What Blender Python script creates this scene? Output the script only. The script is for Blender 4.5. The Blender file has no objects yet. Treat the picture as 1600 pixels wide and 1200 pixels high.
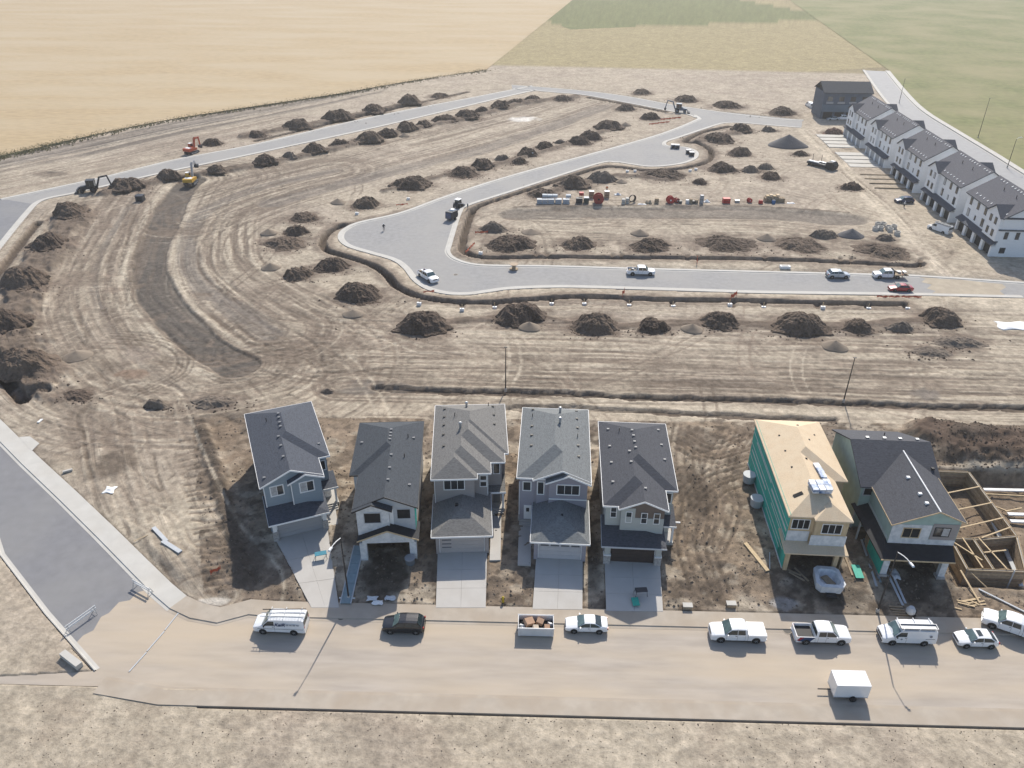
import bpy, bmesh, math, random
import numpy as np
from mathutils import Vector, Matrix
random.seed(7)
C = bpy.context.scene.collection
scene = bpy.context.scene
R = math.radians

# ------------------------------------------------------------------ camera
FPX, CAMH = 1244.0, 68.5                      # focal length in pixels of a 1600 px wide picture, drone height
PITCH, YAW, ROLL = R(31.1), R(1.19), 0.0084
_f = Vector((-math.sin(YAW)*math.cos(PITCH), math.cos(YAW)*math.cos(PITCH), -math.sin(PITCH)))
_r0 = Vector((math.cos(YAW), math.sin(YAW), 0)); _u0 = _r0.cross(_f)
_r = _r0*math.cos(ROLL) + _u0*math.sin(ROLL); _u = _u0*math.cos(ROLL) - _r0*math.sin(ROLL)
cam = bpy.data.cameras.new('camera'); cam_ob = bpy.data.objects.new('camera', cam); C.objects.link(cam_ob)
cam.sensor_width = 36.0; cam.lens = FPX*36.0/1600.0; cam.clip_start = 0.5; cam.clip_end = 9000
cam_ob.matrix_world = Matrix(((_r.x, _u.x, -_f.x, 0), (_r.y, _u.y, -_f.y, 0), (_r.z, _u.z, -_f.z, CAMH), (0, 0, 0, 1)))
scene.camera = cam_ob

# ------------------------------------------------------------------ light
SUN_EL, SUN_AZ = R(41), R(11.5)                 # azimuth measured from +Y towards +X
world = bpy.data.worlds.new('World'); scene.world = world; world.use_nodes = True
nt = world.node_tree; nt.nodes.clear()
sky = nt.nodes.new('ShaderNodeTexSky'); sky.sky_type = 'NISHITA'; sky.sun_disc = False
sky.sun_elevation = SUN_EL; sky.sun_rotation = SUN_AZ; sky.altitude = 700; sky.dust_density = 2.0
bg = nt.nodes.new('ShaderNodeBackground'); bg.inputs['Strength'].default_value = 0.125
wo = nt.nodes.new('ShaderNodeOutputWorld')
nt.links.new(sky.outputs[0], bg.inputs[0]); nt.links.new(bg.outputs[0], wo.inputs[0])
sun = bpy.data.lights.new('sun', 'SUN'); sun.energy = 4.0; sun.angle = R(0.55); sun.color = (1.0, 0.93, 0.82)
sun_ob = bpy.data.objects.new('sun', sun); C.objects.link(sun_ob)
sd = Vector((math.sin(SUN_AZ)*math.cos(SUN_EL), math.cos(SUN_AZ)*math.cos(SUN_EL), math.sin(SUN_EL)))
sun_ob.rotation_euler = sd.to_track_quat('Z', 'Y').to_euler(); sun_ob.location = sd*300
scene.view_settings.view_transform = 'Standard'; scene.view_settings.look = 'None'
scene.view_settings.gamma = 1.0; scene.view_settings.exposure = 0.46

# ------------------------------------------------------------------ survey helpers
def W(px, py, z=0.0):
    """ground position (at height z) surveyed from a point of the 1600x1200 photograph"""
    d = _f*FPX + _r*(px-800) + _u*(600-py)
    t = (z-CAMH)/d.z
    return (d.x*t, d.y*t)
def PX(x, y, z=0.0):
    v = Vector((x, y, z-CAMH)); d = v.dot(_f)
    return (800+FPX*v.dot(_r)/d, 600-FPX*v.dot(_u)/d)
def WL(pts, z=0.0): return [W(a, b, z) for a, b in pts]

# ------------------------------------------------------------------ materials
MATS = {}
def mat(name, col, rough=0.8, var=0.12, scale=2.0, bump=0.0, metal=0.0, spec=0.3, stretch=(1, 1, 1), var2=0.0, scale2=0.3, tint=None, coat=0.0, bscale=None, world_space=False):
    if name in MATS: return MATS[name]
    m = bpy.data.materials.new(name); m.use_nodes = True; t = m.node_tree
    b = t.nodes['Principled BSDF']
    b.inputs['Roughness'].default_value = rough; b.inputs['Metallic'].default_value = metal
    b.inputs['Specular IOR Level'].default_value = spec
    if coat: b.inputs['Coat Weight'].default_value = coat; b.inputs['Coat Roughness'].default_value = 0.06
    def node(k, **kw):
        n = t.nodes.new(k)
        for a, v in kw.items(): setattr(n, a, v)
        return n
    if world_space: tc = node('ShaderNodeNewGeometry'); src = tc.outputs['Position']
    else: tc = node('ShaderNodeTexCoord'); src = tc.outputs['Object']
    mp = node('ShaderNodeMapping'); mp.inputs['Scale'].default_value = stretch
    t.links.new(src, mp.inputs[0])
    n1 = node('ShaderNodeTexNoise'); n1.inputs['Scale'].default_value = scale; n1.inputs['Detail'].default_value = 6
    t.links.new(mp.outputs[0], n1.inputs[0])
    mr = node('ShaderNodeMapRange'); mr.inputs['From Min'].default_value = 0.3; mr.inputs['From Max'].default_value = 0.7
    mr.inputs['To Min'].default_value = 1-var; mr.inputs['To Max'].default_value = 1+var
    t.links.new(n1.outputs['Fac'], mr.inputs['Value'])
    vm = node('ShaderNodeVectorMath', operation='SCALE'); vm.inputs[0].default_value = col[:3]
    t.links.new(mr.outputs[0], vm.inputs['Scale'])
    last = vm.outputs[0]
    if var2:
        n2 = node('ShaderNodeTexNoise'); n2.inputs['Scale'].default_value = scale2; n2.inputs['Detail'].default_value = 5
        t.links.new(mp.outputs[0], n2.inputs[0])
        m2 = node('ShaderNodeMapRange'); m2.inputs['From Min'].default_value = 0.38; m2.inputs['From Max'].default_value = 0.66
        m2.inputs['To Min'].default_value = 0; m2.inputs['To Max'].default_value = var2
        t.links.new(n2.outputs['Fac'], m2.inputs['Value'])
        mx = node('ShaderNodeMix', data_type='RGBA'); mx.inputs['B'].default_value = (*(tint or col)[:3], 1)
        t.links.new(m2.outputs[0], mx.inputs['Factor']); t.links.new(last, mx.inputs['A']); last = mx.outputs['Result']
    t.links.new(last, b.inputs['Base Color'])
    if bump:
        nb = n1
        if bscale:
            nb = node('ShaderNodeTexNoise'); nb.inputs['Scale'].default_value = bscale; nb.inputs['Detail'].default_value = 5
            t.links.new(mp.outputs[0], nb.inputs[0])
        bp = node('ShaderNodeBump'); bp.inputs['Strength'].default_value = 1.0; bp.inputs['Distance'].default_value = bump
        t.links.new(nb.outputs['Fac'], bp.inputs['Height']); t.links.new(bp.outputs[0], b.inputs['Normal'])
    MATS[name] = m
    return m

# ------------------------------------------------------------------ mesh builder
class MB:
    def __init__(s): s.v = []; s.f = []
    def add(s, vs, fs):
        o = len(s.v); s.v += [tuple(p) for p in vs]; s.f += [tuple(i+o for i in f) for f in fs]; return s
    def box(s, x0, x1, y0, y1, z0, z1):
        return s.add([(x0,y0,z0),(x1,y0,z0),(x1,y1,z0),(x0,y1,z0),(x0,y0,z1),(x1,y0,z1),(x1,y1,z1),(x0,y1,z1)],
                     [(0,3,2,1),(4,5,6,7),(0,1,5,4),(1,2,6,5),(2,3,7,6),(3,0,4,7)])
    def cbox(s, c, size, rz=0, rx=0, ry=0, taper=1.0):
        hx, hy, hz = size[0]/2, size[1]/2, size[2]/2
        M = Matrix.Translation(c) @ Matrix.Rotation(rz, 4, 'Z') @ Matrix.Rotation(ry, 4, 'Y') @ Matrix.Rotation(rx, 4, 'X')
        ps = [M @ Vector((a*hx*(taper if k > 0 else 1), b*hy*(taper if k > 0 else 1), k*hz)) for k in (-1, 1) for a, b in ((-1,-1),(1,-1),(1,1),(-1,1))]
        return s.add(ps, [(0,3,2,1),(4,5,6,7),(0,1,5,4),(1,2,6,5),(2,3,7,6),(3,0,4,7)])
    def slab(s, pts, dz):
        """polygon of 3D points (counter-clockwise from above), extruded straight down by dz"""
        n = len(pts)
        return s.add([tuple(p) for p in pts] + [(p[0], p[1], p[2]-dz) for p in pts],
                     [tuple(range(n)), tuple(range(2*n-1, n-1, -1))] + [(i, n+i, n+(i+1) % n, (i+1) % n) for i in range(n)])
    def prism(s, pts, a0, a1, axis='y'):
        """polygon of 2D points extruded between a0 and a1 along axis"""
        n = len(pts)
        def mk(p, a): return (p[0], a, p[1]) if axis == 'y' else ((a, p[0], p[1]) if axis == 'x' else (p[0], p[1], a))
        return s.add([mk(p, a0) for p in pts] + [mk(p, a1) for p in pts],
                     [tuple(range(n)), tuple(range(2*n-1, n-1, -1))] + [(i, n+i, n+(i+1) % n, (i+1) % n) for i in range(n)])
    def tube(s, p0, p1, r0, r1=None, n=8):
        r1 = r0 if r1 is None else r1
        p0, p1 = Vector(p0), Vector(p1); q = (p1-p0).to_track_quat('Z', 'Y')
        vs = []
        for p, r in ((p0, r0), (p1, r1)):
            for i in range(n):
                a = 2*math.pi*i/n; vs.append(p + q @ Vector((r*math.cos(a), r*math.sin(a), 0)))
        return s.add(vs, [(i, (i+1) % n, n+(i+1) % n, n+i) for i in range(n)] + [tuple(range(n-1, -1, -1)), tuple(range(n, 2*n))])
    def path(s, pts, r, n=6):
        for a, b in zip(pts, pts[1:]): s.tube(a, b, r, r, n)
        return s
    def lathe(s, prof, c, axis='z', n=14):
        """prof = [(r, h)...] turned about an axis through c"""
        vs = []
        for r, h in prof:
            for i in range(n):
                a = 2*math.pi*i/n; u, w = r*math.cos(a), r*math.sin(a)
                o = {'z': (u, w, h), 'y': (u, h, w), 'x': (h, u, w)}[axis]
                vs.append((c[0]+o[0], c[1]+o[1], c[2]+o[2]))
        m = len(prof)
        fs = [(k*n+i, k*n+(i+1) % n, (k+1)*n+(i+1) % n, (k+1)*n+i) for k in range(m-1) for i in range(n)]
        fs += [tuple(range(n-1, -1, -1)), tuple((m-1)*n+i for i in range(n))]
        return s.add(vs, fs)
    def mesh(s, name, m=None, smooth=False):
        me = bpy.data.meshes.new(name); me.from_pydata(s.v, [], s.f)
        bm = bmesh.new(); bm.from_mesh(me); bmesh.ops.recalc_face_normals(bm, faces=bm.faces); bm.to_mesh(me); bm.free()
        if m: me.materials.append(m)
        if smooth: me.polygons.foreach_set('use_smooth', [True]*len(me.polygons))
        return me
    def build(s, name, m=None, parent=None, smooth=False):
        o = bpy.data.objects.new(name, s.mesh(name, m, smooth)); C.objects.link(o)
        if parent: o.parent = parent
        return o

def tag(o, label=None, cat=None, group=None, kind=None):
    if label: o['label'] = label
    if cat: o['category'] = cat
    if group: o['group'] = group
    if kind: o['kind'] = kind
    return o
def thing(name, label, cat, loc=(0, 0, 0), rz=0.0, group=None):
    o = bpy.data.objects.new(name, None); C.objects.link(o); o.empty_display_size = 0.3
    o.location = loc; o.rotation_euler = (0, 0, rz)
    return tag(o, label, cat, group)
def copy_tree(o, parent=None):
    c = o.copy(); C.objects.link(c); c.parent = parent
    if parent is not None: c.matrix_parent_inverse = o.matrix_parent_inverse.copy()
    for ch in list(o.children): copy_tree(ch, c)
    return c
ORD = ['first','second','third','fourth','fifth','sixth','seventh','eighth','ninth','tenth','eleventh','twelfth','thirteenth','fourteenth','fifteenth','sixteenth','seventeenth','eighteenth','nineteenth','twentieth','twenty-first','twenty-second','twenty-third','twenty-fourth','twenty-fifth','twenty-sixth','twenty-seventh','twenty-eighth']

# ------------------------------------------------------------------ numpy noise
_rng = np.random.default_rng(3)
_tab = _rng.random((512, 512)).astype(np.float32)
def vnoise(x, y, k=0):
    x = x + 37.7*k; y = y + 91.3*k
    xi = np.floor(x).astype(np.int64); yi = np.floor(y).astype(np.int64)
    fx = (x-xi).astype(np.float32); fy = (y-yi).astype(np.float32)
    fx = fx*fx*(3-2*fx); fy = fy*fy*(3-2*fy)
    a = _tab[xi & 511, yi & 511]; b = _tab[(xi+1) & 511, yi & 511]; c = _tab[xi & 511, (yi+1) & 511]; d = _tab[(xi+1) & 511, (yi+1) & 511]
    return (a*(1-fx)+b*fx)*(1-fy) + (c*(1-fx)+d*fx)*fy
def fbm(x, y, k=0, o=4):
    r = 0; w = 0.5; t = 0
    for i in range(o):
        r = r + w*vnoise(x*2**i, y*2**i, k+i*3); t += w; w *= 0.5
    return r/t
def sstep(a, b, x):
    t = np.clip((x-a)/(b-a), 0, 1); return t*t*(3-2*t)
def catmull(pts, n=8, closed=False):
    P = [np.array(p, float) for p in pts]; out = []
    m = len(P)
    for i in range(m if closed else m-1):
        if closed: p0, p1, p2, p3 = P[(i-1) % m], P[i], P[(i+1) % m], P[(i+2) % m]
        else: p0, p1, p2, p3 = P[max(i-1, 0)], P[i], P[i+1], P[min(i+2, m-1)]
        for k in range(n):
            t = k/n
            out.append(tuple(0.5*((2*p1)+(-p0+p2)*t+(2*p0-5*p1+4*p2-p3)*t*t+(-p0+3*p1-3*p2+p3)*t**3)))
    if not closed: out.append(tuple(P[-1]))
    return out
# ================================================================== THE SETTING: streets
# outlines surveyed as outer kerb edges
def Lw(pts): return [tuple(p) for p in WL(pts)]
far_lower = Lw([(920,150),(1052,175),(1082,180)])                       # road E, lower edge, left of the junction
edgeD_w = Lw([(1082,180),(1088,184),(1085,188),(1032,209),(935,237),(800,273.5),(700,305),(625,332),(560,347),(536,358),(528,368),(531,378),(545,387),(575,396),(612,407),(630,420),(643,437),(657,448),(676,456),(705,461),(735,461),(765,457),(800,452.5),(870,450),(950,451.5),(1100,456),(1200,459),(1450,462.5),(1600,466)])
edgeC_n = Lw([(1600,441),(1430,430),(1360,428),(1200,424),(1000,419),(860,415),(770,414),(735,411),(712,403),(704,394),(706,383),(722,332),(735,321),(800,300),(932,257.5),(962,254),(985,257),(1020,261),(1062,257),(1085,250),(1092,242),(1087,235),(1070,230),(1050,229),(1041,226),(1044,221),(1060,216),(1120,196),(1137,192.5),(1160,192.5),(1200,196),(1252,200)])
edgeE_n = Lw([(1255,187.5),(1200,184.5),(1070,167),(975,150),(900,141),(800,133)])
x_e = 200.0
edgeE_s = Lw([(800,139),(870,145),(920,150),(1052,175),(1074,179.5),(1086,184)])
edgeF_n = Lw([(0,311),(150,279),(275,249),(400,225),(575,184),(750,150),(830,134)])
edgeF_s = Lw([(840,141),(790,152),(600,197),(400,240.5),(250,272),(125,301),(80,310),(62,317),(50,329),(30,353),(0,391)])

def smooth(pl, n=5): return catmull(pl, n)
M_asph = mat('asphalt_new', (0.275,0.272,0.27), 0.85, 0.10, 0.9, 0.004, spec=0.2, var2=0.8, scale2=0.07, tint=(0.315,0.305,0.29), bscale=6, world_space=True)
M_asph2 = mat('asphalt_side_road', (0.18,0.18,0.19), 0.7, 0.10, 0.7, 0.004, spec=0.4, var2=0.5, scale2=0.10, tint=(0.235,0.23,0.222), bscale=6, world_space=True)
M_dust = mat('asphalt_dusty', (0.38,0.333,0.283), 0.85, 0.13, 0.6, 0.004, var2=0.85, scale2=0.12, tint=(0.47,0.388,0.29), stretch=(0.3,1.7,1), bscale=9, world_space=True)
M_conc = mat('concrete', (0.49,0.475,0.44), 0.85, 0.06, 0.6, 0.003, var2=0.4, scale2=0.25, tint=(0.44,0.41,0.36), bscale=9, world_space=True)
M_conc_d = mat('concrete_dusty', (0.40,0.35,0.29), 0.9, 0.08, 0.8, 0.003, var2=0.7, scale2=0.3, tint=(0.35,0.29,0.225), bscale=9, world_space=True)
M_conc_new = mat('concrete_drive', (0.47,0.45,0.42), 0.85, 0.05, 0.5, 0.003, var2=0.35, scale2=0.35, tint=(0.42,0.385,0.34), bscale=9)

from mathutils.geometry import delaunay_2d_cdt
def sheet(name, pts, z, m, kind='structure'):
    n = len(pts); vo, eo, fo, _, _, _ = delaunay_2d_cdt([Vector((p[0], p[1])) for p in pts], [(i, (i+1) % n) for i in range(n)], [], 1, 0.001)
    me = bpy.data.meshes.new(name); me.from_pydata([(v.x, v.y, z) for v in vo], [], fo)
    bm = bmesh.new(); bm.from_mesh(me)
    for f in bm.faces:
        if f.normal.z < 0: f.normal_flip()
    bm.to_mesh(me); bm.free(); me.materials.append(m)
    o = bpy.data.objects.new(name, me); C.objects.link(o); SHEETS[o.name] = pts; return tag(o, kind=kind)
SHEETS = {}
def offset_line(pl, d):
    P = [Vector((p[0], p[1])) for p in pl]; out = []
    for i, p in enumerate(P):
        a = P[max(i-1, 0)]; b = P[min(i+1, len(P)-1)]; t = (b-a)
        if t.length < 1e-6: t = Vector((1, 0))
        t.normalize(); nrm = Vector((-t.y, t.x)); out.append((p.x+nrm.x*d, p.y+nrm.y*d))
    return out
def kerb(name, pl, w, side, z=0.13, m=None, z0=-0.3, sl=None):
    """concrete band: outer edge = pl, reaching w metres to the road side (side=+1 left, -1 right of travel)"""
    a = pl; b = offset_line(pl, side*(w-0.42)); c = offset_line(pl, side*(w-0.36)); e = offset_line(pl, side*w)
    if sl: a, b, c, e = (q[sl[0]:sl[1]] for q in (a, b, c, e))
    n = len(a); vs = []
    for k, (ln, zz) in enumerate(((a, z0), (a, z), (b, z), (c, z*0.28), (e, z*0.2), (e, z0))): vs += [(x, y, zz) for x, y in ln]
    fs = [(k*n+i, k*n+i+1, (k+1)*n+i+1, (k+1)*n+i) for k in range(5) for i in range(n-1)]
    mb = MB(); mb.add(vs, fs); return tag(mb.build(name, m or M_conc), kind='structure')
eD, eC, eEn, eEs, eFn, eFs = map(smooth, (edgeD_w, edgeC_n, edgeE_n, edgeE_s, edgeF_n, edgeF_s))
poly_DC = eD + eC            # bulb street and the cross street as one loop
poly_E = [p for p in eEs] + [(eD[0][0]+6, eD[0][1]-2)] + [eC[-1]] + [p for p in eEn]
# cross street + bulb street: eD runs from the junction down and then right; eC comes back from the right edge up to road E
road1 = sheet('road', eD + [(150.0,151.2),(150.0,163.6)] + eC + [eEn[0]] + [W(1100,172)], 0.02, M_asph)
road2 = sheet('road', eEs + [W(1100,188)] + [W(1150,192)] + [W(1252,199.5)] + eEn, 0.012, M_asph)
eFw = [(-175.0,232.0)] ; 
B_e_far = [W(0,391), (-124.5,162.0), (-124.5,150.0), (-118,138.0), (-100,118.0)]
B_near_e = Lw([(0,655),(120,768),(235,880),(300,935)])      # outer edge of the walk
roadB_e = smooth([eFs[-1], (-126.5,158.0), (-122.5,144.0), (-112,130.0), (-95,115.5)], 4) + Lw([(0,655),(60,714),(120,769),(180,826),(235,880),(268,912),(292,932),(318,944),(345,950)])
roadB_w = [W(148,1049), W(70,960), W(0,868), (-85,97), (-104,118), (-126,140), (-137,158), (-141,175), (-152,190), (-162,203)]
jF = [W(50,329), W(-30,330), (-150,206.5)]
road6 = sheet('road', eFs[:-8] + [W(58,320), (-146,206)] + eFn, 0.014, M_asph)
road3 = sheet('road', eFs + roadB_e[1:] + [(-30,62)] + [(-40,54)] + roadB_w + [(-175,212),(-150,206.5)] + eFn, 0.008, M_asph2)
road3.data.materials[0] = M_asph2
YG = 61.75                                                       # gutter line of the near street
dust_edge = [W(345,953), W(300,945), W(272,930), W(250,912), W(232,921), W(214,926), W(203,938), W(186,941), W(170,958), W(158,964), W(146,985), W(130,993), W(112,1012), W(146,1049)]
near_street = sheet('road', [(-62,52.4),(160,52.4),(160,64.3),(-28,64.3)] + dust_edge, 0.016, M_dust)
dust_sheet = None
sheet('dirt_on_road', Lw([(1432,432),(1450,431),(1468,436),(1500,437),(1535,441),(1566,444),(1572,449),(1562,455),(1570,461),(1545,464),(1510,463),(1480,462.5),(1452,461),(1462,455),(1448,451),(1456,445),(1440,441),(1446,436)]), 0.035, mat('tracked_dirt', (0.40,0.345,0.265), 0.95, 0.14, 0.6, 0.01, var2=0.6, scale2=0.2, tint=(0.33,0.28,0.22), world_space=True))
KW = 1.25
kerb('kerb', eD, 1.5, 1); kerb('kerb', eC, 1.3, 1)
kerb('kerb', eEn, 1.4, 1); kerb('kerb', eEs, 1.3, 1); kerb('kerb', eFn, 1.5, -1); kerb('kerb', eFs, 1.6, -1)
walk_line = roadB_e + [(-31.0,64.55), (-28,64.36), (-10,64.35), (20,64.35), (50,64.35), (160,64.35)]
kB = len(roadB_e)
kerb('sidewalk', walk_line, 2.68, -1, z=0.135, sl=(0, kB-2))
sheet('ramp_slab', Lw([(30,684),(47,683),(62,694),(50,706)]), 0.15, M_conc)
kerb('kerb', [(x, y) for x, y in roadB_w[::-1]], 0.55, 1, z=0.14)
kerb('sidewalk', walk_line, 2.68, -1, z=0.135, m=M_conc_d, sl=(kB-3, len(walk_line)))
kerb('sidewalk', [(160,50.4),(20,50.4),(-36,50.4),(-43,51.5)], 2.2, -1, z=0.13, m=M_conc_d)

# ================================================================== THE SETTING: ground
NC, d0 = 860, 60.0
ds = [d0]
while ds[-1] < 520: ds.append(ds[-1]*1.0021)
while ds[-1] < 3500: ds.append(ds[-1]*1.03)
ds = np.array(ds); NR = len(ds)
Yr = (ds - CAMH*math.sin(PITCH))/math.cos(PITCH)
u = np.linspace(-1, 1, NC)
GX = (u[None, :]*(ds[:, None]*0.80+6)).astype(np.float64).ravel()
GY = np.repeat(Yr, NC)
NV = GX.size
pal = np.array([0.385,0.330,0.256]); pink = np.array([0.25,0.207,0.17]); grey = np.array([0.105,0.092,0.080])
soil = np.array([0.078,0.060,0.047]); lot = np.array([0.195,0.146,0.103]); pale = np.array([0.45,0.39,0.305]); mud = np.array([0.135,0.106,0.082])
col = np.tile(pal, (NV, 1))
# direction of travel on the ground: across / along coordinates that carry the fine wheel streaks
flu = GY*1.0; flv = GX*1.0; flw = 0.22+0.45*sstep(100, 108, GY)*(1-sstep(146, 152, GY))
rut = np.zeros(NV)
big = fbm(GX*0.022, GY*0.022, 1, 4)
z = 0.10 + 0.25*(big-0.5) + 0.12*(fbm(GX*0.3, GY*0.3, 2, 3)-0.5) + 0.07*(fbm(GX*1.3, GY*1.3, 5, 2)-0.5)
def blend(idx, c, w):
    col[idx] = col[idx]*(1-w[:, None]) + np.asarray(c)*w[:, None]
w = sstep(0.45, 0.68, fbm(GX*0.045, GY*0.06, 11, 4)); blend(slice(None), pink*1.2, 0.38*w)
w = sstep(0.52, 0.7, fbm(GX*0.1, GY*0.13, 14, 4)); blend(slice(None), pale, 0.5*w)
w = sstep(0.55, 0.75, fbm(GX*0.22, GY*0.3, 17, 4)); blend(slice(None), mud*1.6, 0.28*w)
# far earth is greyer and browner
w = sstep(150, 260, GY)*0.25; blend(slice(None), pink*1.25, w)

cx_ = np.floor((GX*0.94+GY*0.34)/210.0); cy_ = np.floor((GY*0.94-GX*0.34)/170.0); hsh = (np.sin(cx_*12.9898+cy_*78.233)*43758.5453) % 1.0
w = sstep(412, 420, GY+0.06*GX)
fld = np.where((hsh < 0.4)[:, None], np.array([0.30,0.25,0.14]), np.where((hsh < 0.7)[:, None], np.array([0.15,0.16,0.07]), np.array([0.24,0.20,0.12])))
blend(slice(None), 0, 0*w); col = col*(1-w[:, None])+fld*w[:, None]
def near(path, R_):
    P = np.array(path); x0, y0 = P.min(0)-R_; x1, y1 = P.max(0)+R_
    idx = np.nonzero((GX > x0) & (GX < x1) & (GY > y0) & (GY < y1))[0]
    px, py = GX[idx], GY[idx]; best = np.full(idx.size, 1e9); sg = np.zeros(idx.size); al = np.zeros(idx.size); acc = 0.0
    for (ax, ay), (bx, by) in zip(path, path[1:]):
        vx, vy = bx-ax, by-ay; L2 = vx*vx+vy*vy
        if L2 < 1e-9: continue
        L = math.sqrt(L2); t = np.clip(((px-ax)*vx+(py-ay)*vy)/L2, 0, 1)
        dx, dy = px-(ax+t*vx), py-(ay+t*vy); d = np.hypot(dx, dy); m = d < best
        best[m] = d[m]; sg[m] = np.sign(vx*dy-vy*dx)[m]; al[m] = acc+t[m]*L; acc += L
    k = best < R_
    return idx[k], best[k], sg[k]*best[k], al[k]
def pth(pts, n=6): return catmull(WL(pts), n)
def stroke(path, wid, c=None, op=1.0, dz=0.0, soft=0.4, rough=0.35, nz=0.25, sd=1, streak=0.0):
    idx, d, s, al = near(path, wid*0.5*(1+rough)+0.6)
    if idx.size == 0: return
    n = fbm(GX[idx]*nz, GY[idx]*nz, sd, 4)-0.5
    hw = wid*0.5*(1+rough*2*n)
    ww = 1-sstep(hw*(1-soft), hw+0.05, d)
    if streak: ww = ww*(1-streak+streak*sstep(0.35, 0.65, vnoise(s*1.6+40, al*0.05, sd+2)))
    if c is not None: blend(idx, c, op*ww)
    z[idx] += dz*ww
def zone(path, wid, c, op, freq=1.4, along=0.04, sd=1, thr=(0.46, 0.60), dz=0.05, fade=0.35, lines=None):
    """band of tyre streaks that follow a path"""
    idx, d, s, al = near(path, wid)
    if idx.size == 0: return
    wob = 1.5*(vnoise(al*0.05, s*0.03, sd+9)-0.5)
    n = 0.55*vnoise((s+wob)*freq, al*along, sd)+0.45*vnoise((s+wob)*freq*2.6, al*along*2, sd+4)
    g = sstep(0.35, 0.6, fbm(GX[idx]*0.07, GY[idx]*0.07, sd+5, 3))
    edge = 1-sstep(wid*(1-fade), wid, d)
    ww = sstep(0.47, 0.60, n)*edge*(0.35+0.65*g)
    mm = edge > flw[idx]; flu[idx[mm]] = (s+wob*0.6)[mm]; flv[idx[mm]] = al[mm]; flw[idx[mm]] = edge[mm]
    blend(idx, c, op*ww); z[idx] -= dz*ww
    rg = random.Random(sd); N = lines if lines is not None else int(wid*1.1)
    fn_ = vnoise(GX[idx]*1.1, GY[idx]*1.1, sd+3)
    for k in range(N):
        off = rg.uniform(-wid, wid)*0.95; hw = rg.uniform(0.22, 0.55)+0.0012*d.size*0; amp = rg.uniform(0.4, 2.2); fr = rg.uniform(0.02, 0.06)
        cen = off+amp*(vnoise(al*fr, al*0+k*3.7, sd+k)-0.5)*2
        for pair in ((0,), (0, 1.9))[rg.random() < 0.5]:
            q = np.abs(s-cen-pair); m = q < hw
            if not m.any(): continue
            br = sstep(0.36, 0.52, vnoise(al[m]*0.07, al[m]*0+k*9.1, sd+11))
            w2 = (1-sstep(hw*0.45, hw, q[m]))*br*edge[m]*(0.35+0.65*sstep(0.3, 0.6, fn_[m]))*0.9
            cc = mud*rg.uniform(0.75, 1.35) if rg.random() < 0.8 else pale
            blend(idx[m], cc, rg.uniform(0.45, 0.85)*w2); z[idx[m]] -= 0.06*w2
def patch(px, py, rx, ry, c, op=0.8, sd=1, dz=0.0, rot=0.0, edge=0.45, nz=None):
    cx, cy = W(px, py); a = W(px+rx, py); b = W(px, py-ry); RX = abs(a[0]-cx); RY = abs(b[1]-cy); M_ = max(RX, RY)*1.5
    idx = np.nonzero((np.abs(GX-cx) < M_) & (np.abs(GY-cy) < M_))[0]
    if idx.size == 0: return
    dx, dy = GX[idx]-cx, GY[idx]-cy; ca, sa = math.cos(rot), math.sin(rot)
    q = np.hypot((ca*dx+sa*dy)/RX, (-sa*dx+ca*dy)/RY)
    k = nz or 2.2/max(RX, RY)
    q = q + 0.9*(fbm(GX[idx]*k, GY[idx]*k, sd, 4)-0.5)
    ww = 1-sstep(1-edge, 1.0, q); blend(idx, c, op*ww); z[idx] += dz*ww

# --- graded bands and tyre tracks
bandX = [(-60,118),(0,117),(60,115.5),(140,113)]
zone([(-45,126),(20,125),(150,122)], 17, mud*1.25, 0.75, 0.9, 0.018, 21, (0.46,0.66), 0.06)
zone([(-30,112),(30,112.5),(150,108)], 8, mud*1.1, 0.75, 1.3, 0.02, 22, (0.44,0.64), 0.06)
zone([(-20,139),(60,138.5),(150,138)], 9, pink, 0.6, 1.1, 0.03, 23, (0.46,0.66), 0.04)
stroke(pth([(640,582),(800,583),(1000,592),(1200,598),(1300,605)]), 1.0, mud*0.9, 0.75, -0.06, 0.6, 0.9, 0.4, 5, 0.5)
stroke(pth([(800,565),(900,567),(1000,572),(1200,577),(1400,582)]), 3.6, mud*1.15, 0.6, -0.03, 0.7, 0.9, 0.25, 6, 0.7)
stroke(pth([(1330,575),(1400,584),(1485,576)]), 1.4, mud, 0.7, -0.08, 0.5, 0.6, 0.4, 7, 0.4)
# furrows behind the lots
fur1 = pth([(585,607),(700,613),(800,614),(900,617),(1000,622),(1200,628),(1330,632),(1450,637),(1600,641)])
stroke(fur1, 2.0, soil*1.1, 0.95, -0.6, 0.35, 0.7, 0.5, 8)
fur2 = pth([(790,640),(900,639),(1000,645),(1080,650),(1200,656),(1300,660)])
stroke(fur2, 1.8, soil*1.3, 0.92, -0.5, 0.35, 0.8, 0.5, 9)
stroke(pth([(790,632),(950,633),(1150,640),(1400,648),(1600,650)]), 4.0, pale, 0.55, 0.0, 0.6, 0.5, 0.2, 10, 0.4)
stroke(pth([(560,600),(600,604),(625,607)]), 3.5, grey*1.2, 0.75, 0.15, 0.5, 0.8, 0.4, 11)
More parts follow.
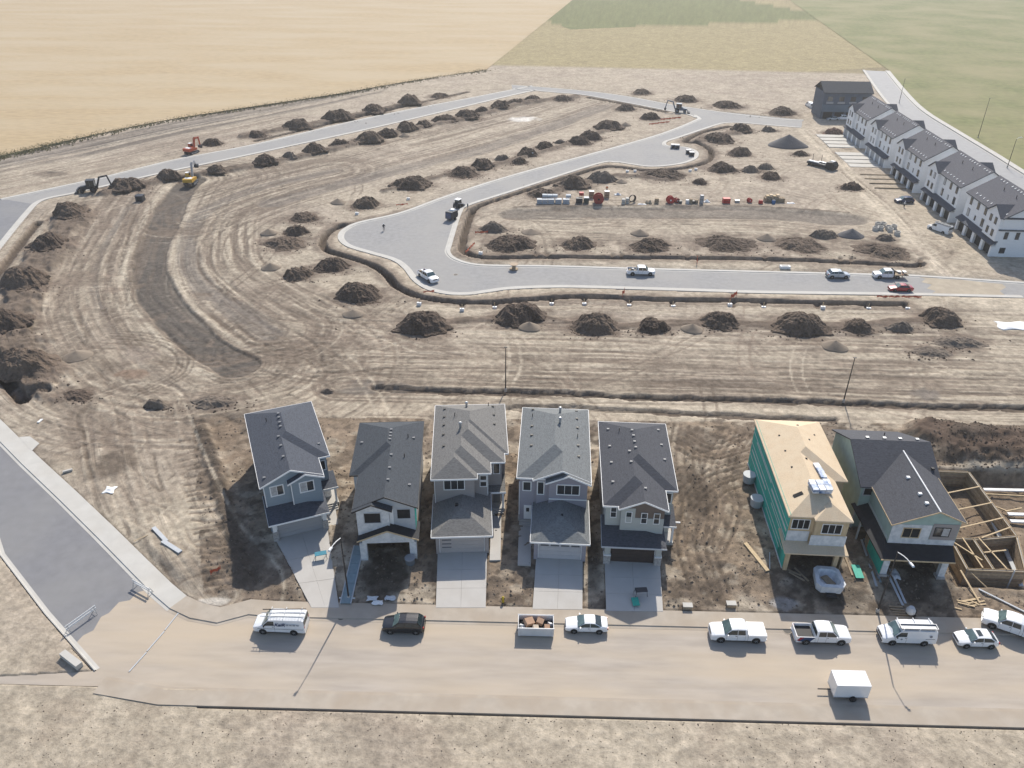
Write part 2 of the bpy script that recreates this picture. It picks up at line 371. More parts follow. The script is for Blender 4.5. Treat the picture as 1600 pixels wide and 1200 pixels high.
# dark curved swale on the left
swale = pth([(301,283),(285,296),(270,320),(255,350),(240,385),(233,415),(238,445),(258,480),(290,515),(330,548),(372,572)], 8)
zone(swale, 34, mud*1.4, 0.6, 0.9, 0.02, 31, (0.45,0.62), 0.06, 0.3)
stroke(offset_line(swale, -11), 2.2, grey*1.4, 0.7, -0.1, 0.6, 0.6, 0.2, 12, 0.5)
stroke(offset_line(swale, -17), 2.6, mud, 0.55, -0.05, 0.7, 0.6, 0.2, 13, 0.6)
stroke(offset_line(swale, -23), 1.6, mud, 0.6, -0.05, 0.7, 0.6, 0.2, 15, 0.6)
for k, o in enumerate((5.0, 6.6, 9.0)): stroke(offset_line(swale, o), 0.5, mud*0.9, 0.6, -0.06, 0.5, 0.5, 0.4, 40+k, 0.3)
for k in range(90):
    a = random.uniform(20, 330); b = random.uniform(610, 930); dirx = random.choice((0.25,0.5,-0.6,1.0)); L_ = random.uniform(12, 60); hy = random.uniform(0.3,1.0)*(1 if random.random() < 0.6 else -1)
    stroke(pth([(a, b), (a+dirx*L_*0.5+random.uniform(-4,4), b+hy*L_*0.5), (a+dirx*L_, b+hy*L_)], 3), random.uniform(0.25, 0.5), (mud*random.uniform(0.8,1.6) if random.random() < 0.75 else pale), random.uniform(0.4, 0.75), -0.06, 0.5, 0.6, 0.6, 600+k, 0.3)
def wander(x, y, a, L_, turn, n=9):
    out = [(x, y)]
    for q in range(n): a += turn*(1+0.4*math.sin(q)); x += math.cos(a)*L_/n; y += math.sin(a)*L_/n; out.append((x, y))
    return out
for k in range(130):
    q = random.random()
    if q < 0.45: x, y = W(random.uniform(60, 620), random.uniform(300, 620))
    elif q < 0.75: x, y = W(random.uniform(560, 1560), random.uniform(485, 640))
    else: x, y = W(random.uniform(780, 1400), random.uniform(215, 390))
    p_ = wander(x, y, random.uniform(0, 6.28), random.uniform(18, 60), random.uniform(-0.16, 0.16)); cc = mud*random.uniform(0.9, 1.7) if random.random() < 0.7 else pale; op = random.uniform(0.4, 0.75); wd = random.uniform(0.4, 0.75)
    for o_ in (0, 2.0): stroke(offset_line(p_, o_), wd, cc, op, -0.05, 0.5, 0.6, 0.5, 700+k, 0.55)
for k in range(26): patch(random.uniform(60, 1560), random.uniform(330, 640), random.uniform(14, 50), random.uniform(4, 12), mud*random.uniform(1.25, 1.7), random.uniform(0.3, 0.55), 840+k, 0, 0, 0.6)
# second grey-brown curve and the hollow right of it
curve2 = pth([(520,268),(420,290),(340,318),(305,345),(290,380),(292,415),(320,450),(370,485),(420,520)], 8)
zone(curve2, 20, mud*1.15, 0.7, 1.0, 0.03, 33, (0.42,0.62), 0.06)
stroke(curve2, 6.0, grey*1.55, 0.75, -0.15, 0.5, 0.6, 0.15, 17, 0.25)
ring = pth([(505,300),(440,318),(380,345),(345,375),(340,410),(365,440),(410,470),(470,500)], 8)
for k in range(6): stroke(offset_line(ring, -4+2.6*k), 0.7, mud, 0.6, -0.08, 0.5, 0.7, 0.3, 50+k, 0.4)
stroke(swale, 7.6, grey*0.95, 0.96, -0.4, 0.10, 0.2, 0.16, 14)
stroke(offset_line(swale, -5.4), 2.6, pale, 0.85, 0.03, 0.4, 0.4, 0.2, 16)
stroke(offset_line(swale, 4.9), 1.6, pale, 0.6, 0.03, 0.4, 0.5, 0.2, 24)
idx, d, s_, al_ = near(swale, 4.6); flw[idx] = np.minimum(flw[idx], 0.25)
# diagonal graded bands between road F and the bulb street
band1 = pth([(300,338),(420,300),(560,262),(700,225),(830,190),(930,160)], 6)
zone(band1, 22, mud*1.25, 0.7, 0.7, 0.012, 35, (0.44,0.64), 0.08)
stroke(pth([(420,318),(540,286),(640,262),(740,238),(830,210),(940,168)]), 9.0, grey*1.75, 0.65, -0.3, 0.5, 0.5, 0.08, 18, 0.25)
stroke(pth([(640,228),(720,208),(800,188),(842,180)]), 2.2, mud, 0.6, -0.1, 0.6, 0.6, 0.2, 19)
patch(818,187,28,5,np.array([0.62,0.59,0.54]),0.9,61,rot=0.35)
# track between the field and road F
band2 = pth([(-60,268),(0,254),(120,230),(250,202),(380,176),(500,152),(560,140)], 6)
stroke(band2, 15, grey*2.0, 0.72, -0.15, 0.4, 0.3, 0.06, 20, 0.3)
for k, o_ in enumerate((-5.5,-1.5,3.5)): stroke(offset_line(band2, o_), 1.5, grey*1.25, 0.8, -0.1, 0.5, 0.7, 0.12, 860+k, 0.45)
zone(band2, 16, grey*1.1, 0.8, 0.55, 0.01, 36, (0.44,0.62), 0.1)
zone(pth([(0,290),(150,258),(300,225),(450,190)]), 12, mud*1.4, 0.5, 0.6, 0.02, 37, (0.46,0.66), 0.06)
patch(75,273,40,5,mud*1.1,0.7,62,0.2); patch(85,270,16,3,grey,0.6,63,0.1)
# left yard: blotches of turned soil and loops
zone(pth([(150,330),(110,420),(90,500),(160,590),(300,610),(420,590)]), 24, mud*1.25, 0.5, 0.8, 0.05, 38, (0.48,0.66), 0.05)
for k in range(34):
    a = random.uniform(100, 330); b = random.uniform(330, 600)
    patch(a, b, random.uniform(5, 22), random.uniform(2.5, 9), mud*random.uniform(1.0, 1.6), random.uniform(0.35, 0.75), 70+k, random.uniform(-0.06, 0.06), 0, 0.5)
patch(130,440,48,16,mud*1.25,0.55,105); patch(205,585,34,10,np.array([0.21,0.145,0.105]),0.8,106); patch(170,575,20,14,mud,0.5,107)
patch(215,555,40,16,pink,0.5,108); loop = pth([(165,528),(230,534),(272,552),(272,580),(235,600),(205,612)])
for k in range(4): stroke(offset_line(loop, k*0.9), 0.45, mud*0.8, 0.65, -0.08, 0.5, 0.5, 0.4, 110+k, 0.2)
# centre-left crossing with many wheel marks
for k in range(30):
    a = random.uniform(380, 560); b = random.uniform(520, 600); L_ = random.uniform(40, 160); sl = random.uniform(-0.25, 0.35)
    stroke(pth([(a, b), (a+L_*0.5, b+sl*L_*0.5+random.uniform(-6, 6)), (a+L_, b+sl*L_)], 4), random.uniform(0.35, 0.9), mud*random.uniform(0.7, 1.3), random.uniform(0.45, 0.8), -0.05, 0.5, 0.8, 0.5, 120+k, 0.5)
for k in range(46):
    a = random.uniform(560, 1560); b = random.uniform(535, 655); L_ = random.uniform(60, 320)
    stroke(pth([(a, b), (a+L_*0.5, b+L_*0.008+random.uniform(-2, 2)), (a+L_, b+L_*0.018)], 4), random.uniform(0.3, 0.8), mud*random.uniform(0.8, 1.4), random.uniform(0.35, 0.7), -0.04, 0.5, 0.8, 0.5, 160+k, 0.5)
for k in range(26):
    a = random.uniform(380, 640); b = random.uniform(440, 560); L_ = random.uniform(20, 60)
    stroke(pth([(a, b), (a+L_*0.6, b+L_*0.3), (a+L_, b+L_*0.9)], 4), random.uniform(0.4, 0.8), mud*random.uniform(1.0, 1.5), random.uniform(0.3, 0.6), -0.04, 0.5, 0.7, 0.4, 210+k, 0.5)
patch(1445,618,26,12,grey*1.7,0.75,240,0.1); patch(550,612,40,7,grey*1.3,0.6,241,0.1)
for k in range(16): patch(random.uniform(1290,1590), random.uniform(520,640), random.uniform(8,30), random.uniform(2,6), mud*1.3, 0.5, 250+k)
# the lots stand a little above the street and fall towards it
lotw = sstep(64.6, 71.5, GY)*(1-0.75*sstep(99, 112, GY))*sstep(-52, -40, GX)
z += 0.55*lotw
# lots of the near houses: brown clay, wheel ruts
lots = [W(300,655), W(1600,668), (160,64.3), (-30,64.3), W(320,948), W(310,800)]
def inside(poly, x, y):
    c = np.zeros(x.shape, bool); n = len(poly)
    for i in range(n):
        (ax, ay), (bx, by) = poly[i], poly[(i+1) % n]
        k = ((ay > y) != (by > y)); 
        if ay != by: c ^= k & (x < (bx-ax)*(y-ay)/(by-ay)+ax)
    return c
ii = np.nonzero(inside(lots, GX, GY))[0]
n1 = fbm(GX[ii]*0.12, GY[ii]*0.12, 41, 4); blend(ii, lot, 0.85*sstep(0.25, 0.5, n1)); blend(ii, mud*0.85, 0.65*sstep(0.50, 0.64, fbm(GX[ii]*0.3, GY[ii]*0.3, 43, 4)))
z[ii] += 0.34*(fbm(GX[ii]*0.9, GY[ii]*0.9, 44, 4)-0.5)
blend(ii, mud*0.6, 0.7*sstep(0.56, 0.64, fbm(GX[ii]*0.85, GY[ii]*0.85, 47, 4))); blend(ii, pale*0.9, 0.5*sstep(0.58, 0.68, fbm(GX[ii]*0.5, GY[ii]*0.6, 52, 4)))
stroke(pth([(300,655),(345,652),(380,648)]), 3, mud*0.8, 0.6, 0.2, 0.5, 0.5, 0.4, 300)
stroke(pth([(318,668),(330,720),(345,770),(362,830),(380,905)]), 2.4, mud*0.42, 0.85, 0.35, 0.6, 0.9, 0.5, 301)
stroke(pth([(345,662),(372,700),(385,740)]), 6, lot*1.05, 0.6, -0.3, 0.5, 0.3, 0.3, 302)
for k in range(24):
    b = 690+k*10; a = 276+k*2.0
    stroke(pth([(a, b+random.uniform(-3,3)), (a+random.uniform(15,30), b-random.uniform(-1,5)), (a+random.uniform(38,62), b-random.uniform(2,9))], 4), 0.5, mud*random.uniform(0.7,1.2), 0.7, -0.12, 0.5, 0.5, 0.6, 310+k)
zone(pth([(200,640),(215,700),(235,760),(280,860),(340,935)]), 11, mud*1.3, 0.6, 1.1, 0.05, 340, (0.45,0.65), 0.08)
patch(175,725,42,30,mud*0.8,0.75,341,0.15); patch(130,640,30,10,mud,0.5,342)
# yard between the fifth house and the sheathed house
yard = [pth([(1075,670),(1068,730),(1090,790),(1085,860),(1110,930)]), pth([(1150,680),(1120,740),(1130,800),(1105,860)]), pth([(1060,690),(1110,715),(1170,700)]), pth([(1175,740),(1110,760),(1070,800)])]
for k, p in enumerate(yard):
    for q in range(5): stroke(offset_line(p, (q-2)*1.1+random.uniform(-.3,.3)), 0.45, mud*random.uniform(0.6,1.1), 0.75, -0.18, 0.5, 0.5, 0.5, 350+10*k+q, 0.15)
patch(1085,770,30,40,mud*0.55,0.8,400,-0.1); patch(1090,690,36,22,mud*0.85,0.7,401,0.0); patch(1160,750,22,18,mud*0.8,0.5,402)
for k in range(40):
    a = random.uniform(520, 1300); b = random.uniform(650, 945)
    patch(a, b, random.uniform(5, 16), random.uniform(3, 9), (mud*random.uniform(0.55,1.2)), random.uniform(0.4,0.8), 410+k, random.uniform(-.1,.15))
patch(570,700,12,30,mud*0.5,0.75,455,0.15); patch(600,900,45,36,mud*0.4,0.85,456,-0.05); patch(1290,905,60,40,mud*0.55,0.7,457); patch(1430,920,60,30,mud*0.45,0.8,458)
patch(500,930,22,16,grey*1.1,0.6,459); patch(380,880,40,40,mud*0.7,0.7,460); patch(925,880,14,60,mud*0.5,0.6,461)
patch(335,940,30,8,np.array([0.55,0.51,0.45]),0.8,462); patch(1225,945,30,12,np.array([0.33,0.32,0.31]),0.7,463)
# swale inside the cross-street block
sw2 = pth([(808,336),(850,335),(950,334),(1100,334),(1200,336),(1330,345)])
stroke(sw2, 10, grey*1.35, 0.75, -0.5, 0.35, 0.3, 0.12, 470)
stroke(offset_line(sw2, 5.6), 1.2, soil*1.3, 0.8, 0.25, 0.6, 0.6, 0.3, 471)
zone(pth([(800,352),(1000,358),(1200,360),(1420,385)]), 13, mud*1.3, 0.55, 0.7, 0.02, 472, (0.46,0.66), 0.05)
zone(pth([(830,322),(1000,320),(1240,322)]), 6, pink, 0.5, 0.8, 0.02, 473, (0.46,0.66), 0.03)
for k in range(30): patch(random.uniform(780,1420), random.uniform(215,400), random.uniform(6,22), random.uniform(1.5,4), mud*random.uniform(1.0,1.6), 0.5, 480+k)
# haul road to the townhouses
haul = pth([(1262,205),(1290,235),(1330,280),(1380,325),(1420,370),(1450,408),(1490,440)])
stroke(haul, 8, pale*1.08, 0.85, 0.0, 0.5, 0.3, 0.1, 520); zone(haul, 4, pink*1.2, 0.5, 0.9, 0.03, 521, (0.5,0.7), 0.03)
stroke(pth([(1440,440),(1480,455),(1540,470),(1600,480)]), 12, pale, 0.7, 0.0, 0.6, 0.5, 0.12, 522)
# service trenches
TR = [
 pth([(1090,194),(1040,212),(960,235),(900,252),(800,284),(740,302),(690,318),(630,334),(570,347),(535,353)]),
 pth([(535,353),(515,363),(504,378),(512,392),(545,403),(580,415),(604,430),(618,447),(640,459),(662,466),(700,472),(760,474),(830,469),(920,465),(1050,470),(1150,471),(1250,474),(1350,476),(1410,477)]),
 pth([(1440,413),(1425,417),(1350,413),(1200,407),(1000,404),(860,403),(760,404),(730,398)]),
 pth([(730,398),(722,385),(735,338),(748,324),(800,306),(860,287),(935,264),(970,263),(1010,268),(1060,265),(1100,256),(1112,245),(1108,234),(1090,225),(1070,222),(1100,207),(1140,199)]),
 pth([(60,348),(35,378),(0,425),(-30,470)]),
 pth([(-20,540),(0,577),(20,606),(37,626)]),
 pth([(400,221),(480,202),(560,183),(650,163),(730,145)]),
 pth([(1040,176),(980,164),(920,153)]),
]
for k, t_ in enumerate(TR):
    stroke(t_, 6.5 if k < 4 else 4.0, mud*1.45, 0.75, 0.06, 0.5, 0.5, 0.3, 530+k)
    dep = 1.1 if k != 4 else 0.45
    stroke(t_, 1.9 if k != 5 else 2.4, soil*0.9, 0.95, -dep-0.5, 0.22, 0.22, 0.3, 540+k)  # dark trench soil, with the shade of its walls put into the colour
stroke(pth([(37,626),(55,615),(72,612)]), 2.0, soil, 0.9, -0.8, 0.4, 0.3, 0.3, 549)
# stubs from the trench to the lots
for px in (722,773,862,913,983,1050,1145,1193,1277,1355,1415):
    py = 474 if px < 800 else 469+(px-900)*0.012
    stroke(WL([(px,py),(px,py+8)]), 1.3, soil*1.5, 0.85, -0.5, 0.5, 0.3, 0.3, 550)
for px in (838,855,957,971,1074,1090,1195,1313,1330,1438):
    py = 403+max(0,(px-860))*0.017
    stroke(WL([(px,py),(px,py-7)]), 1.2, soil*1.5, 0.85, -0.4, 0.5, 0.3, 0.3, 551)
# loose berms that join the mounds
for k, (pts, wd, h_) in enumerate((([(165,303),(240,286),(330,270),(420,256),(520,234),(620,208),(720,188),(820,162),(900,152)],3.6,0.5),([(120,332),(78,386),(45,440),(20,505),(30,560),(60,600)],8.0,0.7),([(600,300),(700,274),(800,252),(900,222),(960,200)],2.6,0.35),([(380,214),(480,196),(560,180),(650,160)],3.4,0.5),([(840,306),(900,290),(960,276),(1040,282)],2.6,0.3),([(1090,222),(1130,212),(1170,204)],4,0.4),([(640,520),(700,505),(830,495),(930,510),(1020,508),(1130,505),(1250,512),(1340,508),(1470,500)],2.2,0.12))):
    stroke(pth(pts), wd*1.25, soil*1.35, 0.92, h_*1.3, 0.5, 1.1, 0.2, 575+k)
    idx, d, s_, al_ = near(pth(pts), wd*0.8); z[idx] += h_*1.6*(fbm(GX[idx]*0.7, GY[idx]*0.7, 31+k, 4)-0.42)*(1-sstep(wd*0.4, wd*0.8, d))
    stroke(pth(pts), wd*1.9, mud*1.3, 0.5, 0.05, 0.7, 1.5, 0.12, 585+k)
# dark bank behind the open basement, raised
bank = pth([(1462,690),(1500,700),(1560,705),(1640,712)])
stroke(bank, 11.0, np.array([0.088,0.062,0.047]), 0.97, 1.7, 0.6, 0.35, 0.35, 560)
stroke(offset_line(bank, 4.5), 3.0, mud*0.6, 0.8, 0.3, 0.6, 0.6, 0.4, 561)
stroke(pth([(1465,738),(1530,735),(1640,742)]), 1.6, pale, 0.7, 0.05, 0.5, 0.5, 0.4, 562)
patch(1510,690,50,16,soil*1.2,0.9,563,0.5,0,0.6,0.9)
idx, d, s_, al_ = near(bank, 6.0); z[idx] += 1.1*(fbm(GX[idx]*0.6, GY[idx]*0.6, 66, 4)-0.5)*(1-sstep(3.5, 6, d))
# basement pit
A2 = R(2); pit_o = (W(1290+420*.25,650+692*.25,6.2))
def pitl(x, y): return (pit_o[0]+math.cos(-A2)*x-math.sin(-A2)*y, pit_o[1]+math.sin(-A2)*x+math.cos(-A2)*y)
pit = [pitl(9.1,-1.7), pitl(40,-1.7), pitl(40,19.0), pitl(9.1,19.0)]
ii = np.nonzero((GX > 48) & (GX < 100) & (GY > 64) & (GY < 98))[0]
lx = GX[ii]-pit_o[0]; ly = GY[ii]-pit_o[1]; lx, ly = math.cos(A2)*lx-math.sin(A2)*ly, math.sin(A2)*lx+math.cos(A2)*ly
dd = np.maximum.reduce([8.9-lx, -1.9-ly, ly-18.6])
ww = 1-sstep(0.0, 1.6, dd); z[ii] = z[ii]*(1-ww) + (-1.35+0.35*(fbm(GX[ii]*0.5, GY[ii]*0.5, 77, 3)-0.5))*ww
blend(ii, lot*0.95, 0.8*ww); 
# --- dark ground below the mounds is added with the mounds (their skirts), see below
PILE_SKIRTS = []
def finish_ground():
    global z, col
    # flatten under the streets
    polys = [[(v.co.x, v.co.y) for v in o.data.vertices] for o in ()]
    zr = z.copy(); flat = np.zeros(NV)
    for outl in (eD, eC, eEn, eEs, eFn, eFs, roadB_e, roadB_w, [(-40,64.35),(160,64.35)], [(-62,50.4),(160,50.4)]):
        idx, d, s, al = near(outl, 1.6); flat[idx] = np.maximum(flat[idx], 1-sstep(0.2, 1.6, d))
    z = z*(1-flat) + 0.04*flat
    for o in (road1, road2, road3, road6, near_street, road5):
        P = np.array(SHEETS[o.name]); k = np.nonzero((GX > P[:,0].min()) & (GX < P[:,0].max()) & (GY > P[:,1].min()) & (GY < P[:,1].max()))[0]
        m = inside([tuple(p) for p in P], GX[k], GY[k]); z[k[m]] = -0.22
    k = np.nonzero((GY > 50.3) & (GY < 64.4) & (GX > -32))[0]; z[k] = -0.22
    for P_ in DRIVES:
        P = np.array(P_); k = np.nonzero((GX > P[:,0].min()-1) & (GX < P[:,0].max()+1) & (GY > P[:,1].min()-1) & (GY < P[:,1].max()+1))[0]
        m = inside([tuple(p) for p in P], GX[k], GY[k]); z[k[m]] = np.minimum(z[k[m]], 0.55*lotw[k[m]]-0.18)
    # fine tone
    f = 0.80+0.40*fbm(GX*0.9, GY*0.9, 91, 3); g = 0.86+0.28*fbm(GX*0.28, GY*0.28, 95, 3)
    col *= (f*g)[:, None]
    i = np.arange(NR-1)[:, None]*NC + np.arange(NC-1)[None, :]
    quads = np.stack([i, i+1, i+1+NC, i+NC], -1).reshape(-1, 4)
    me = bpy.data.meshes.new('ground'); nq = len(quads)
    me.vertices.add(NV); me.vertices.foreach_set('co', np.stack([GX, GY, z], 1).astype(np.float32).ravel())
    me.loops.add(nq*4); me.loops.foreach_set('vertex_index', quads.astype(np.int32).ravel())
    me.polygons.add(nq); me.polygons.foreach_set('loop_start', (np.arange(nq)*4).astype(np.int32)); me.polygons.foreach_set('loop_total', np.full(nq, 4, np.int32))
    me.polygons.foreach_set('use_smooth', np.ones(nq, bool)); me.update(calc_edges=True)
    ca = me.color_attributes.new('earth', 'FLOAT_COLOR', 'POINT')
    ca.data.foreach_set('color', np.concatenate([col, np.ones((NV, 1))], 1).astype(np.float32).ravel())
    m = bpy.data.materials.new('earth'); m.use_nodes = True; t = m.node_tree; b = t.nodes['Principled BSDF']
    b.inputs['Roughness'].default_value = 0.95; b.inputs['Specular IOR Level'].default_value = 0.15
    at = t.nodes.new('ShaderNodeAttribute'); at.attribute_name = 'earth'
    fl = me.attributes.new('flow', 'FLOAT_VECTOR', 'POINT'); fl.data.foreach_set('vector', np.stack([flu, flv, flw], 1).astype(np.float32).ravel())
    N = t.nodes.new; Lk = t.links.new
    ge = N('ShaderNodeNewGeometry')
    def noise(src, sc, det, rough=0.6):
        n = N('ShaderNodeTexNoise'); n.inputs['Scale'].default_value = sc; n.inputs['Detail'].default_value = det; n.inputs['Roughness'].default_value = rough; Lk(src, n.inputs[0]); return n.outputs['Fac']
    def rng(src, a, b, c, d):
        m_ = N('ShaderNodeMapRange'); 
        for k, v in zip(('From Min', 'From Max', 'To Min', 'To Max'), (a, b, c, d)): m_.inputs[k].default_value = v
        Lk(src, m_.inputs['Value']); return m_.outputs[0]
    def math_(op, a, b):
        m_ = N('ShaderNodeMath'); m_.operation = op
        for k, v in enumerate((a, b)):
            if isinstance(v, (int, float)): m_.inputs[k].default_value = v
            else: Lk(v, m_.inputs[k])
        return m_.outputs[0]
    P_ = ge.outputs['Position']
    n1 = noise(P_, 1.1, 9, 0.74); n2 = noise(P_, 0.30, 6); n3 = noise(P_, 5.0, 3, 0.6)
    fa = N('ShaderNodeAttribute'); fa.attribute_name = 'flow'; sx = N('ShaderNodeSeparateXYZ'); Lk(fa.outputs['Vector'], sx.inputs[0])
    def streak(fu, fv, off, det):
        cb = N('ShaderNodeCombineXYZ'); Lk(math_('MULTIPLY', sx.outputs[0], fu), cb.inputs[0]); Lk(math_('ADD', math_('MULTIPLY', sx.outputs[1], fv), off), cb.inputs[1]); cb.inputs[2].default_value = off
        return noise(cb.outputs[0], 1.0, det, 0.62)
    s1 = streak(0.55, 0.022, 3.0, 5); s2 = streak(1.7, 0.06, 11.0, 4)
    d1 = rng(s1, 0.53, 0.68, 0.0, 0.50); d2 = rng(s2, 0.56, 0.66, 0.0, 0.40); nlow = noise(P_, 0.055, 4); br = math_('MULTIPLY', rng(n2, 0.38, 0.58, 0.35, 1.0), rng(nlow, 0.40, 0.58, 0.15, 1.0))
    dk = math_('MULTIPLY', math_('MULTIPLY', math_('MAXIMUM', d1, d2), sx.outputs[2]), br)
    lt = math_('MULTIPLY', rng(s2, 0.42, 0.30, 0.0, 0.30), sx.outputs[2])
    g = math_('MULTIPLY', rng(n1, 0.25, 0.75, 0.52, 1.48), rng(n2, 0.3, 0.7, 0.90, 1.10))
    g = math_('MULTIPLY', g, math_('ADD', 1.0, lt))
    g = math_('MULTIPLY', g, rng(n3, 0.62, 0.74, 1.0, 0.55))
    vs = N('ShaderNodeVectorMath'); vs.operation = 'SCALE'; Lk(at.outputs['Color'], vs.inputs[0]); Lk(g, vs.inputs['Scale'])
    mxs = N('ShaderNodeMix'); mxs.data_type = 'RGBA'; mxs.inputs['B'].default_value = (0.135,0.102,0.076,1); Lk(vs.outputs[0], mxs.inputs['A']); Lk(math_('MULTIPLY', dk, 1.15), mxs.inputs['Factor'])
    Lk(mxs.outputs['Result'], b.inputs['Base Color'])
    hgt = math_('SUBTRACT', n1, math_('MULTIPLY', dk, 0.8))
    bp = N('ShaderNodeBump'); bp.inputs['Distance'].default_value = 0.16; Lk(hgt, bp.inputs['Height']); Lk(bp.outputs[0], b.inputs['Normal'])
    me.materials.append(m)
    o = bpy.data.objects.new('ground', me); C.objects.link(o); tag(o, kind='structure')
def zat(x, y):
    """height of the ground sheet near a point"""
    d = y*math.cos(PITCH)+CAMH*math.sin(PITCH); r = int(np.argmin(np.abs(ds-d))); c = int(round((x/(ds[r]*0.80+6)+1)*0.5*(NC-1))); c = min(max(c, 0), NC-1)
    return float(z[r*NC+c])

# --- fields
M_wheat = mat('ripe_field', (0.395,0.30,0.178), 0.95, 0.13, 0.5, 0.02, var2=0.75, scale2=0.03, tint=(0.44,0.36,0.245), stretch=(0.5,1.6,1), bscale=2, world_space=True)
M_grass = mat('grass_field', (0.155,0.165,0.062), 0.95, 0.22, 0.35, 0.05, var2=0.75, scale2=0.03, tint=(0.27,0.235,0.125), bscale=1.5, world_space=True)
M_verge = mat('verge_grass', (0.27,0.25,0.14), 0.95, 0.3, 0.4, 0.05, var2=0.6, scale2=0.1, tint=(0.24,0.2,0.11), world_space=True)
wheat_edge = pth([(-160,283),(-60,259),(0,245),(60,232),(120,218),(250,191),(400,167),(520,149),(640,128),(760,110)], 5)
wheat = sheet('wheat_field', wheat_edge + [(60,900),(-300,1400),(-1300,1400),(-1300,200)], 0.36, M_wheat)
green_edge = pth([(1390,112),(1422,150),(1450,176),(1500,207),(1560,243),(1600,268),(1680,316),(1800,390)], 5)
greenf = sheet('grass_field', green_edge + [(420,250),(1300,300),(1300,1400),(300,1400)], 0.42, M_grass)
# ================================================================== soil mounds
M_soil = mat('dark_topsoil', (0.078,0.056,0.042), 0.95, 0.6, 2.6, 0.35, var2=0.6, scale2=0.5, tint=(0.15,0.11,0.083), bscale=2.2, world_space=True)
M_soil2 = mat('brown_topsoil', (0.105,0.076,0.056), 0.95, 0.55, 2.1, 0.3, var2=0.6, scale2=0.4, tint=(0.17,0.128,0.096), bscale=2.4, world_space=True)
M_sand = mat('sand_heap', (0.235,0.192,0.148), 0.95, 0.12, 1.0, 0.03, var2=0.4, scale2=0.5, tint=(0.18,0.145,0.11), bscale=4, world_space=True)
M_clay = mat('clay_heap', (0.15,0.12,0.095), 0.95, 0.35, 1.8, 0.2, var2=0.5, scale2=0.5, tint=(0.21,0.17,0.13), bscale=2, world_space=True)
M_gravel = mat('gravel_heap', (0.125,0.122,0.125), 0.95, 0.15, 3, 0.05, bscale=5, world_space=True)
M_red = mat('red_clay', (0.165,0.10,0.075), 0.95, 0.3, 1.5, 0.15, world_space=True)
def mound(x0, x1, base, top, kind, label, group, sd):
    cx = (x0+x1)/2; fx, fy = W(cx, base); lx, _ = W(x0, base); rx, _ = W(x1, base)
    wid = abs(rx-lx); dep = wid*{'d': 0.86, 's': 0.95, 'l': 0.6}.get(kind, 0.7)
    cy = fy+dep*0.5; ccx = fx*cy/fy
    h = 0.3
    for q in range(60):
        if PX(ccx, cy+0.05*dep, h)[1] <= top: break
        h += 0.1
    h = min(max(h, 0.10*wid), 0.27*wid)
    n, m = (60, 18) if wid > 5 else (36, 11)
    rg = random.Random(sd); ph = [rg.uniform(0, 6.28) for _ in range(8)]
    vs = []; lump = 0.06 if kind in 'sg' else 0.42
    gz = zat(ccx, cy)
    lobes = [(rg.uniform(-0.5, 0.5), rg.uniform(-0.25, 0.3), rg.uniform(0.55, 0.95), rg.uniform(0.55, 1.0)) for _ in range(5)]; lobes[0] = (rg.uniform(-0.15, 0.15), 0.05, 0.95, 1.0)
    for j in range(m+1):
        t = j/m
        for i in range(n):
            a = 2*math.pi*i/n
            o = 1+(0.04 if kind in 'sg' else 0.12)*(math.sin(2*a+ph[0])+0.7*math.sin(3*a+ph[1])+0.5*math.sin(5*a+ph[2])) + (0 if kind in 'sg' else 0.06*math.sin(9*a+ph[3])+0.05*math.sin(14*a+ph[4]))
            r = t*o; x = 0.5*wid*r*math.cos(a)/1.04; y = 0.5*dep*r*math.sin(a)/1.04
            if kind in 'sg': hh = h*max(0, 1-t)**0.95
            else:
                u_, v_ = x/(0.5*wid), y/(0.5*dep); hh = 0
                for (qx, qy, qr, qh) in lobes:
                    e = math.hypot(u_-qx, (v_-qy)*0.9)/qr; hh = max(hh, qh*max(0, 1-e**1.35))
                hh = h*hh*min(1, (1-t)*2.6)
            vs.append([x, y, hh])
    V = np.array(vs); k = 0.9
    nz_ = (fbm((V[:,0]+ccx)*k, (V[:,1]+cy)*k, sd % 50, 4)-0.5)+0.35*(vnoise((V[:,0]+ccx)*3.1, (V[:,1]+cy)*3.1, sd % 37)-0.5)
    tt = np.repeat(np.arange(m+1)/m, n); V[:,2] += nz_*lump*min(1.6, h)*np.sin(np.pi*np.clip(tt*0.9+0.1, 0, 1))*1.5
    V[:,2] = np.where(tt > 0.99, -0.35, V[:,2])
    mb = MB(); mb.add(V.tolist(), [(j*n+i, j*n+(i+1) % n, (j+1)*n+(i+1) % n, (j+1)*n+i) for j in range(m) for i in range(n)])
    M_ = {'d': M_soil2 if rg.random() < 0.4 else M_soil, 's': M_sand, 'l': M_clay, 'g': M_gravel, 'r': M_red}[kind]
    o = mb.build('sand_heap' if kind == 's' else ('gravel_heap' if kind == 'g' else 'soil_mound'), M_, None, kind in 'sg')
    o.location = (ccx, cy, gz)
    tag(o, label, 'sand heap' if kind == 's' else ('gravel heap' if kind == 'g' else 'soil mound'), group)
    # spill of the same soil on the ground round it
    if kind in 'dlr':
        RX, RY = wid*0.82, dep*0.86
        idx = np.nonzero((np.abs(GX-ccx) < RX*1.2) & (np.abs(GY-cy) < RY*1.2))[0]
        q = np.hypot((GX[idx]-ccx)/RX, (GY[idx]-cy)/RY)+0.9*(fbm(GX[idx]*0.5, GY[idx]*0.5, sd % 40, 4)-0.5)
        blend(idx, soil*2.0, 0.85*(1-sstep(0.45, 1.0, q)))
    return ccx, cy, wid, dep
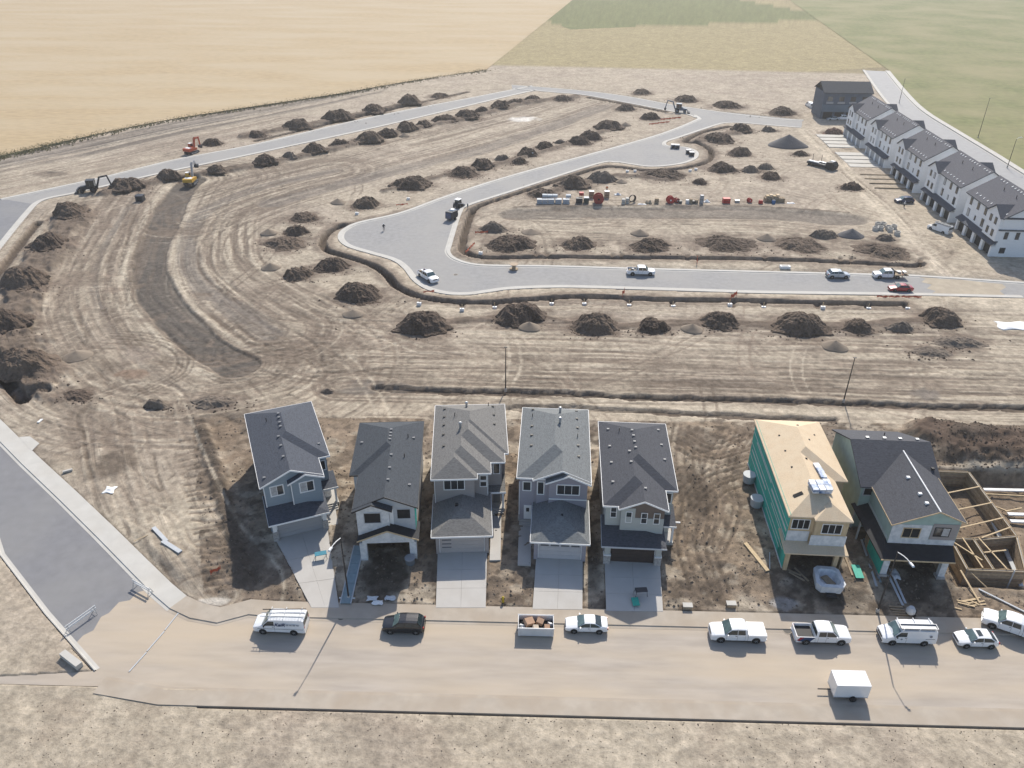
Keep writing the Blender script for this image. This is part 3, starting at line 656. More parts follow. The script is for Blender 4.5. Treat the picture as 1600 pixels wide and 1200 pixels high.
ROWS = {
 'below the lower trench of the cross street': [(620,708,530,490,'d'),(770,855,513,471,'d'),(807,847,522,500,'s'),(888,970,528,487,'d'),(990,1048,525,488,'d'),(1060,1100,525,504,'s'),(1090,1155,519,488,'d'),(1201,1290,531,489,'d'),(1310,1363,525,489,'d'),(1380,1428,522,490,'l'),(1428,1500,515,484,'d'),(1279,1323,554,531,'s'),(1419,1485,562,547,'l'),(1450,1532,548,534,'l')],
 'left of the curved trench': [(524,605,479,440,'d'),(534,572,500,484,'s'),(490,553,429,403,'d'),(441,495,441,413,'d'),(407,442,426,409,'s'),(409,485,394,373,'d'),(406,436,371,356,'s'),(442,485,371,353,'d'),(450,505,350,332,'d'),(515,543,322,310,'s'),(546,597,329,308,'d')],
 'above the bulb street': [(612,675,300,278,'d'),(693,752,280,261,'d'),(735,775,267,250,'d'),(771,798,253,241,'l'),(795,825,259,246,'d'),(806,842,247,231,'d'),(835,871,236,221,'d'),(865,886,226,216,'l'),(885,925,229,214,'d'),(903,942,221,205,'d'),(928,974,206,190,'d'),(967,987,199,191,'s'),(998,1032,189,176,'d'),(960,995,175,163,'d')],
 'below the far diagonal road': [(170,232,303,283,'d'),(245,286,286,264,'d'),(322,357,275,260,'d'),(395,437,262,245,'d'),(440,466,251,238,'l'),(474,515,244,226,'d'),(516,550,231,219,'d'),(552,602,227,209,'d'),(588,622,217,202,'d'),(622,642,216,207,'s'),(618,655,208,193,'d'),(650,676,201,190,'d'),(674,716,194,182,'d'),(711,753,189,175,'d'),(737,768,179,166,'d'),(765,797,173,161,'d'),(790,825,165,155,'d'),(816,848,160,150,'d'),(862,900,160,149,'d')],
 'above the far diagonal road': [(316,351,230,217,'d'),(387,420,217,205,'d'),(440,490,205,188,'d'),(505,556,192,174,'d'),(564,607,180,166,'d'),(620,662,167,151,'d'),(670,706,155,146,'d')],
 'beside the left side road': [(85,147,349,310,'d'),(46,112,400,354,'d'),(3,88,462,407,'d'),(-22,60,531,473,'d'),(-6,102,606,542,'d'),(97,150,630,612,'d'),(228,270,641,624,'l'),(303,382,642,624,'l'),(100,149,569,548,'s')],
 'in the block above the cross street': [(756,840,398,370,'d'),(872,933,394,371,'d'),(980,1053,398,375,'d'),(1085,1180,398,376,'d'),(1203,1292,399,379,'d'),(1330,1420,409,385,'d'),(813,846,370,358,'s'),(983,1015,372,359,'s'),(1180,1213,380,366,'s'),(748,797,366,318,'l')],
 'in the block below the turning circle': [(820,875,313,297,'d'),(868,922,299,278,'d'),(912,966,288,264,'l'),(960,981,289,281,'s'),(1000,1073,285,266,'d'),(1080,1107,291,278,'d')],
 'right of the turning circle': [(1102,1151,273,251,'d'),(1090,1150,227,208,'d'),(1133,1176,247,228,'d'),(1140,1176,210,195,'d'),(1155,1189,272,253,'l'),(1180,1211,267,252,'l'),(1185,1222,284,264,'d'),(1187,1215,208,197,'l'),(1237,1263,246,231,'d'),(1310,1347,300,282,'d')],
 'above the far cross road': [(1050,1093,162,149,'d'),(1112,1162,172,158,'d'),(1196,1247,183,167,'d'),(985,1020,150,140,'d')],
}
sd_ = 1
for row, items in ROWS.items():
    cnt = {}
    order = sorted(items, key=lambda it: it[0]+it[1]) if 'left side' not in row else items
    for it in order:
        k = it[4]; cnt[k] = cnt.get(k, 0)+1; o_ = ORD[cnt[k]-1]
        where = 'from the left' if 'left side' not in row else 'from the top'
        nm = {'d': 'dark lumpy soil mound', 's': 'smooth pale sand heap', 'l': 'brown low clay mound'}[k]
        mound(*it, f'{o_} {nm} {where} {row}', 'soil mounds '+row if k != 's' else 'sand heaps', sd_*13+5); sd_ += 1
mound(1196,1262,235,208,'g','large smooth blue-grey gravel heap right of the turning circle', None, 901)
mound(1283,1321,213,201,'r','low reddish clay heap beside the concrete pads of the townhouses', None, 902)
mound(500,526,618,603,'l','small brown clump of turned soil behind the second house from the left', None, 903)
mound(1305,1351,376,352,'g','grey heap of broken rubble left of the concrete rings', None, 904)
mound(1363,1398,379,367,'l','small heap of brush below the concrete rings', None, 905)
mound(1264,1310,376,361,'l','low brown clay heap left of the grey rubble heap', None, 906)
# ================================================================== near houses
def roofmat(name, c): return mat(name, c, 0.9, 0.34, 2.4, 0.02, var2=0.5, scale2=0.9, tint=tuple(v*1.3 for v in c), stretch=(1.4,1.4,11), bscale=14)
RF_char = roofmat('shingle_charcoal', (0.066,0.074,0.092)); RF_black = roofmat('shingle_black', (0.054,0.062,0.073))
RF_grey = roofmat('shingle_grey', (0.165,0.16,0.152)); RF_lgrey = roofmat('shingle_light_grey', (0.155,0.165,0.168)); RF_tar = mat('roof_underlay', (0.022,0.023,0.027), 0.75, 0.2, 2)
RF_plum = roofmat('shingle_plum', (0.066,0.069,0.080)); RF_town = roofmat('shingle_blue_grey', (0.088,0.090,0.106))
SID = lambda n, c: mat(n, c, 0.75, 0.06, 2.0, 0.0, stretch=(0.4,0.4,7), var2=0.2, scale2=0.4, tint=tuple(v*0.85 for v in c))
S_blue = SID('siding_slate_blue', (0.26,0.315,0.36)); S_taupe = SID('siding_taupe', (0.33,0.30,0.29)); S_lilac = SID('siding_grey_lilac', (0.30,0.29,0.33))
S_sage = SID('siding_pale_sage', (0.42,0.44,0.42)); S_grey = SID('siding_grey', (0.33,0.335,0.35)); S_brown = SID('siding_brown', (0.16,0.125,0.105)); S_white = SID('siding_white', (0.78,0.79,0.80)); S_dkgrey = SID('siding_dark_grey', (0.10,0.11,0.125))
M_white = mat('white_trim', (0.80,0.80,0.79), 0.55, 0.03, 1.5); M_trimg = mat('grey_trim', (0.45,0.47,0.49), 0.6, 0.05, 2)
M_glass = mat('window_glass', (0.03,0.035,0.04), 0.06, 0.3, 0.8, spec=0.6); M_blind = mat('blind', (0.42,0.42,0.42), 0.5, 0.25, 3)
M_dark = mat('dark_interior', (0.02,0.02,0.022), 0.9, 0.3, 1)
M_stone = mat('stone_veneer', (0.36,0.35,0.34), 0.9, 0.3, 5, 0.02)
M_osb = mat('osb_sheathing', (0.60,0.47,0.32), 0.85, 0.10, 7.0, 0.0, var2=0.5, scale2=0.8, tint=(0.65,0.54,0.39))
M_zip = mat('green_sheathing', (0.025,0.36,0.285), 0.6, 0.14, 1.5); M_tape = mat('seam_tape', (0.48,0.55,0.53), 0.5, 0.1, 2)
M_wrap = mat('house_wrap', (0.66,0.67,0.68), 0.55, 0.10, 0.9, 0.02, var2=0.6, scale2=2.2, tint=(0.42,0.45,0.48)); M_mint = mat('mint_wrap', (0.36,0.47,0.43), 0.7, 0.10, 1.0, var2=0.3, scale2=0.7, tint=(0.25,0.36,0.32))
M_lumber = mat('lumber', (0.52,0.40,0.25), 0.85, 0.15, 3, stretch=(1,1,0.3)); M_lumber_g = mat('weathered_lumber', (0.30,0.235,0.165), 0.9, 0.25, 2.5, var2=0.4, scale2=1, tint=(0.40,0.32,0.22))
M_form = mat('formwork', (0.42,0.32,0.215), 0.9, 0.22, 2.5, var2=0.4, scale2=1, tint=(0.34,0.25,0.165)); M_lumber_d = mat('dark_formwork', (0.29,0.215,0.145), 0.9, 0.25, 2.5)
M_metal = mat('galvanised', (0.42,0.43,0.44), 0.45, 0.1, 3, metal=0.6); M_blk = mat('black_metal', (0.02,0.02,0.022), 0.5, 0.1, 3)
M_vent = mat('vent_metal', (0.17,0.175,0.185), 0.55, 0.1, 3)
M_found = mat('foundation_concrete', (0.34,0.33,0.31), 0.9, 0.1, 1.5)

HG = 0.6                                   # house pads stand this much above the street
EUP, DY = 1.3, 1.75                        # upper storeys stand tall; garages sit partly under them
LOW = {'garage_roof','garage_wall','garage_door','pillar','stone_pillar','pillar_cap','pillar_base','garage_pillar','garage_gable','porch_roof','porch_post','porch_floor','porch_column','step','number_plate','side_canopy','header','post','garage_vent','garage_sheathing'}
STRETCH = {'corner_trim','belt_trim','wrap_corner','sheathing_strip','bay_cladding'}
class House:
    def __init__(s, name, label, eave_px, zeave, ang, pitch=0.44, eup=EUP, dy=DY):
        s.eup, s.dy = eup, dy; zeave += eup; x, y = W(eave_px[0], eave_px[1], zeave+HG); s.ze = zeave; s.p = pitch
        s.root = thing(name, label, 'house', (x, y, HG), R(ang)); s.pr = []; s.root.scale = (0.982, 0.982, 1.0)
    def prism(s, x0, x1, y0, y1, front='hip', back='gable', ze=None, rx=None, pitch=None):
        s.pr.append(dict(x0=x0, x1=x1, y0=y0, y1=y1, front=front, back=back, ze=ze or s.ze, rx=rx or (x0+x1)/2, p=pitch or s.p)); return s
    def zroof(s, x, y):
        best = 0
        for q in s.pr:
            if q['x0'] <= x <= q['x1'] and q['y0'] <= y <= q['y1']:
                zz = min(q['ze']+q['p']*(x-q['x0']), q['ze']+q['p']*(q['x1']-x))
                if q['front'] == 'hip': zz = min(zz, q['ze']+q['p']*(y-q['y0']))
                if q['back'] == 'hip': zz = min(zz, q['ze']+q['p']*(q['y1']-y))
                best = max(best, zz)
        return best
    def roof(s, m, fascia=None, fh=0.2, th=0.17):
        mb = MB(); fa = MB()
        for i, q in enumerate(s.pr):
            o = -0.005*i; x0, x1, y0, y1, rx, p, ze = q['x0'], q['x1'], q['y0'], q['y1'], q['rx'], q['p'], q['ze']+o
            zr = ze+p*(rx-x0); fy = y0+(rx-x0) if q['front'] == 'hip' else y0; by = y1-(rx-x0) if q['back'] == 'hip' else y1
            zl, zR = ze, max(ze, zr-p*(x1-rx)) if abs(rx-(x0+x1)/2) > 0.01 else ze
            mb.slab([(x0,y1,zl),(x0,y0,zl),(rx,fy,zr),(rx,by,zr)], th)
            mb.slab([(rx,by,zr),(rx,fy,zr),(x1,y0,zR),(x1,y1,zR)], th)
            if q['front'] == 'hip': mb.slab([(x0,y0,zl),(x1,y0,zR),(rx,fy,zr)], th)
            if q['back'] == 'hip': mb.slab([(x1,y1,zR),(x0,y1,zl),(rx,by,zr)], th)
            if fascia:
                def strip(a, b, n):
                    a, b, n = Vector(a), Vector(b), Vector(n)*(0.045-0.004*i)
                    fa.add([a+n+Vector((0,0,0.025)), b+n+Vector((0,0,0.025)), b+n-Vector((0,0,fh)), a+n-Vector((0,0,fh)), a-n*0.2+Vector((0,0,0.025)), b-n*0.2+Vector((0,0,0.025)), b-n*0.2-Vector((0,0,fh)), a-n*0.2-Vector((0,0,fh))],
                           [(0,1,2,3),(4,7,6,5),(0,4,5,1),(3,2,6,7),(0,3,7,4),(1,5,6,2)])
                strip((x0,y1,zl),(x0,y0,zl),(-1,0,0)); strip((x1,y0,zR),(x1,y1,zR),(1,0,0))
                if q['front'] == 'hip': strip((x0,y0,ze),(x1,y0,ze),(0,-1,0))
                else: strip((x0,y0,zl),(rx,y0,zr),(0,-1,0)); strip((rx,y0,zr),(x1,y0,zR),(0,-1,0))
                if q['back'] == 'hip': strip((x1,y1,zR),(x0,y1,zl),(0,1,0))
        r = mb.build('roof', m, s.root)
        if fascia: fa.build('fascia', fascia, r)
        s.roof_ob = r; return r
    def walls(s, m, specs, ov=0.42):
        """specs: (prism index, floor height) -> wall volume below that roof"""
        for i, z0 in specs:
            q = s.pr[i]; mb = MB(); p, ze = q['p'], q['ze']; xl, xr = q['x0']+ov, q['x1']-ov; f, b = q['y0']+ov, q['y1']-ov
            zR = ze+p*(q['rx']-q['x0'])-p*(q['x1']-q['rx'])
            if q['front'] == 'hip': mb.box(xl, xr, f, b, z0, ze+p*ov-0.2)
            else: mb.prism([(xl,z0),(xr,z0),(xr,max(ze,zR)+p*ov-0.2),(q['rx'],ze+p*(q['rx']-q['x0'])-0.2),(xl,ze+p*ov-0.2)], f, b)
            mb.build('wall', m, s.root)
    def fin(s):
        for o in s.root.children:
            k = o.name.split('.')[0]
            if k in LOW: o.location.y += s.dy
            elif k in STRETCH: o.scale.z = 1.22
    def box(s, name, m, *a, parent=None): return MB().box(*a).build(name, m, parent or s.root)
    def win(s, u, v, w, h, y, panes=2, fm=None, gm=None, face='front', fw=0.09, gms=None, rows=1):
        """window centred at (u, v) on a wall plane; face front = -y, left = -x, right = +x"""
        fm = fm or M_white; gm = gm or M_glass
        if v > 4.0: v += s.eup-0.15; h *= 1.14 if s.eup > 1 else 1.0
        if face == 'front': T = lambda a, n, c: (a, y-n, c)
        elif face == 'left': T = lambda a, n, c: (y-n, a, c)
        else: T = lambda a, n, c: (y+n, a, c)
        def bx(a0, a1, c0, c1, n0, n1):
            ps = [T(a, n, c) for n in (n0, n1) for c in (c0, c1) for a in (a0, a1)]
            return ps, [(0,1,3,2),(4,6,7,5),(0,4,5,1),(2,3,7,6),(0,2,6,4),(1,5,7,3)]
        mb = MB(); a0, a1, c0, c1 = u-w/2, u+w/2, v-h/2, v+h/2
        mb.add(*bx(a0-fw, a1+fw, c1, c1+fw, 0.0, 0.06)); mb.add(*bx(a0-fw, a1+fw, c0-fw, c0, 0.0, 0.075))
        mb.add(*bx(a0-fw, a0, c0, c1, 0.0, 0.06)); mb.add(*bx(a1, a1+fw, c0, c1, 0.0, 0.06))
        pw = w/panes
        for k in range(1, panes): mb.add(*bx(a0+k*pw-0.03, a0+k*pw+0.03, c0, c1, 0.0, 0.05))
        for k in range(1, rows): mb.add(*bx(a0, a1, c0+k*h/rows-0.03, c0+k*h/rows+0.03, 0.0, 0.05))
        f = mb.build('window', fm, s.root)
        for k in range(panes):
            MB().add(*bx(a0+k*pw+0.004, a0+(k+1)*pw-0.004, c0+0.004, c1-0.004, -0.02, 0.022)).build('pane', (gms[k] if gms else gm), f)
        return f
    def garage_door(s, x0, x1, y, z0, z1, m, wins=None, wm=None):
        d = s.box('garage_door', M_white, x0-0.1, x1+0.1, y, y+0.05, z0, z1+0.1)
        n = 4; ph = (z1-z0)/n
        for k in range(n):
            p = MB().box(x0, x1, y-0.035, y-0.003, z0+k*ph+0.012, z0+(k+1)*ph-0.012).build('panel', m, d)
        if wins:
            for (a, b, c, e) in wins: MB().box(a, b, y-0.05, y-0.036, c, e).build('pane', wm or M_glass, d)
        return d
    def vents(s, pts, m=None, tall=False):
        for (x, y) in pts:
            zz = s.zroof(x, y); mb = MB()
            if tall: mb.lathe([(0.16,-0.1),(0.16,0.75)], (x, y, zz), 'z', 10); mb.lathe([(0.24,0.72),(0.24,0.82),(0.10,0.92)], (x, y, zz), 'z', 10); mb.build('chimney_pipe', m or M_metal, s.root)
            else:
                mb.cbox((x, y, zz+0.12), (0.36, 0.32, 0.08), taper=0.9); mb.cbox((x, y, zz+0.03), (0.24, 0.24, 0.16)); mb.build('roof_vent', m or M_vent, s.root)
    def stacks(s, pts, h=0.55):
        for (x, y) in pts:
            zz = s.zroof(x, y); MB().lathe([(0.055,-0.1),(0.055,h)], (x, y, zz), 'z', 8).build('plumbing_stack', M_blk, s.root)
    def skirt(s, m, x0, x1, y0, yb, z0, p=0.32, hip_r=False, hip_l=False, fascia=None):
        D = yb-y0; zb = z0+p*D; k = min(D, (x1-x0)*0.49); xl = x0+(k if hip_l else 0); xr = x1-(k if hip_r else 0); mb = MB()
        zk = z0+p*k
        if hip_r and not hip_l:
            mb.slab([(x0,y0,z0),(x1,y0,z0),(x1-k,y0+k,zk),(x1-k,yb,zb) if D > k else (x1-k,y0+k,zk+1e-4),(x0,yb,zb)], 0.15); mb.slab([(x1,y0,z0),(x1,yb,z0),(x1-k,yb,zk),(x1-k,y0+k,zk)] if D > k+1e-3 else [(x1,y0,z0),(x1,yb,z0),(x1-k,yb,zk)], 0.15)
        else: mb.slab([(x0,y0,z0),(x1,y0,z0),(x1,yb,zb),(x0,yb,zb)], 0.15)
        r = mb.build('garage_roof', m, s.root)
        if fascia:
            f = MB().box(x0-0.03, x1+0.03, y0-0.05, y0-0.004, z0-0.2, z0+0.03); f.build('fascia', fascia, r)
            f2 = MB(); f2.add([(x0-0.04,y0,z0+.03),(x0-0.04,yb,zb+.03),(x0-0.04,yb,zb-.2),(x0-0.04,y0,z0-.2),(x0-0.004,y0,z0+.03),(x0-0.004,yb,zb+.03),(x0-0.004,yb,zb-.2),(x0-0.004,y0,z0-.2)], [(0,1,2,3),(4,7,6,5),(0,4,5,1),(3,2,6,7),(0,3,7,4),(1,5,6,2)]); f2.build('fascia', fascia, r)
        return r
DRIVES = []
def drive(label, pts_w, joints=3):
    """concrete driveway poured in bays; pts_w = front-left, front-right (street), back-right, back-left world points"""
    a, b, c, d = [Vector((p[0], p[1], zz)) for p, zz in zip(pts_w, (0.16, 0.16, HG+0.12, HG+0.12))]
    t = thing('driveway', label, 'driveway', (a.x, a.y, 0.0)); DRIVES.append([(p.x, p.y) for p in (a, b, c, d)])
    off = Vector((a.x, a.y, 0)); L = lambda u, s_: (a.lerp(d, u)).lerp(b.lerp(c, u), s_)-off
    for k in range(joints):
        u0, u1 = k/joints, (k+1)/joints; g = 0.0015
        for s0, s1 in ((0, 0.5), (0.5, 1)):
            MB().slab([L(u0+g, s0+g), L(u0+g, s1-g), L(u1-g, s1-g), L(u1-g, s0+g)], 0.5).build('bay', M_conc_new, t)
    return t
def loc2w(h, x, y, low=True):
    a = h.root.rotation_euler.z; l = h.root.location
    x, y = x*0.982, (y+(h.dy if low else 0))*0.982
    return (l.x+math.cos(a)*x-math.sin(a)*y, l.y+math.sin(a)*x+math.cos(a)*y)
kk = lambda x0, y0, w, Wd: (lambda a, b: (x0+a*w/Wd, y0+b*w/Wd))

# ---------------- house 1: slate blue, turned to the corner
h = House('house', 'slate-blue two-storey house with charcoal roof, leftmost of the near row, turned to the corner', (405,761.75), 6.0, 23.2)
h.prism(0,9.3,3.5,17.6,back='hip').prism(0,7.85,-0.25,7.6,'gable').prism(3.3,7.83,-0.75,3.0,'gable')
h.roof(RF_char, M_white); h.walls(S_blue, [(0,0),(1,0),(2,3.0)])
h.box('corner_trim', M_white, 0.40,0.52,0.12,0.24,3.0,6.0); h.box('corner_trim', M_white, 3.66,3.78,-0.40,-0.30,3.0,5.9)
h.win(2.0,5.0,1.45,1.15,0.165,2,gms=[M_blind,M_glass],fw=0.14); h.win(5.6,5.0,1.6,1.2,-0.335,2,gms=[M_blind,M_glass],fw=0.14)
h.win(8.2,4.6,0.8,1.2,3.92,1,fw=0.12)
h.skirt(RF_char, 0.2,7.7,-4.4,0.2,3.2,0.27,hip_r=True,fascia=M_white)
mb = MB(); mb.box(0.6,1.05,-3.5,0.1,0,3.1); mb.box(6.8,7.3,-3.5,0.1,0,3.1); mb.box(1.05,6.8,-3.3,0.1,2.75,3.1); mb.box(1.05,6.8,-0.3,0.1,0,2.75); mb.build('garage_wall', S_blue, h.root)
for x in (0.85,7.05):
    h.box('stone_pillar', M_stone, x-0.34,x+0.34,-3.75,-3.2,0,1.5); h.box('pillar', M_white, x-0.25,x+0.25,-3.68,-3.3,1.5,3.05)
h.garage_door(1.2,6.7,-3.34,0.15,2.65,S_grey)
h.box('door', M_white, 8.0,8.9,3.88,3.92,0.5,2.6)
pr = MB().slab([(7.6,0.6,3.0),(9.7,0.6,3.0),(9.7,3.6,3.6),(7.6,3.6,3.6)],0.18).build('porch_roof', RF_char, h.root); MB().box(7.6,9.75,0.54,0.6,2.78,3.04).build('fascia', M_white, pr)
h.box('porch_post', M_white, 9.2,9.45,0.8,1.05,0.5,2.85); h.box('porch_floor', M_conc_new, 7.5,9.6,0.6,3.9,0,0.5)
for k in range(3): h.box('step', M_conc_new, 7.9,9.3,0.6-0.3*(k+1),0.6-0.3*k,0,0.5-0.14*(k+1))
h.vents([(4.3,12.9),(4.25,11.9),(4.2,10.7),(4.15,9.7),(3.6,7.8),(3.6,5.6),(3.55,3.1),(0.8,1.2),(8.4,6.0)]); h.stacks([(2.6,12.8)])
dA = drive('concrete driveway of the slate-blue corner house, partly in its shadow', [W(487,951), W(530,951), loc2w(h,7.25,-3.3), loc2w(h,0.7,-3.3)])
walk1 = MB().slab([(*loc2w(h,7.3,-3.3),HG+0.13),(*loc2w(h,8.6,-3.3),HG+0.13),(*loc2w(h,8.9,-0.4),HG+0.13),(*loc2w(h,7.6,-0.4),HG+0.13)],0.3).build('front_walk', M_conc_new); tag(walk1,'short concrete walk beside the garage of the slate-blue corner house','walk')
h.fin()
# ---------------- house 2: black roof, still wrapped
k = kk(520,640,160,738)
h = House('house', 'unfinished house with black roof, pale wrapped front and open garage, second from left', k(135,740), 6.0, 4.5)
h.prism(-1.1,7.75,7.1,19,back='hip').prism(0,7.75,0.5,11.2,'gable').prism(0.0,4.7,-0.05,4.0,'gable')
h.roof(RF_black, M_blk, 0.16); h.walls(M_wrap, [(2,3.2)]); h.walls(M_trimg, [(0,0),(1,3.0)]); h.box('wall', M_trimg, 0.42,7.33,6.0,10.5,0,3.0)
h.box('sheathing_strip', M_zip, 7.33,7.36,0.9,2.6,3.0,6.0); h.box('wrap_corner', M_white, 4.3,4.75,0.83,0.915,3.2,5.6); h.box('window_recess', M_lumber, 0.5,7.2,0.83,0.91,2.9,3.5)
h.win(2.3,4.9,1.9,1.25,0.365,1,fm=M_trimg,gm=M_dark,fw=0.1); h.win(6.0,4.95,1.55,1.2,0.915,1,fm=M_trimg,gm=M_dark,fw=0.1)
gp = MB(); xm = 4.03
gp.slab([(0.3,0.92,3.35),(0.3,-2.4,3.35),(xm,-2.4,4.85),(xm,0.92,4.85)],0.16); gp.slab([(xm,0.92,4.85),(xm,-2.4,4.85),(7.75,-2.4,3.35),(7.75,0.92,3.35)],0.16)
g = gp.build('garage_roof', RF_tar, h.root); fb = MB()
for a, b in (((0.3,3.37),(xm,4.87)),((xm,4.87),(7.75,3.37))): fb.add([(a[0],-2.45,a[1]),(b[0],-2.45,b[1]),(b[0],-2.45,b[1]-0.2),(a[0],-2.45,a[1]-0.2),(a[0],-2.405,a[1]),(b[0],-2.405,b[1]),(b[0],-2.405,b[1]-0.2),(a[0],-2.405,a[1]-0.2)],[(0,1,2,3),(4,7,6,5),(0,4,5,1),(3,2,6,7),(0,3,7,4),(1,5,6,2)])
fb.build('bargeboard', M_lumber, g)
MB().prism([(0.9,2.75),(7.15,2.75),(7.15,3.45),(xm,4.66),(0.9,3.45)],-2.1,-1.95).build('garage_gable', M_wrap, h.root)
for x in (0.95,6.95): h.box('garage_pillar', M_wrap, x-0.42,x+0.42,-2.08,-1.5,0,2.75)
mb = MB(); mb.box(0.55,0.7,-1.5,4.2,0,3.0); mb.box(7.2,7.35,-1.5,4.2,0,3.0); mb.box(0.7,7.2,4.0,4.2,0,3.0); mb.build('garage_wall', M_lumber_g, h.root)
h.vents([(3.7,14.4),(3.7,13.6),(3.7,12.9),(3.7,12.2),(4.1,9.0),(4.1,6.3),(4.1,3.9),(-0.2,13.6),(6.6,14.2),(6.6,4.2)]); h.stacks([(5.9,14),(5.7,9.5)])
h.fin()
# ---------------- house 3: taupe, grey roof stepping back on the right
k = kk(650,620,160,738)
h = House('house', 'taupe house with mid-grey roof stepped back three times on its right side', k(105,598), 6.0, 4.2)
h.prism(0,9.95,5.2,17.2,back='hip').prism(0,9.45,3.3,12).prism(0,7.6,1.05,10).prism(0,5.87,0.0,9)
h.roof(RF_grey, M_white); h.walls(S_taupe, [(0,0),(1,0),(2,0),(3,0)])
h.win(2.9,5.0,2.5,1.25,0.415,3,fw=0.10); h.win(6.6,5.15,0.75,0.55,1.465,1,fw=0.1); h.win(6.6,4.2,0.75,0.6,1.465,1,fw=0.1); h.win(8.35,4.9,0.75,1.35,3.715,1,fw=0.1)
h.box('corner_trim', M_white, 0.38,0.47,0.37,0.46,0,5.9); h.box('corner_trim', M_white, 7.12,7.21,1.42,1.51,3,5.9)
q = House.__new__(House); q.root = h.root; q.ze = 3.2; q.p = 0.40; q.pr = []; q.prism(0.1,7.55,-7.7,0.6,'hip'); q.pr[0]['p'] = 0.38
r_ = q.roof(RF_grey, M_white); r_.name = 'garage_roof'
mb = MB(); mb.box(0.6,1.0,-7.2,0.4,0,3.1); mb.box(6.6,7.1,-7.2,0.4,0,3.1); mb.box(1.0,6.6,-7.0,0.4,2.7,3.1); mb.build('garage_wall', S_taupe, h.root)
h.garage_door(1.1,6.5,-7.06,0.15,2.6,mat('taupe_door',(0.42,0.385,0.37),0.6,0.04,1.5),[(1.35,2.5,z_,z_+0.16) for z_ in (0.95,1.5,2.1)],S_dkgrey)
pr = MB().slab([(7.1,0.7,3.15),(9.5,0.7,3.15),(9.5,3.8,3.7),(7.1,3.8,3.7)],0.18).build('porch_roof', RF_grey, h.root); MB().box(7.1,9.55,0.63,0.7,2.93,3.2).build('fascia', M_white, pr)
h.box('porch_post', M_white, 9.05,9.3,0.85,1.1,0.45,3.0); h.box('porch_floor', M_conc_new, 7.2,9.4,0.7,3.8,0,0.45); h.box('door', S_dkgrey, 7.9,8.85,3.68,3.72,0.45,2.6)
for kx in range(3): h.box('step', M_conc_new, 7.7,9.2,0.7-0.3*(kx+1),0.7-0.3*kx,0,0.45-0.13*(kx+1))
h.vents([(1.4,15.2),(1.4,13.2),(1.4,11.2),(1.4,8.9),(1.5,6.2),(8.2,15.4),(8.3,13.3),(8.3,11.0)], M_blk); h.vents([(4.5,15.2),(3.7,9.0)], M_metal, True); h.stacks([(7.6,16.0),(2.9,12.4)])
h.box('garage_vent', M_blk, 3.0,3.35,-3.4,-3.0,4.3,4.6)
drive('concrete driveway in front of the taupe house', [W(681,951), W(759,951), loc2w(h,6.9,-7.0), loc2w(h,0.75,-7.0)])
wk = MB().slab([(*loc2w(h,7.15,-8.6),HG+0.13),(*loc2w(h,8.5,-8.6),HG+0.13),(*loc2w(h,8.9,-0.4),HG+0.13),(*loc2w(h,7.6,-0.4),HG+0.13)],0.3).build('front_walk', M_conc_new); tag(wk,'concrete walk along the right side of the taupe house garage','walk')
h.fin()
# ---------------- house 4: lilac grey, pale grey roof
k = kk(790,620,160,738)
h = House('house', 'lilac-grey house with pale grey roof and tall white porch column', k(80,583), 6.0, -1.9)
h.prism(0,9.35,0,16.3,back='hip').prism(2.05,9.35,-0.4,6,'gable').prism(3.65,9.33,-0.95,3,'gable')
h.roof(RF_lgrey, M_white); h.walls(S_lilac, [(0,0),(1,0),(2,3.0)])
h.box('wall', S_lilac, 0.46,2.5,1.3,1.4,0,5.6)
h.win(6.5,5.0,2.7,1.2,-0.535,3,fw=0.13); h.win(3.05,4.7,0.7,1.6,0.015,1,fw=0.12); h.win(1.3,4.6,0.9,1.1,0.415,1,fw=0.12)
h.box('belt_trim', M_white, 4.1,8.9,-0.60,-0.54,3.75,3.87)
h.box('door', M_white, 0.95,1.95,0.36,0.417,0.5,2.7); h.box('pane', M_glass, 1.25,1.65,0.34,0.358,1.7,2.3)
h.box('porch_column', M_white, 0.25,0.55,-0.6,-0.3,0.4,5.7); h.box('porch_floor', M_conc_new, 0.2,2.2,-1.3,0.4,0,0.5)
for kx in range(4): h.box('step', M_conc_new, 0.4,2.0,-1.3-0.32*(kx+1),-1.3-0.32*kx,0,0.5-0.11*(kx+1))
q = House.__new__(House); q.root = h.root; q.ze = 3.2; q.p = 0.38; q.pr = []; q.prism(2.05,9.25,-8.8,-0.5,'hip')
r_ = q.roof(RF_lgrey, M_white); r_.name = 'garage_roof'; h.box('garage_vent', M_blk, 5.6,5.95,-5.3,-4.95,4.25,4.55)
mb = MB(); mb.box(2.5,3.0,-8.3,-0.5,0,3.1); mb.box(8.35,8.85,-8.3,-0.5,0,3.1); mb.box(3.0,8.35,-8.1,-0.5,2.7,3.1); mb.build('garage_wall', S_lilac, h.root)
h.garage_door(3.1,8.25,-8.16,0.15,2.6,mat('grey_door',(0.44,0.44,0.46),0.6,0.04,1.5),[(3.3+i*1.25,4.3+i*1.25,2.15,2.45) for i in range(4)],S_dkgrey)
h.vents([(1.5,14.8),(1.5,10.6),(1.55,8.4),(1.6,6.0),(7.6,14.8),(7.65,12.7),(7.7,10.5),(7.75,6.4),(7.8,4.0)], M_blk); h.vents([(5.3,13.2),(5.3,10.0)], M_metal, True); h.stacks([(1.5,13.0),(7.7,8.4)])
drive('concrete driveway in front of the lilac-grey house', [W(832,953), W(910,954), loc2w(h,8.55,-8.1), loc2w(h,2.8,-8.1)])
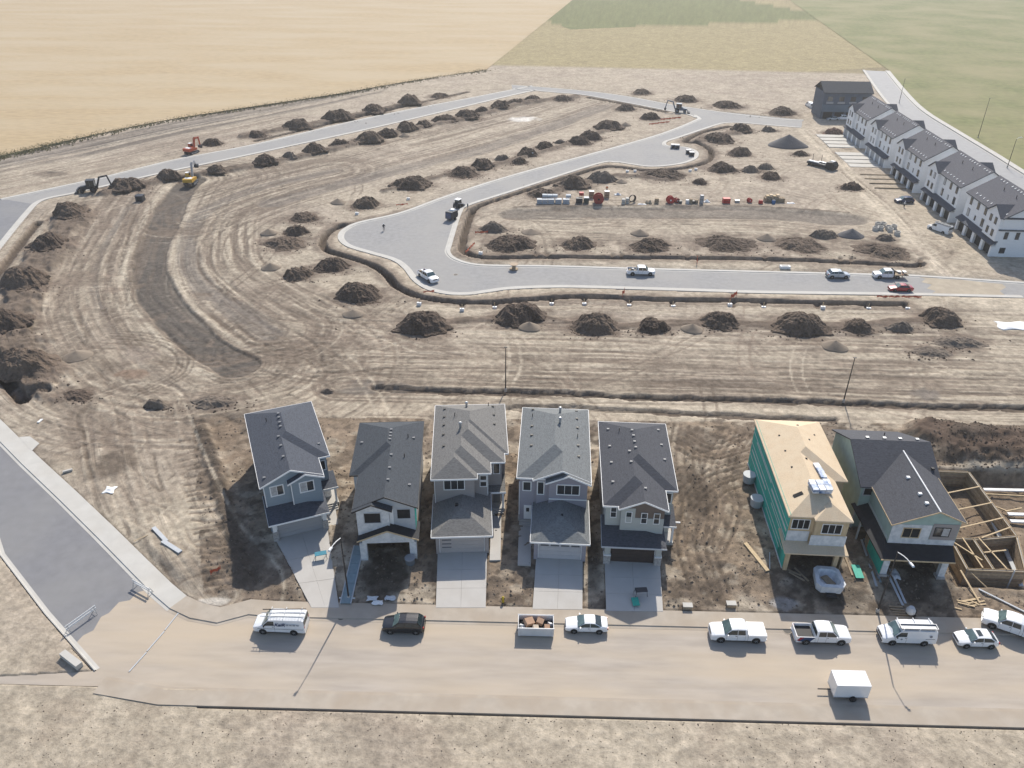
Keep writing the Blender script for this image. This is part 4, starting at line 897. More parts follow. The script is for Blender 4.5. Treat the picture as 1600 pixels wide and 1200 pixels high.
wk = MB().slab([(*loc2w(h,0.6,-9.5),HG+0.13),(*loc2w(h,2.2,-9.5),HG+0.13),(*loc2w(h,2.0,-2.6),HG+0.13),(*loc2w(h,0.4,-2.6),HG+0.13)],0.3).build('front_walk', M_conc_new); tag(wk,'concrete walk along the left side of the lilac-grey house garage','walk')
h.fin()
# ---------------- house 5: sage with brown gable, charcoal roof
k = kk(910,640,160,738)
h = House('house', 'sage-grey house with brown front gable, four narrow windows and dark brown garage door', k(150,697), 6.0, -2.0)
h.prism(0,9.3,3.5,18.3,back='hip').prism(0,7.8,0.1,10).prism(1.85,7.79,-0.45,6,'gable')
h.roof(RF_plum, M_white); h.walls(S_sage, [(0,0),(1,0)]); h.walls(S_brown, [(2,3.0)])
h.box('bay_cladding', S_sage, 2.24,7.40,-0.09,0.3,2.9,4.75); h.box('bay_cladding', S_sage, 2.2,3.9,-0.06,0.3,3.2,5.9)
h.win(1.35,4.95,0.62,1.3,0.515,1,fw=0.08,rows=2); h.win(3.15,4.75,0.62,1.3,-0.065,1,fw=0.08,rows=2)
h.win(5.0,4.7,0.62,1.3,-0.095,1,fw=0.08,rows=2); h.win(6.5,4.7,0.62,1.3,-0.095,1,fw=0.08,rows=2)
h.skirt(RF_plum, 0,7.75,-4.2,0.2,3.25,0.27,hip_r=True,fascia=M_trimg)
mb = MB(); mb.box(0.45,1.1,-3.4,0.2,0,3.1); mb.box(6.6,7.25,-3.4,0.2,0,3.1); mb.box(1.1,6.6,-3.2,0.2,2.65,3.1); mb.build('garage_wall', S_sage, h.root)
for x in (0.8,6.95): h.box('stone_pillar', M_stone, x-0.42,x+0.42,-3.7,-3.1,0,1.35); h.box('pillar', S_sage, x-0.35,x+0.35,-3.6,-3.2,1.35,3.05); h.box('pillar_cap', M_white, x-0.46,x+0.46,-3.74,-3.05,1.35,1.45)
h.garage_door(1.2,6.5,-3.26,0.15,2.6,mat('brown_door',(0.045,0.034,0.032),0.6,0.1,2))
h.box('number_plate', M_white, 5.6,6.5,-3.27,-3.205,2.72,3.0)
pr = MB().slab([(7.35,0.2,3.0),(9.4,0.2,3.0),(9.4,4.0,3.5),(7.35,4.0,3.5)],0.18).build('porch_roof', RF_plum, h.root); MB().box(7.35,9.45,0.14,0.2,2.8,3.03).build('fascia', M_white, pr)
h.box('porch_post', M_white, 8.95,9.2,0.35,0.6,0.4,2.85); h.box('porch_floor', M_conc_new, 7.3,9.3,0.2,3.9,0,0.4); h.win(8.3,4.7,0.7,1.3,3.915,1,fw=0.1); h.box('side_canopy', M_white, 9.3,10.0,1.0,1.15,2.9,3.05)
h.vents([(4.2,13.6),(4.3,12.3),(4.35,10.9),(4.4,9.6),(3.6,9.2),(3.65,6.9),(5.1,2.2),(1.2,15.6),(1.25,11.6),(1.3,8.0),(1.3,4.0),(8.0,15.8),(8.1,12.4),(8.2,9.2)]); h.stacks([(2.6,14.4)])
dB = drive('long concrete driveway in front of the sage-grey house with brown garage door', [W(947,956), W(1036,957), loc2w(h,7.35,-3.25), loc2w(h,0.6,-3.25)])
h.fin()
# ---------------- house 6: plywood roof and green sheathing
k = kk(1060,640,280,1200)
h = House('house', 'unfinished house with bare plywood roof and green sheathed side wall', k(740,715), 6.0, -2.0)
h.prism(0,9.0,7.2,20.7,back='hip').prism(0,7.4,0.0,12).prism(2.95,7.38,-0.55,5)
h.roof(M_osb, None); h.walls(M_lumber, [(0,0),(1,3.0),(2,2.9)], 0.3); h.box('wall', M_lumber, 0.32,7.1,6.0,11,0,3.0)
for zz in range(4):                                                        # green sheathing courses on the side wall
    for j in range(8):
        y0 = 0.15+j*2.52; h.box('sheathing_panel', M_zip, 0.245,0.297,y0+0.01,y0+2.5,0.25+zz*1.8,0.25+zz*1.8+1.785)
for zz in (2.04,3.84,5.64): h.box('seam_tape', M_tape, 0.225,0.243,0.2,20.2,zz-0.09,zz+0.06)
h.box('seam_tape', M_tape, 0.225,0.243,0.6,7.5,3.2,3.35); h.box('seam_tape', M_tape, 0.225,0.243,9,18.0,5.2,5.42); h.box('seam_tape', M_tape, 0.225,0.243,1.5,9.0,1.2,1.34); h.box('seam_tape', M_tape, 0.225,0.243,0.4,8.4,4.6,4.95); h.box('seam_tape', M_tape, 0.225,0.243,10.5,19.5,2.9,3.15)
h.box('garage_sheathing', M_zip, 0.245,0.297,-2.7,0.0,0.1,2.9); h.box('foundation_sill', M_wrap, 0.2,0.30,-0.95,20.3,-0.1,0.24)
h.win(1.7,4.85,2.0,1.15,0.285,3,fm=M_white,gm=M_dark,fw=0.08); h.win(5.2,4.75,2.2,1.15,-0.265,3,fm=M_white,gm=M_dark,fw=0.08)
h.box('house_wrap', M_wrap, 0.31,2.95,0.25,0.295,3.3,4.95); h.box('house_wrap', M_wrap, 3.0,7.2,-0.30,-0.255,3.2,4.85)
mb = MB(); mb.slab([(-0.1,-3.4,3.1),(7.4,-3.4,3.1),(7.4,0.3,3.75),(-0.1,0.3,3.75)],0.16); mb.build('garage_roof', M_osb, h.root)
h.box('header', M_lumber, 0.3,7.2,-3.0,-2.75,2.6,2.94)
for x in (0.55,6.3): h.box('post', M_lumber, x-0.25,x+0.25,-2.98,-2.6,0,2.6)
mb = MB(); mb.box(7.0,7.15,-2.7,4.2,0,2.95); mb.box(0.32,7.0,4.0,4.2,0,2.95); mb.box(0.305,0.42,-2.6,4.2,0,2.95); mb.build('garage_wall', M_lumber_g, h.root)
for (x, y) in ((2.2,15.5),(2.2,12.0),(4.2,9.8),(5.6,14.0),(4.9,17.2),(2.2,8.5),(6.9,16)): h.box('vent_hole', M_dark, x-0.13,x+0.13,y-0.13,y+0.13,h.zroof(x,y)-0.05,h.zroof(x,y)+0.035 if abs(x-4.5)>0.6 else h.zroof(x,y)+0.07)
zz = h.zroof(1.7,3.2); mb = MB(); mb.cbox((1.7,3.2,zz+0.03),(1.15,0.5,0.12),0.2,0,-0.41); mb.build('roof_opening', M_dark, h.root)
H6 = h
h.fin()
# ---------------- house 7: cross-gabled, dark roof
k = kk(1290,650,310,1240)
h = House('house', 'unfinished cross-gabled house with plum-dark roof and black garage roof beside the open basement', k(420,692), 6.2, -2.0, eup=0.55, dy=0.7)
h.prism(0.0,8.5,0.3,13.0,'gable',rx=5.0)
U = h.eup; h.pr[0]['ze'] = 6.2+U
mb = MB()
mb.slab([(-1.4,7.4,6.2+U),(8.8,7.4,6.2+U),(8.8,13.8,9.0+U),(-1.4,13.8,9.0+U)],0.18); mb.slab([(-1.4,13.8,9.0+U),(8.8,13.8,9.0+U),(7.6,20.2,6.2+U),(-1.4,20.2,6.2+U)],0.18)
h.roof(RF_plum, M_lumber, 0.14); mb.build('main_roof', RF_plum, h.root)
MB().tube((5.0,0.28,8.44+U),(5.0,12.4,8.44+U),0.09,0.09,6).build('ridge_flashing', M_white, h.root)
mb = MB(); mb.prism([(7.9,0),(19.7,0),(19.7,6.2+U),(13.8,8.72+U),(7.9,6.2+U)],-0.95,8.4,'x'); mb.build('wall', M_mint, h.root)
mb = MB(); mb.prism([(0.35,2.9),(8.1,2.9),(8.1,6.7+U),(5.0,8.2+U),(0.35,6.1+U)],0.75,8.0); mb.build('wall', M_mint, h.root)
h.box('house_wrap', M_wrap, 0.36,4.9,0.70,0.745,3.0,6.05+U); h.box('siding', S_taupe, 5.0,8.0,0.69,0.745,4.5,6.3+U); h.box('house_wrap', M_wrap, 4.9,8.08,0.68,0.74,3.0,4.5)
h.win(2.7,5.0,1.9,1.3,0.69,2,fm=M_lumber,gm=M_dark,fw=0.1); h.win(6.2,5.3,1.7,1.2,0.68,2,fm=M_blk,gm=M_glass,fw=0.07,gms=[M_glass,M_blind])
h.win(0.0,5.3,1.2,1.0,7.88,1,fm=M_trimg,gm=M_dark,fw=0.12)
h.box('seam_tape', M_tape, 0.32,0.345,1.0,7.8,3.9,4.3)
mb = MB(); mb.slab([(-1.0,-2.3,3.15),(7.6,-2.3,3.15),(8.2,0.75,3.9),(0.34,0.75,3.9)],0.15); mb.slab([(-1.4,7.9,3.15),(-1.0,-2.3,3.15),(0.34,0.75,3.9),(0.34,7.9,3.9)],0.15); gr_ = mb.build('garage_roof', RF_tar, h.root)
MB().box(-1.0,7.6,-2.36,-2.305,2.98,3.17).build('bargeboard', M_lumber, gr_)
for x in (0.1,6.9): h.box('garage_pillar', M_wrap, x-0.38,x+0.38,-1.75,-1.15,0,3.0); h.box('pillar_base', M_stone, x-0.5,x+0.5,-1.9,-1.0,0,0.35)
mb = MB(); mb.box(-0.4,-0.25,-1.2,3.4,0,3.0); mb.box(7.1,7.25,-1.2,0.7,0,3.0); mb.box(-0.2,7.1,4.0,4.2,0,3.0); mb.box(7.1,7.25,0.7,4.2,0,3.0); mb.build('garage_wall', M_lumber_g, h.root)
for j in range(3): h.box('sheathing_panel', M_zip, -0.46,-0.41,-1.15+j*1.5,0.33+j*1.5,0.4,2.9)
for y in (4.6,6.9): h.box('porch_post', M_trimg, -1.2,-1.0,y,y+0.2,0,3.0)
for (x, y) in ((3.9,7.3),(4.1,4.0),(4.2,2.2)): h.box('roof_vent', M_white, x-0.2,x+0.2,y-0.18,y+0.18,h.zroof(x,y)-0.05,h.zroof(x,y)+0.2)
for x in (1.0,3.2,5.2,7.4): h.box('roof_vent', M_metal, x-0.2,x+0.2,14.3,14.65,8.7+U,8.98+U)
h.box('roof_vent', M_blk, 7.9,8.25,9.9,10.25,7.25+U,7.6+U); MB().lathe([(0.06,-0.1),(0.06,0.5)],(4.3,17,7.6+U),'z',8).build('plumbing_stack', M_blk, h.root)
h.fin()
H7 = h
# ---------------- open basement with timber formwork
t = thing('basement', 'open basement of brown timber-formed walls with pale braces, right of the cross-gabled house', 'basement', (pit_o[0], pit_o[1], 0), R(-2))
def fwall(ax, ay, bx, by, z0=-1.4, z1=1.15, th=0.24):
    a, b = Vector((ax, ay)), Vector((bx, by)); L = (b-a).length; d = (b-a)/L; nrm = Vector((-d.y, d.x))*th/2
    core = MB(); q = [a-nrm*0.6, b-nrm*0.6, b+nrm*0.6, a+nrm*0.6]; core.slab([(p.x, p.y, z1-0.06) for p in q], z1-0.06-z0); w_ = core.build('wall', M_found, t)
    n = 6; ph = (z1-z0)/n
    for sgn in (-1, 1):
        for kx in range(n):
            o = nrm*sgn; o2 = nrm*0.65*sgn; q = [a+o2, b+o2, b+o, a+o]
            if sgn < 0: q = [a+o, b+o, b+o2, a+o2]
            MB().slab([(p.x, p.y, z0+(kx+1)*ph-0.02) for p in q], ph-0.05).build('plank', M_form if (kx+int(ax*3)) % 3 else M_lumber_d, w_)
    for sgn in (-1, 1):
        o = nrm*(sgn*1.25); o2 = nrm*(sgn*0.95); q = [a+o2, b+o2, b+o, a+o] if sgn > 0 else [a+o, b+o, b+o2, a+o2]
        MB().slab([(p.x, p.y, z1+0.02) for p in q], 0.1).build('top_rail', M_lumber, w_)
fwall(9.6,-1.1,16.4,-1.0); fwall(9.6,-1.1,9.8,4.4); fwall(9.8,4.4,13.6,4.4); fwall(12.6,4.4,12.7,-1.0); fwall(16.4,-1.0,18.3,5.3); fwall(13.6,4.4,18.3,5.3); fwall(9.9,4.4,10.2,18.4); fwall(10.2,18.4,17.9,18.4); fwall(17.9,18.4,18.3,5.3)
bars = [((9.9,12.2),(17.9,15.0)),((9.9,8.8),(18.0,11.6)),((10.0,5.6),(18.1,8.6)),((13.6,4.5),(18.2,6.8)),((11.4,-0.9),(11.2,4.3)),((14.2,-0.9),(13.2,4.5)),((12.7,1.8),(15.6,2.4)),((9.7,3.5),(11.9,0.4))]
for (a, b), (c, d) in bars:
    v = Vector((c-a, d-b)); MB().cbox(((a+c)/2,(b+d)/2,1.28),(v.length,0.16,0.09),math.atan2(v.y,v.x)).build('brace', M_lumber, t)
for (x, y) in ((13.0,18.1),(14.7,-1.35)): MB().box(x-0.07,x+0.07,y-0.2,y-0.1,-1.3,1.6).build('upright', M_trimg, t)
for (a, b, c, d) in ((9.9,-1.4,12.0,-4.0),):
    MB().tube((a,b,0.9),(c,d,-0.2),0.07).build('prop', M_lumber, t)
# ================================================================== vehicles
def paint(name, c, rough=0.25, metal=0.0): return mat(name, c, rough, 0.04, 0.8, spec=0.5, coat=0.6, metal=metal)
P_white = paint('paint_white', (0.78,0.79,0.80)); P_black = paint('paint_black', (0.012,0.014,0.018)); P_red = paint('paint_red', (0.33,0.012,0.02)); P_silver = paint('paint_silver', (0.42,0.46,0.50), 0.3, 0.3); P_navy = paint('paint_navy', (0.02,0.045,0.12))
M_tyre = mat('tyre_rubber', (0.018,0.018,0.019), 0.9, 0.2, 6); M_rim = mat('alloy_rim', (0.34,0.35,0.36), 0.35, 0.1, 4, metal=0.7); M_plast = mat('black_plastic', (0.022,0.023,0.025), 0.6, 0.1, 3)
M_carglass = mat('car_glass', (0.02,0.032,0.035), 0.05, 0.2, 1.2, spec=0.7); M_wsglass = mat('windscreen_glass', (0.10,0.15,0.15), 0.05, 0.3, 1.5, spec=0.7)  # windscreen: teal tint, lightened to carry reflection in the colour
M_lamp = mat('headlamp', (0.6,0.62,0.64), 0.15, 0.05, 3); M_tail = mat('tail_lamp', (0.30,0.012,0.012), 0.25, 0.1, 3); M_chrome = mat('chrome', (0.55,0.56,0.58), 0.2, 0.05, 3, metal=0.9)
def loft(stations, belt, w, roofw, cap=True):
    """stations: (x, z_top, is_cabin 0..1, width factor) -> closed body shell"""
    mb = MB(); secs = []
    for x, zt, cab, wf in stations:
        ww = w*wf; zb = min(belt, zt-0.06)
        wt = ww*(roofw if cab > 0.5 else 0.86)
        pts = [(0, zt+0.025), (wt*0.6, zt+0.015), (wt, zt-0.03), (ww*(0.97 if cab > 0.5 else 0.96), zb), (ww, zb-0.16), (ww, 0.52), (ww*0.985, 0.36), (ww*0.9, 0.24)]
        secs.append([(x, y, z_) for y, z_ in pts] + [(x, -y, z_) for y, z_ in pts[::-1][:-1]])
    n = len(secs[0]); vs = [p for s_ in secs for p in s_]
    fs = [(k*n+i, k*n+(i+1) % n, (k+1)*n+(i+1) % n, (k+1)*n+i) for k in range(len(secs)-1) for i in range(n)]
    fs += [tuple(range(n)), tuple((len(secs)-1)*n+i for i in range(n))[::-1]]
    return mb.add(vs, fs)
VK = {
 'sedan': dict(w=0.90, belt=0.93, rw=0.74, st=[(2.33,0.56,0,.78),(2.28,0.70,0,.86),(1.95,0.79,0,.96),(1.08,0.93,0,1),(1.05,0.94,1,1),(0.25,1.38,1,1),(-0.35,1.43,1,1),(-0.85,1.39,1,1),(-1.62,1.05,1,1),(-1.66,1.04,0,.99),(-2.12,1.0,0,.94),(-2.28,0.88,0,.86),(-2.33,0.6,0,.8)],
    side=[[(0.92,0.97),(0.18,1.33),(-0.30,1.36),(-0.30,0.97)],[(-0.36,0.97),(-0.36,1.36),(-0.80,1.32),(-1.42,1.05),(-1.30,0.97)]], ws=((1.02,0.955),(0.30,1.365)), rg=((-1.58,1.075),(-0.92,1.375)), wb=(1.40,-1.36), r=0.33),
 'hatch': dict(w=0.90, belt=0.95, rw=0.76, st=[(2.13,0.55,0,.78),(2.08,0.72,0,.86),(1.78,0.82,0,.96),(1.06,0.95,0,1),(1.03,0.96,1,1),(0.30,1.42,1,1),(-0.3,1.47,1,1),(-1.2,1.43,1,1),(-1.82,1.05,1,.96),(-1.86,1.03,0,.95),(-2.08,0.9,0,.88),(-2.13,0.55,0,.82)],
    side=[[(0.90,0.99),(0.24,1.37),(-0.30,1.41),(-0.30,0.99)],[(-0.36,0.99),(-0.36,1.41),(-1.1,1.36),(-1.5,1.1),(-1.40,0.99)]], ws=((1.0,0.975),(0.35,1.405)), rg=((-1.78,1.085),(-1.25,1.415)), wb=(1.32,-1.30), r=0.33),
 'suv': dict(w=0.95, belt=1.10, rw=0.80, st=[(2.30,0.62,0,.80),(2.26,0.86,0,.88),(1.95,0.97,0,.97),(1.18,1.09,0,1),(1.15,1.1,1,1),(0.45,1.60,1,1),(-0.3,1.66,1,1),(-1.55,1.62,1,1),(-2.02,1.15,1,.97),(-2.06,1.13,0,.96),(-2.24,0.95,0,.9),(-2.30,0.6,0,.84)],
    side=[[(1.0,1.14),(0.40,1.52),(-0.22,1.56),(-0.22,1.14)],[(-0.28,1.14),(-0.28,1.56),(-1.1,1.54),(-1.1,1.14)],[(-1.16,1.14),(-1.16,1.53),(-1.5,1.48),(-1.78,1.17)]], ws=((1.12,1.115),(0.50,1.585)), rg=((-1.98,1.19),(-1.60,1.60)), wb=(1.42,-1.40), r=0.37),
 'van': dict(w=1.0, belt=1.28, rw=0.86, st=[(2.85,0.62,0,.84),(2.81,0.96,0,.92),(2.55,1.06,0,.98),(1.88,1.26,0,1),(1.85,1.28,1,1),(1.12,1.98,1,1),(0.85,2.06,1,1),(0.0,2.10,1,1),(-2.6,2.08,1,1),(-2.78,1.96,1,.98),(-2.85,1.2,1,.98),(-2.86,0.6,0,.97)],
    side=[[(1.62,1.32),(1.10,1.86),(0.45,1.88),(0.45,1.32)]], ws=((1.80,1.31),(1.17,1.96)), rg=((-2.845,1.34),(-2.80,1.86)), wb=(1.78,-1.62), r=0.37),
 'pickup': dict(w=1.0, belt=1.18, rw=0.80, st=[(2.95,0.66,0,.86),(2.92,1.02,0,.92),(2.6,1.12,0,.98),(1.60,1.18,0,1),(1.57,1.19,1,1),(0.85,1.84,1,1),(0.2,1.92,1,1),(-0.55,1.90,1,1),(-0.82,1.78,1,1),(-0.92,1.2,1,1),(-0.94,1.16,0,1)],
    side=[[(1.38,1.22),(0.84,1.72),(0.22,1.77),(0.22,1.22)],[(0.16,1.22),(0.16,1.77),(-0.58,1.75),(-0.66,1.22)]], ws=((1.54,1.215),(0.90,1.82)), rg=((-0.905,1.26),(-0.84,1.74)), wb=(1.90,-1.88), r=0.40),
}
def vehicle(kind, label, cat, pm, px, py, heading=0.0, s=1.0, bed=None, group=None, z=0.03, name=None, pos=None):
    """px, py: image point of the ground below the middle of the vehicle; heading: direction of the nose"""
    k = VK[kind]; x, y = pos or W(px, py); t = thing(name or {'suv':'suv','sedan':'car','hatch':'car','van':'van','pickup':'pickup_truck'}[kind], label, cat, (x, y, z), heading, group)
    t.scale = (s, s, s); w = k['w']
    b = loft(k['st'], k['belt'], w, k['rw']).build('body', pm, t)
    be = b.modifiers.new('bevel', 'BEVEL'); be.width = 0.035; be.segments = 2; be.limit_method = 'ANGLE'; be.angle_limit = R(28)
    belt = k['belt']; top = max(q[1] for q in k['st'])
    def ys(z_): u_ = max(0, min(1, (z_-belt)/(top-0.03-belt))); return w*(0.97+(k['rw']-0.97)*u_)
    for sgn in (1, -1):
        for poly in k['side']:
            vs = [(a, sgn*(ys(c)+0.012), c) for a, c in poly]+[(a, sgn*(ys(c)-0.03), c) for a, c in poly]; n = len(poly)
            MB().add(vs, [tuple(range(n)), tuple(range(2*n-1, n-1, -1))]+[(i, (i+1) % n, n+(i+1) % n, n+i) for i in range(n)]).build('side_window', M_carglass, t)
    for nm, g, m_ in (('windscreen', k['ws'], M_wsglass), ('rear_window', k['rg'], M_carglass)):
        (x0, z0), (x1, z1) = g; sg = 1 if nm == 'windscreen' else -1; n_ = Vector((abs(z1-z0), 0, abs(x1-x0))).normalized()*0.02; n_.x *= sg
        y0, y1 = ys(z0)*0.94, ys(z1)*0.90; P_ = [Vector((x0,-y0,z0)),Vector((x0,y0,z0)),Vector((x1,y1,z1+0.02)),Vector((x1,-y1,z1+0.02))]
        MB().add([p+n_ for p in P_]+[p-n_ for p in P_], [(0,1,2,3),(7,6,5,4),(0,4,5,1),(1,5,6,2),(2,6,7,3),(3,7,4,0)]).build(nm, m_, t)
    r = k['r']
    for wx in k['wb']:
        for sgn in (1, -1):
            MB().lathe([(r*1.17, 0), (r*1.17, 0.012)], (wx, sgn*(w-0.004) if sgn > 0 else -(w+0.008), r*1.04), 'y', 18).build('wheel_arch', M_plast, t)
            ty = MB().lathe([(r*0.62,-0.02),(r*0.94,-0.02),(r,0.03),(r,0.19),(r*0.94,0.23),(r*0.62,0.23)], (wx, sgn*(w-0.09)-0.105, r), 'y', 18).build('wheel', M_tyre, t)
            yo = sgn*(w+0.022) ; rm = MB().lathe([(r*0.60, -0.012), (r*0.60, 0.012)], (wx, yo, r), 'y', 14)
            for q in range(5):
                a = q*2*math.pi/5; rm.cbox((wx+math.cos(a)*r*0.32, yo+sgn*0.02, r+math.sin(a)*r*0.32), (r*0.5, 0.02, r*0.14), ry=-a)
            rm.build('rim', M_rim, ty)
    fx = k['st'][0][0]; hz = k['st'][1][1]
    for sgn in (1, -1):
        MB().cbox((fx-0.10, sgn*w*0.68, hz-0.10), (0.16, w*0.30, 0.13), rz=-sgn*0.25).build('headlight', M_lamp, t)
        rx = k['st'][-1][0] if kind != 'pickup' else -2.95
        MB().cbox((rx+0.06, sgn*w*0.82, belt-0.16), (0.12, w*0.2, 0.22)).build('tail_light', M_tail, t)
        mx = k['ws'][0][0]-0.28; MB().cbox((mx, sgn*(w+0.10), belt+0.08), (0.14, 0.2, 0.15), taper=0.85).build('mirror', pm if kind != 'van' else M_plast, t)
        sd_ = k['side']; dx = [sd_[0][-1][0]-0.03, sd_[0][0][0]-0.02]+([sd_[1][-1][0]] if len(sd_) > 1 else [])
        for q in dx: MB().cbox((q, sgn*(w+0.001), (0.40+belt)/2), (0.016, 0.012, belt-0.42)).build('door_seam', M_plast, t)
        if kind in ('van', 'pickup', 'suv'): MB().box(k['wb'][1]+r*1.25, k['wb'][0]-r*1.25, sgn*(w-0.02)-0.03, sgn*(w-0.02)+0.03, 0.30, 0.40).build('sill', M_plast, t)
        MB().cbox((sd_[0][-1][0]+0.12, sgn*(w+0.012), belt-0.10), (0.18, 0.03, 0.035)).build('door_handle', M_plast, t)
    MB().cbox((fx-0.02, 0, hz-0.16), (0.10, w*0.95, 0.18)).build('grille', M_plast, t); MB().cbox((fx-0.03, 0, 0.42), (0.14, w*1.5, 0.16)).build('bumper', M_plast if kind in ('van','suv') else pm, t)
    if kind == 'pickup':
        H_, fl = 1.18, 0.78
        mb = MB()
        for sgn in (1, -1): mb.box(-2.92, -0.97, sgn*0.985-0.045, sgn*0.985+0.012, 0.36, H_) if sgn > 0 else mb.box(-2.92, -0.97, -0.997, -0.94, 0.36, H_)
        mb.box(-2.97, -2.90, -0.96, 0.96, 0.42, H_); mb.box(-2.9, -0.97, -0.94, 0.94, fl-0.1, fl)
        bd = mb.build('cargo_bed', pm, t)
        if bed == 'cover': MB().box(-2.90, -0.98, -0.93, 0.93, H_-0.05, H_+0.03).build('bed_cover', P_white, t)
        elif bed == 'load':
            for q in range(6): MB().cbox((random.uniform(-2.6,-1.3), random.uniform(-0.5,0.5), fl+0.25), (random.uniform(0.3,0.8), random.uniform(0.3,0.6), random.uniform(0.2,0.45)), random.uniform(0,3)).build('cargo', random.choice([M_plast, M_white, M_lumber_g]), t)
        MB().box(-2.88, -1.0, -0.93, 0.93, fl, fl+0.02).build('bed_liner', M_plast, t)
        MB().box(-3.06, -2.94, -0.9, 0.9, 0.42, 0.56).build('bumper', M_chrome, t)
    return t
def text_on(t, s_, size, x, y, z_, m, shear=0.0, face=-1, rot=0.0):
    cu = bpy.data.curves.new('lettering', 'FONT'); cu.body = s_; cu.size = size; cu.shear = shear; cu.extrude = 0.004; cu.offset = 0.012*size/0.5
    o = bpy.data.objects.new('lettering', cu); C.objects.link(o)
    dg = bpy.context.evaluated_depsgraph_get(); me = bpy.data.meshes.new_from_object(o.evaluated_get(dg)); bpy.data.objects.remove(o)
    me.materials.clear(); me.materials.append(m); o = bpy.data.objects.new('lettering', me); C.objects.link(o); o.parent = t
    o.location = (x, y, z_); o.rotation_euler = (R(90), rot, R(180) if face > 0 else 0); return o
def roof_rack(t, kind='bars', z0=2.08):
    mb = MB()
    if kind == 'ladder':
        for x in (1.0,-0.6,-2.3): mb.tube((x,-0.85,z0+0.22),(x,0.85,z0+0.22),0.03); mb.tube((x,-0.85,z0-0.03),(x,-0.85,z0+0.22),0.025); mb.tube((x,0.85,z0-0.03),(x,0.85,z0+0.22),0.025)
        mb.build('roof_rack', M_white, t); l = MB()
        for y in (0.15,0.62): l.tube((1.9,y,z0+0.30),(-2.9,y-0.1,z0+0.30),0.04)
        for q in range(14): x = 1.7-q*0.33; l.tube((x,0.13,z0+0.30),(x,0.60,z0+0.30),0.022)
        l.build('ladder', M_metal, t); MB().tube((1.9,-0.35,z0+0.29),(-2.8,-0.62,z0+0.29),0.05).build('pipe', M_blk, t)
    else:
        for x in (1.0,-0.7,-2.4): mb.tube((x,-0.95,z0+0.12),(x,0.95,z0+0.12),0.045); mb.tube((x,0.95,z0+0.1),(x,0.95,z0+0.5),0.045); mb.tube((x,-0.9,z0-0.1),(x,-0.9,z0+0.14),0.045)
        for a_ in range(3): MB().add(mb.v[a_*48:(a_+1)*48], [tuple(i-a_*48 for i in f_) for f_ in mb.f if a_*48 <= f_[0] < (a_+1)*48]).build('roof_bar', M_white, t)
        f = MB(); f.box(-2.75,1.2,0.05,0.12,z0+0.16,z0+0.34); f.box(-2.75,1.2,0.72,0.79,z0+0.16,z0+0.34); f.box(-2.75,-2.68,0.12,0.72,z0+0.16,z0+0.34); f.box(1.13,1.2,0.12,0.72,z0+0.16,z0+0.34); f.box(-2.68,1.13,0.12,0.72,z0+0.16,z0+0.2); f.build('carrier_tray', M_metal, t)
def yl(v): return v                                            # world Y of the parking lane
Yp = lambda px, py: W(px, py)[1]
# --- near street
v = vehicle('van', 'white cargo van with ladders on its roof and dark lettering on its side', 'van', P_white, 441, 981, R(180)+R(-1))
roof_rack(v, 'ladder'); text_on(v, 'KaiR', 0.62, 0.42, 1.02, 1.32, P_navy, 0.35, 1)
for q in range(4): MB().box(-2.3+q*0.38, -2.02+q*0.38, 0.995, 1.012, 1.42-0.02*(q % 2), 1.60+0.03*(q % 2)).build('lettering', mat('grey_print', (0.35,0.37,0.40), 0.5, 0.5, 14), v)
MB().box(-2.7,2.3,0.985,1.006,0.86,0.90).build('side_moulding', M_plast, v)
vehicle('suv', 'black compact sport utility vehicle parked at the kerb between the van and the dumpster', 'suv', P_black, 632, 981.5, R(180))
vehicle('sedan', 'white sedan parked at the kerb right of the dumpster', 'car', P_white, 916, 981, R(180))
vehicle('pickup', 'white pickup truck with a white bed cover parked at the kerb', 'pickup truck', P_white, 1150, 994, R(180), bed='cover')
v = vehicle('pickup', 'white pickup truck with navy and red graphics and an open black bed', 'pickup truck', P_white, 1281, 997, 0.0, bed=None)
MB().add([(-2.75,-1.012,0.5),(-1.5,-1.012,0.5),(-0.98,-1.012,1.10),(-2.5,-1.012,1.10),(-2.75,-1.0,0.5),(-1.5,-1.0,0.5),(-0.98,-1.0,1.10),(-2.5,-1.0,1.10)],[(0,1,2,3),(7,6,5,4),(0,4,5,1),(1,5,6,2),(2,6,7,3),(3,7,4,0)]).build('side_graphic', P_navy, v)
MB().add([(-2.92,-1.014,0.62),(-2.62,-1.014,0.62),(-2.2,-1.014,1.12),(-2.6,-1.014,1.12),(-2.92,-1.0,0.62),(-2.62,-1.0,0.62),(-2.2,-1.0,1.12),(-2.6,-1.0,1.12)],[(0,1,2,3),(7,6,5,4),(0,4,5,1),(1,5,6,2),(2,6,7,3),(3,7,4,0)]).build('side_graphic', P_red, v)
v = vehicle('van', 'white work van with a white roof carrier and small side emblems', 'van', P_white, 1413, 998, R(180))
roof_rack(v, 'tray')
MB().lathe([(0.16,0),(0.16,0.012)],(-2.1,1.0,1.45),'y',12).build('emblem', mat('emblem_grey',(0.2,0.22,0.26),0.5,0.3,6), v); MB().box(-2.6,-1.6,0.995,1.01,1.05,1.11).build('lettering', mat('print_dark',(0.12,0.14,0.18),0.5,0.5,10), v); MB().lathe([(0.11,0),(0.11,0.012)],(0.95,1.0,0.98),'y',10).build('emblem', mat('emblem_grey',(0.2,0.22,0.26),0.5,0.3,6), v)
v = vehicle('hatch', 'white hatchback with a dark sunroof parked behind the work van', 'car', P_white, 1522, 1004, R(180))
MB().box(-0.35,0.12,-0.4,0.4,1.455,1.505).build('sunroof', M_carglass, v)
vehicle('pickup', 'white pickup truck parked askew on the dirt at the right edge', 'pickup truck', P_white, 1578, 985, R(152), z=0.18)
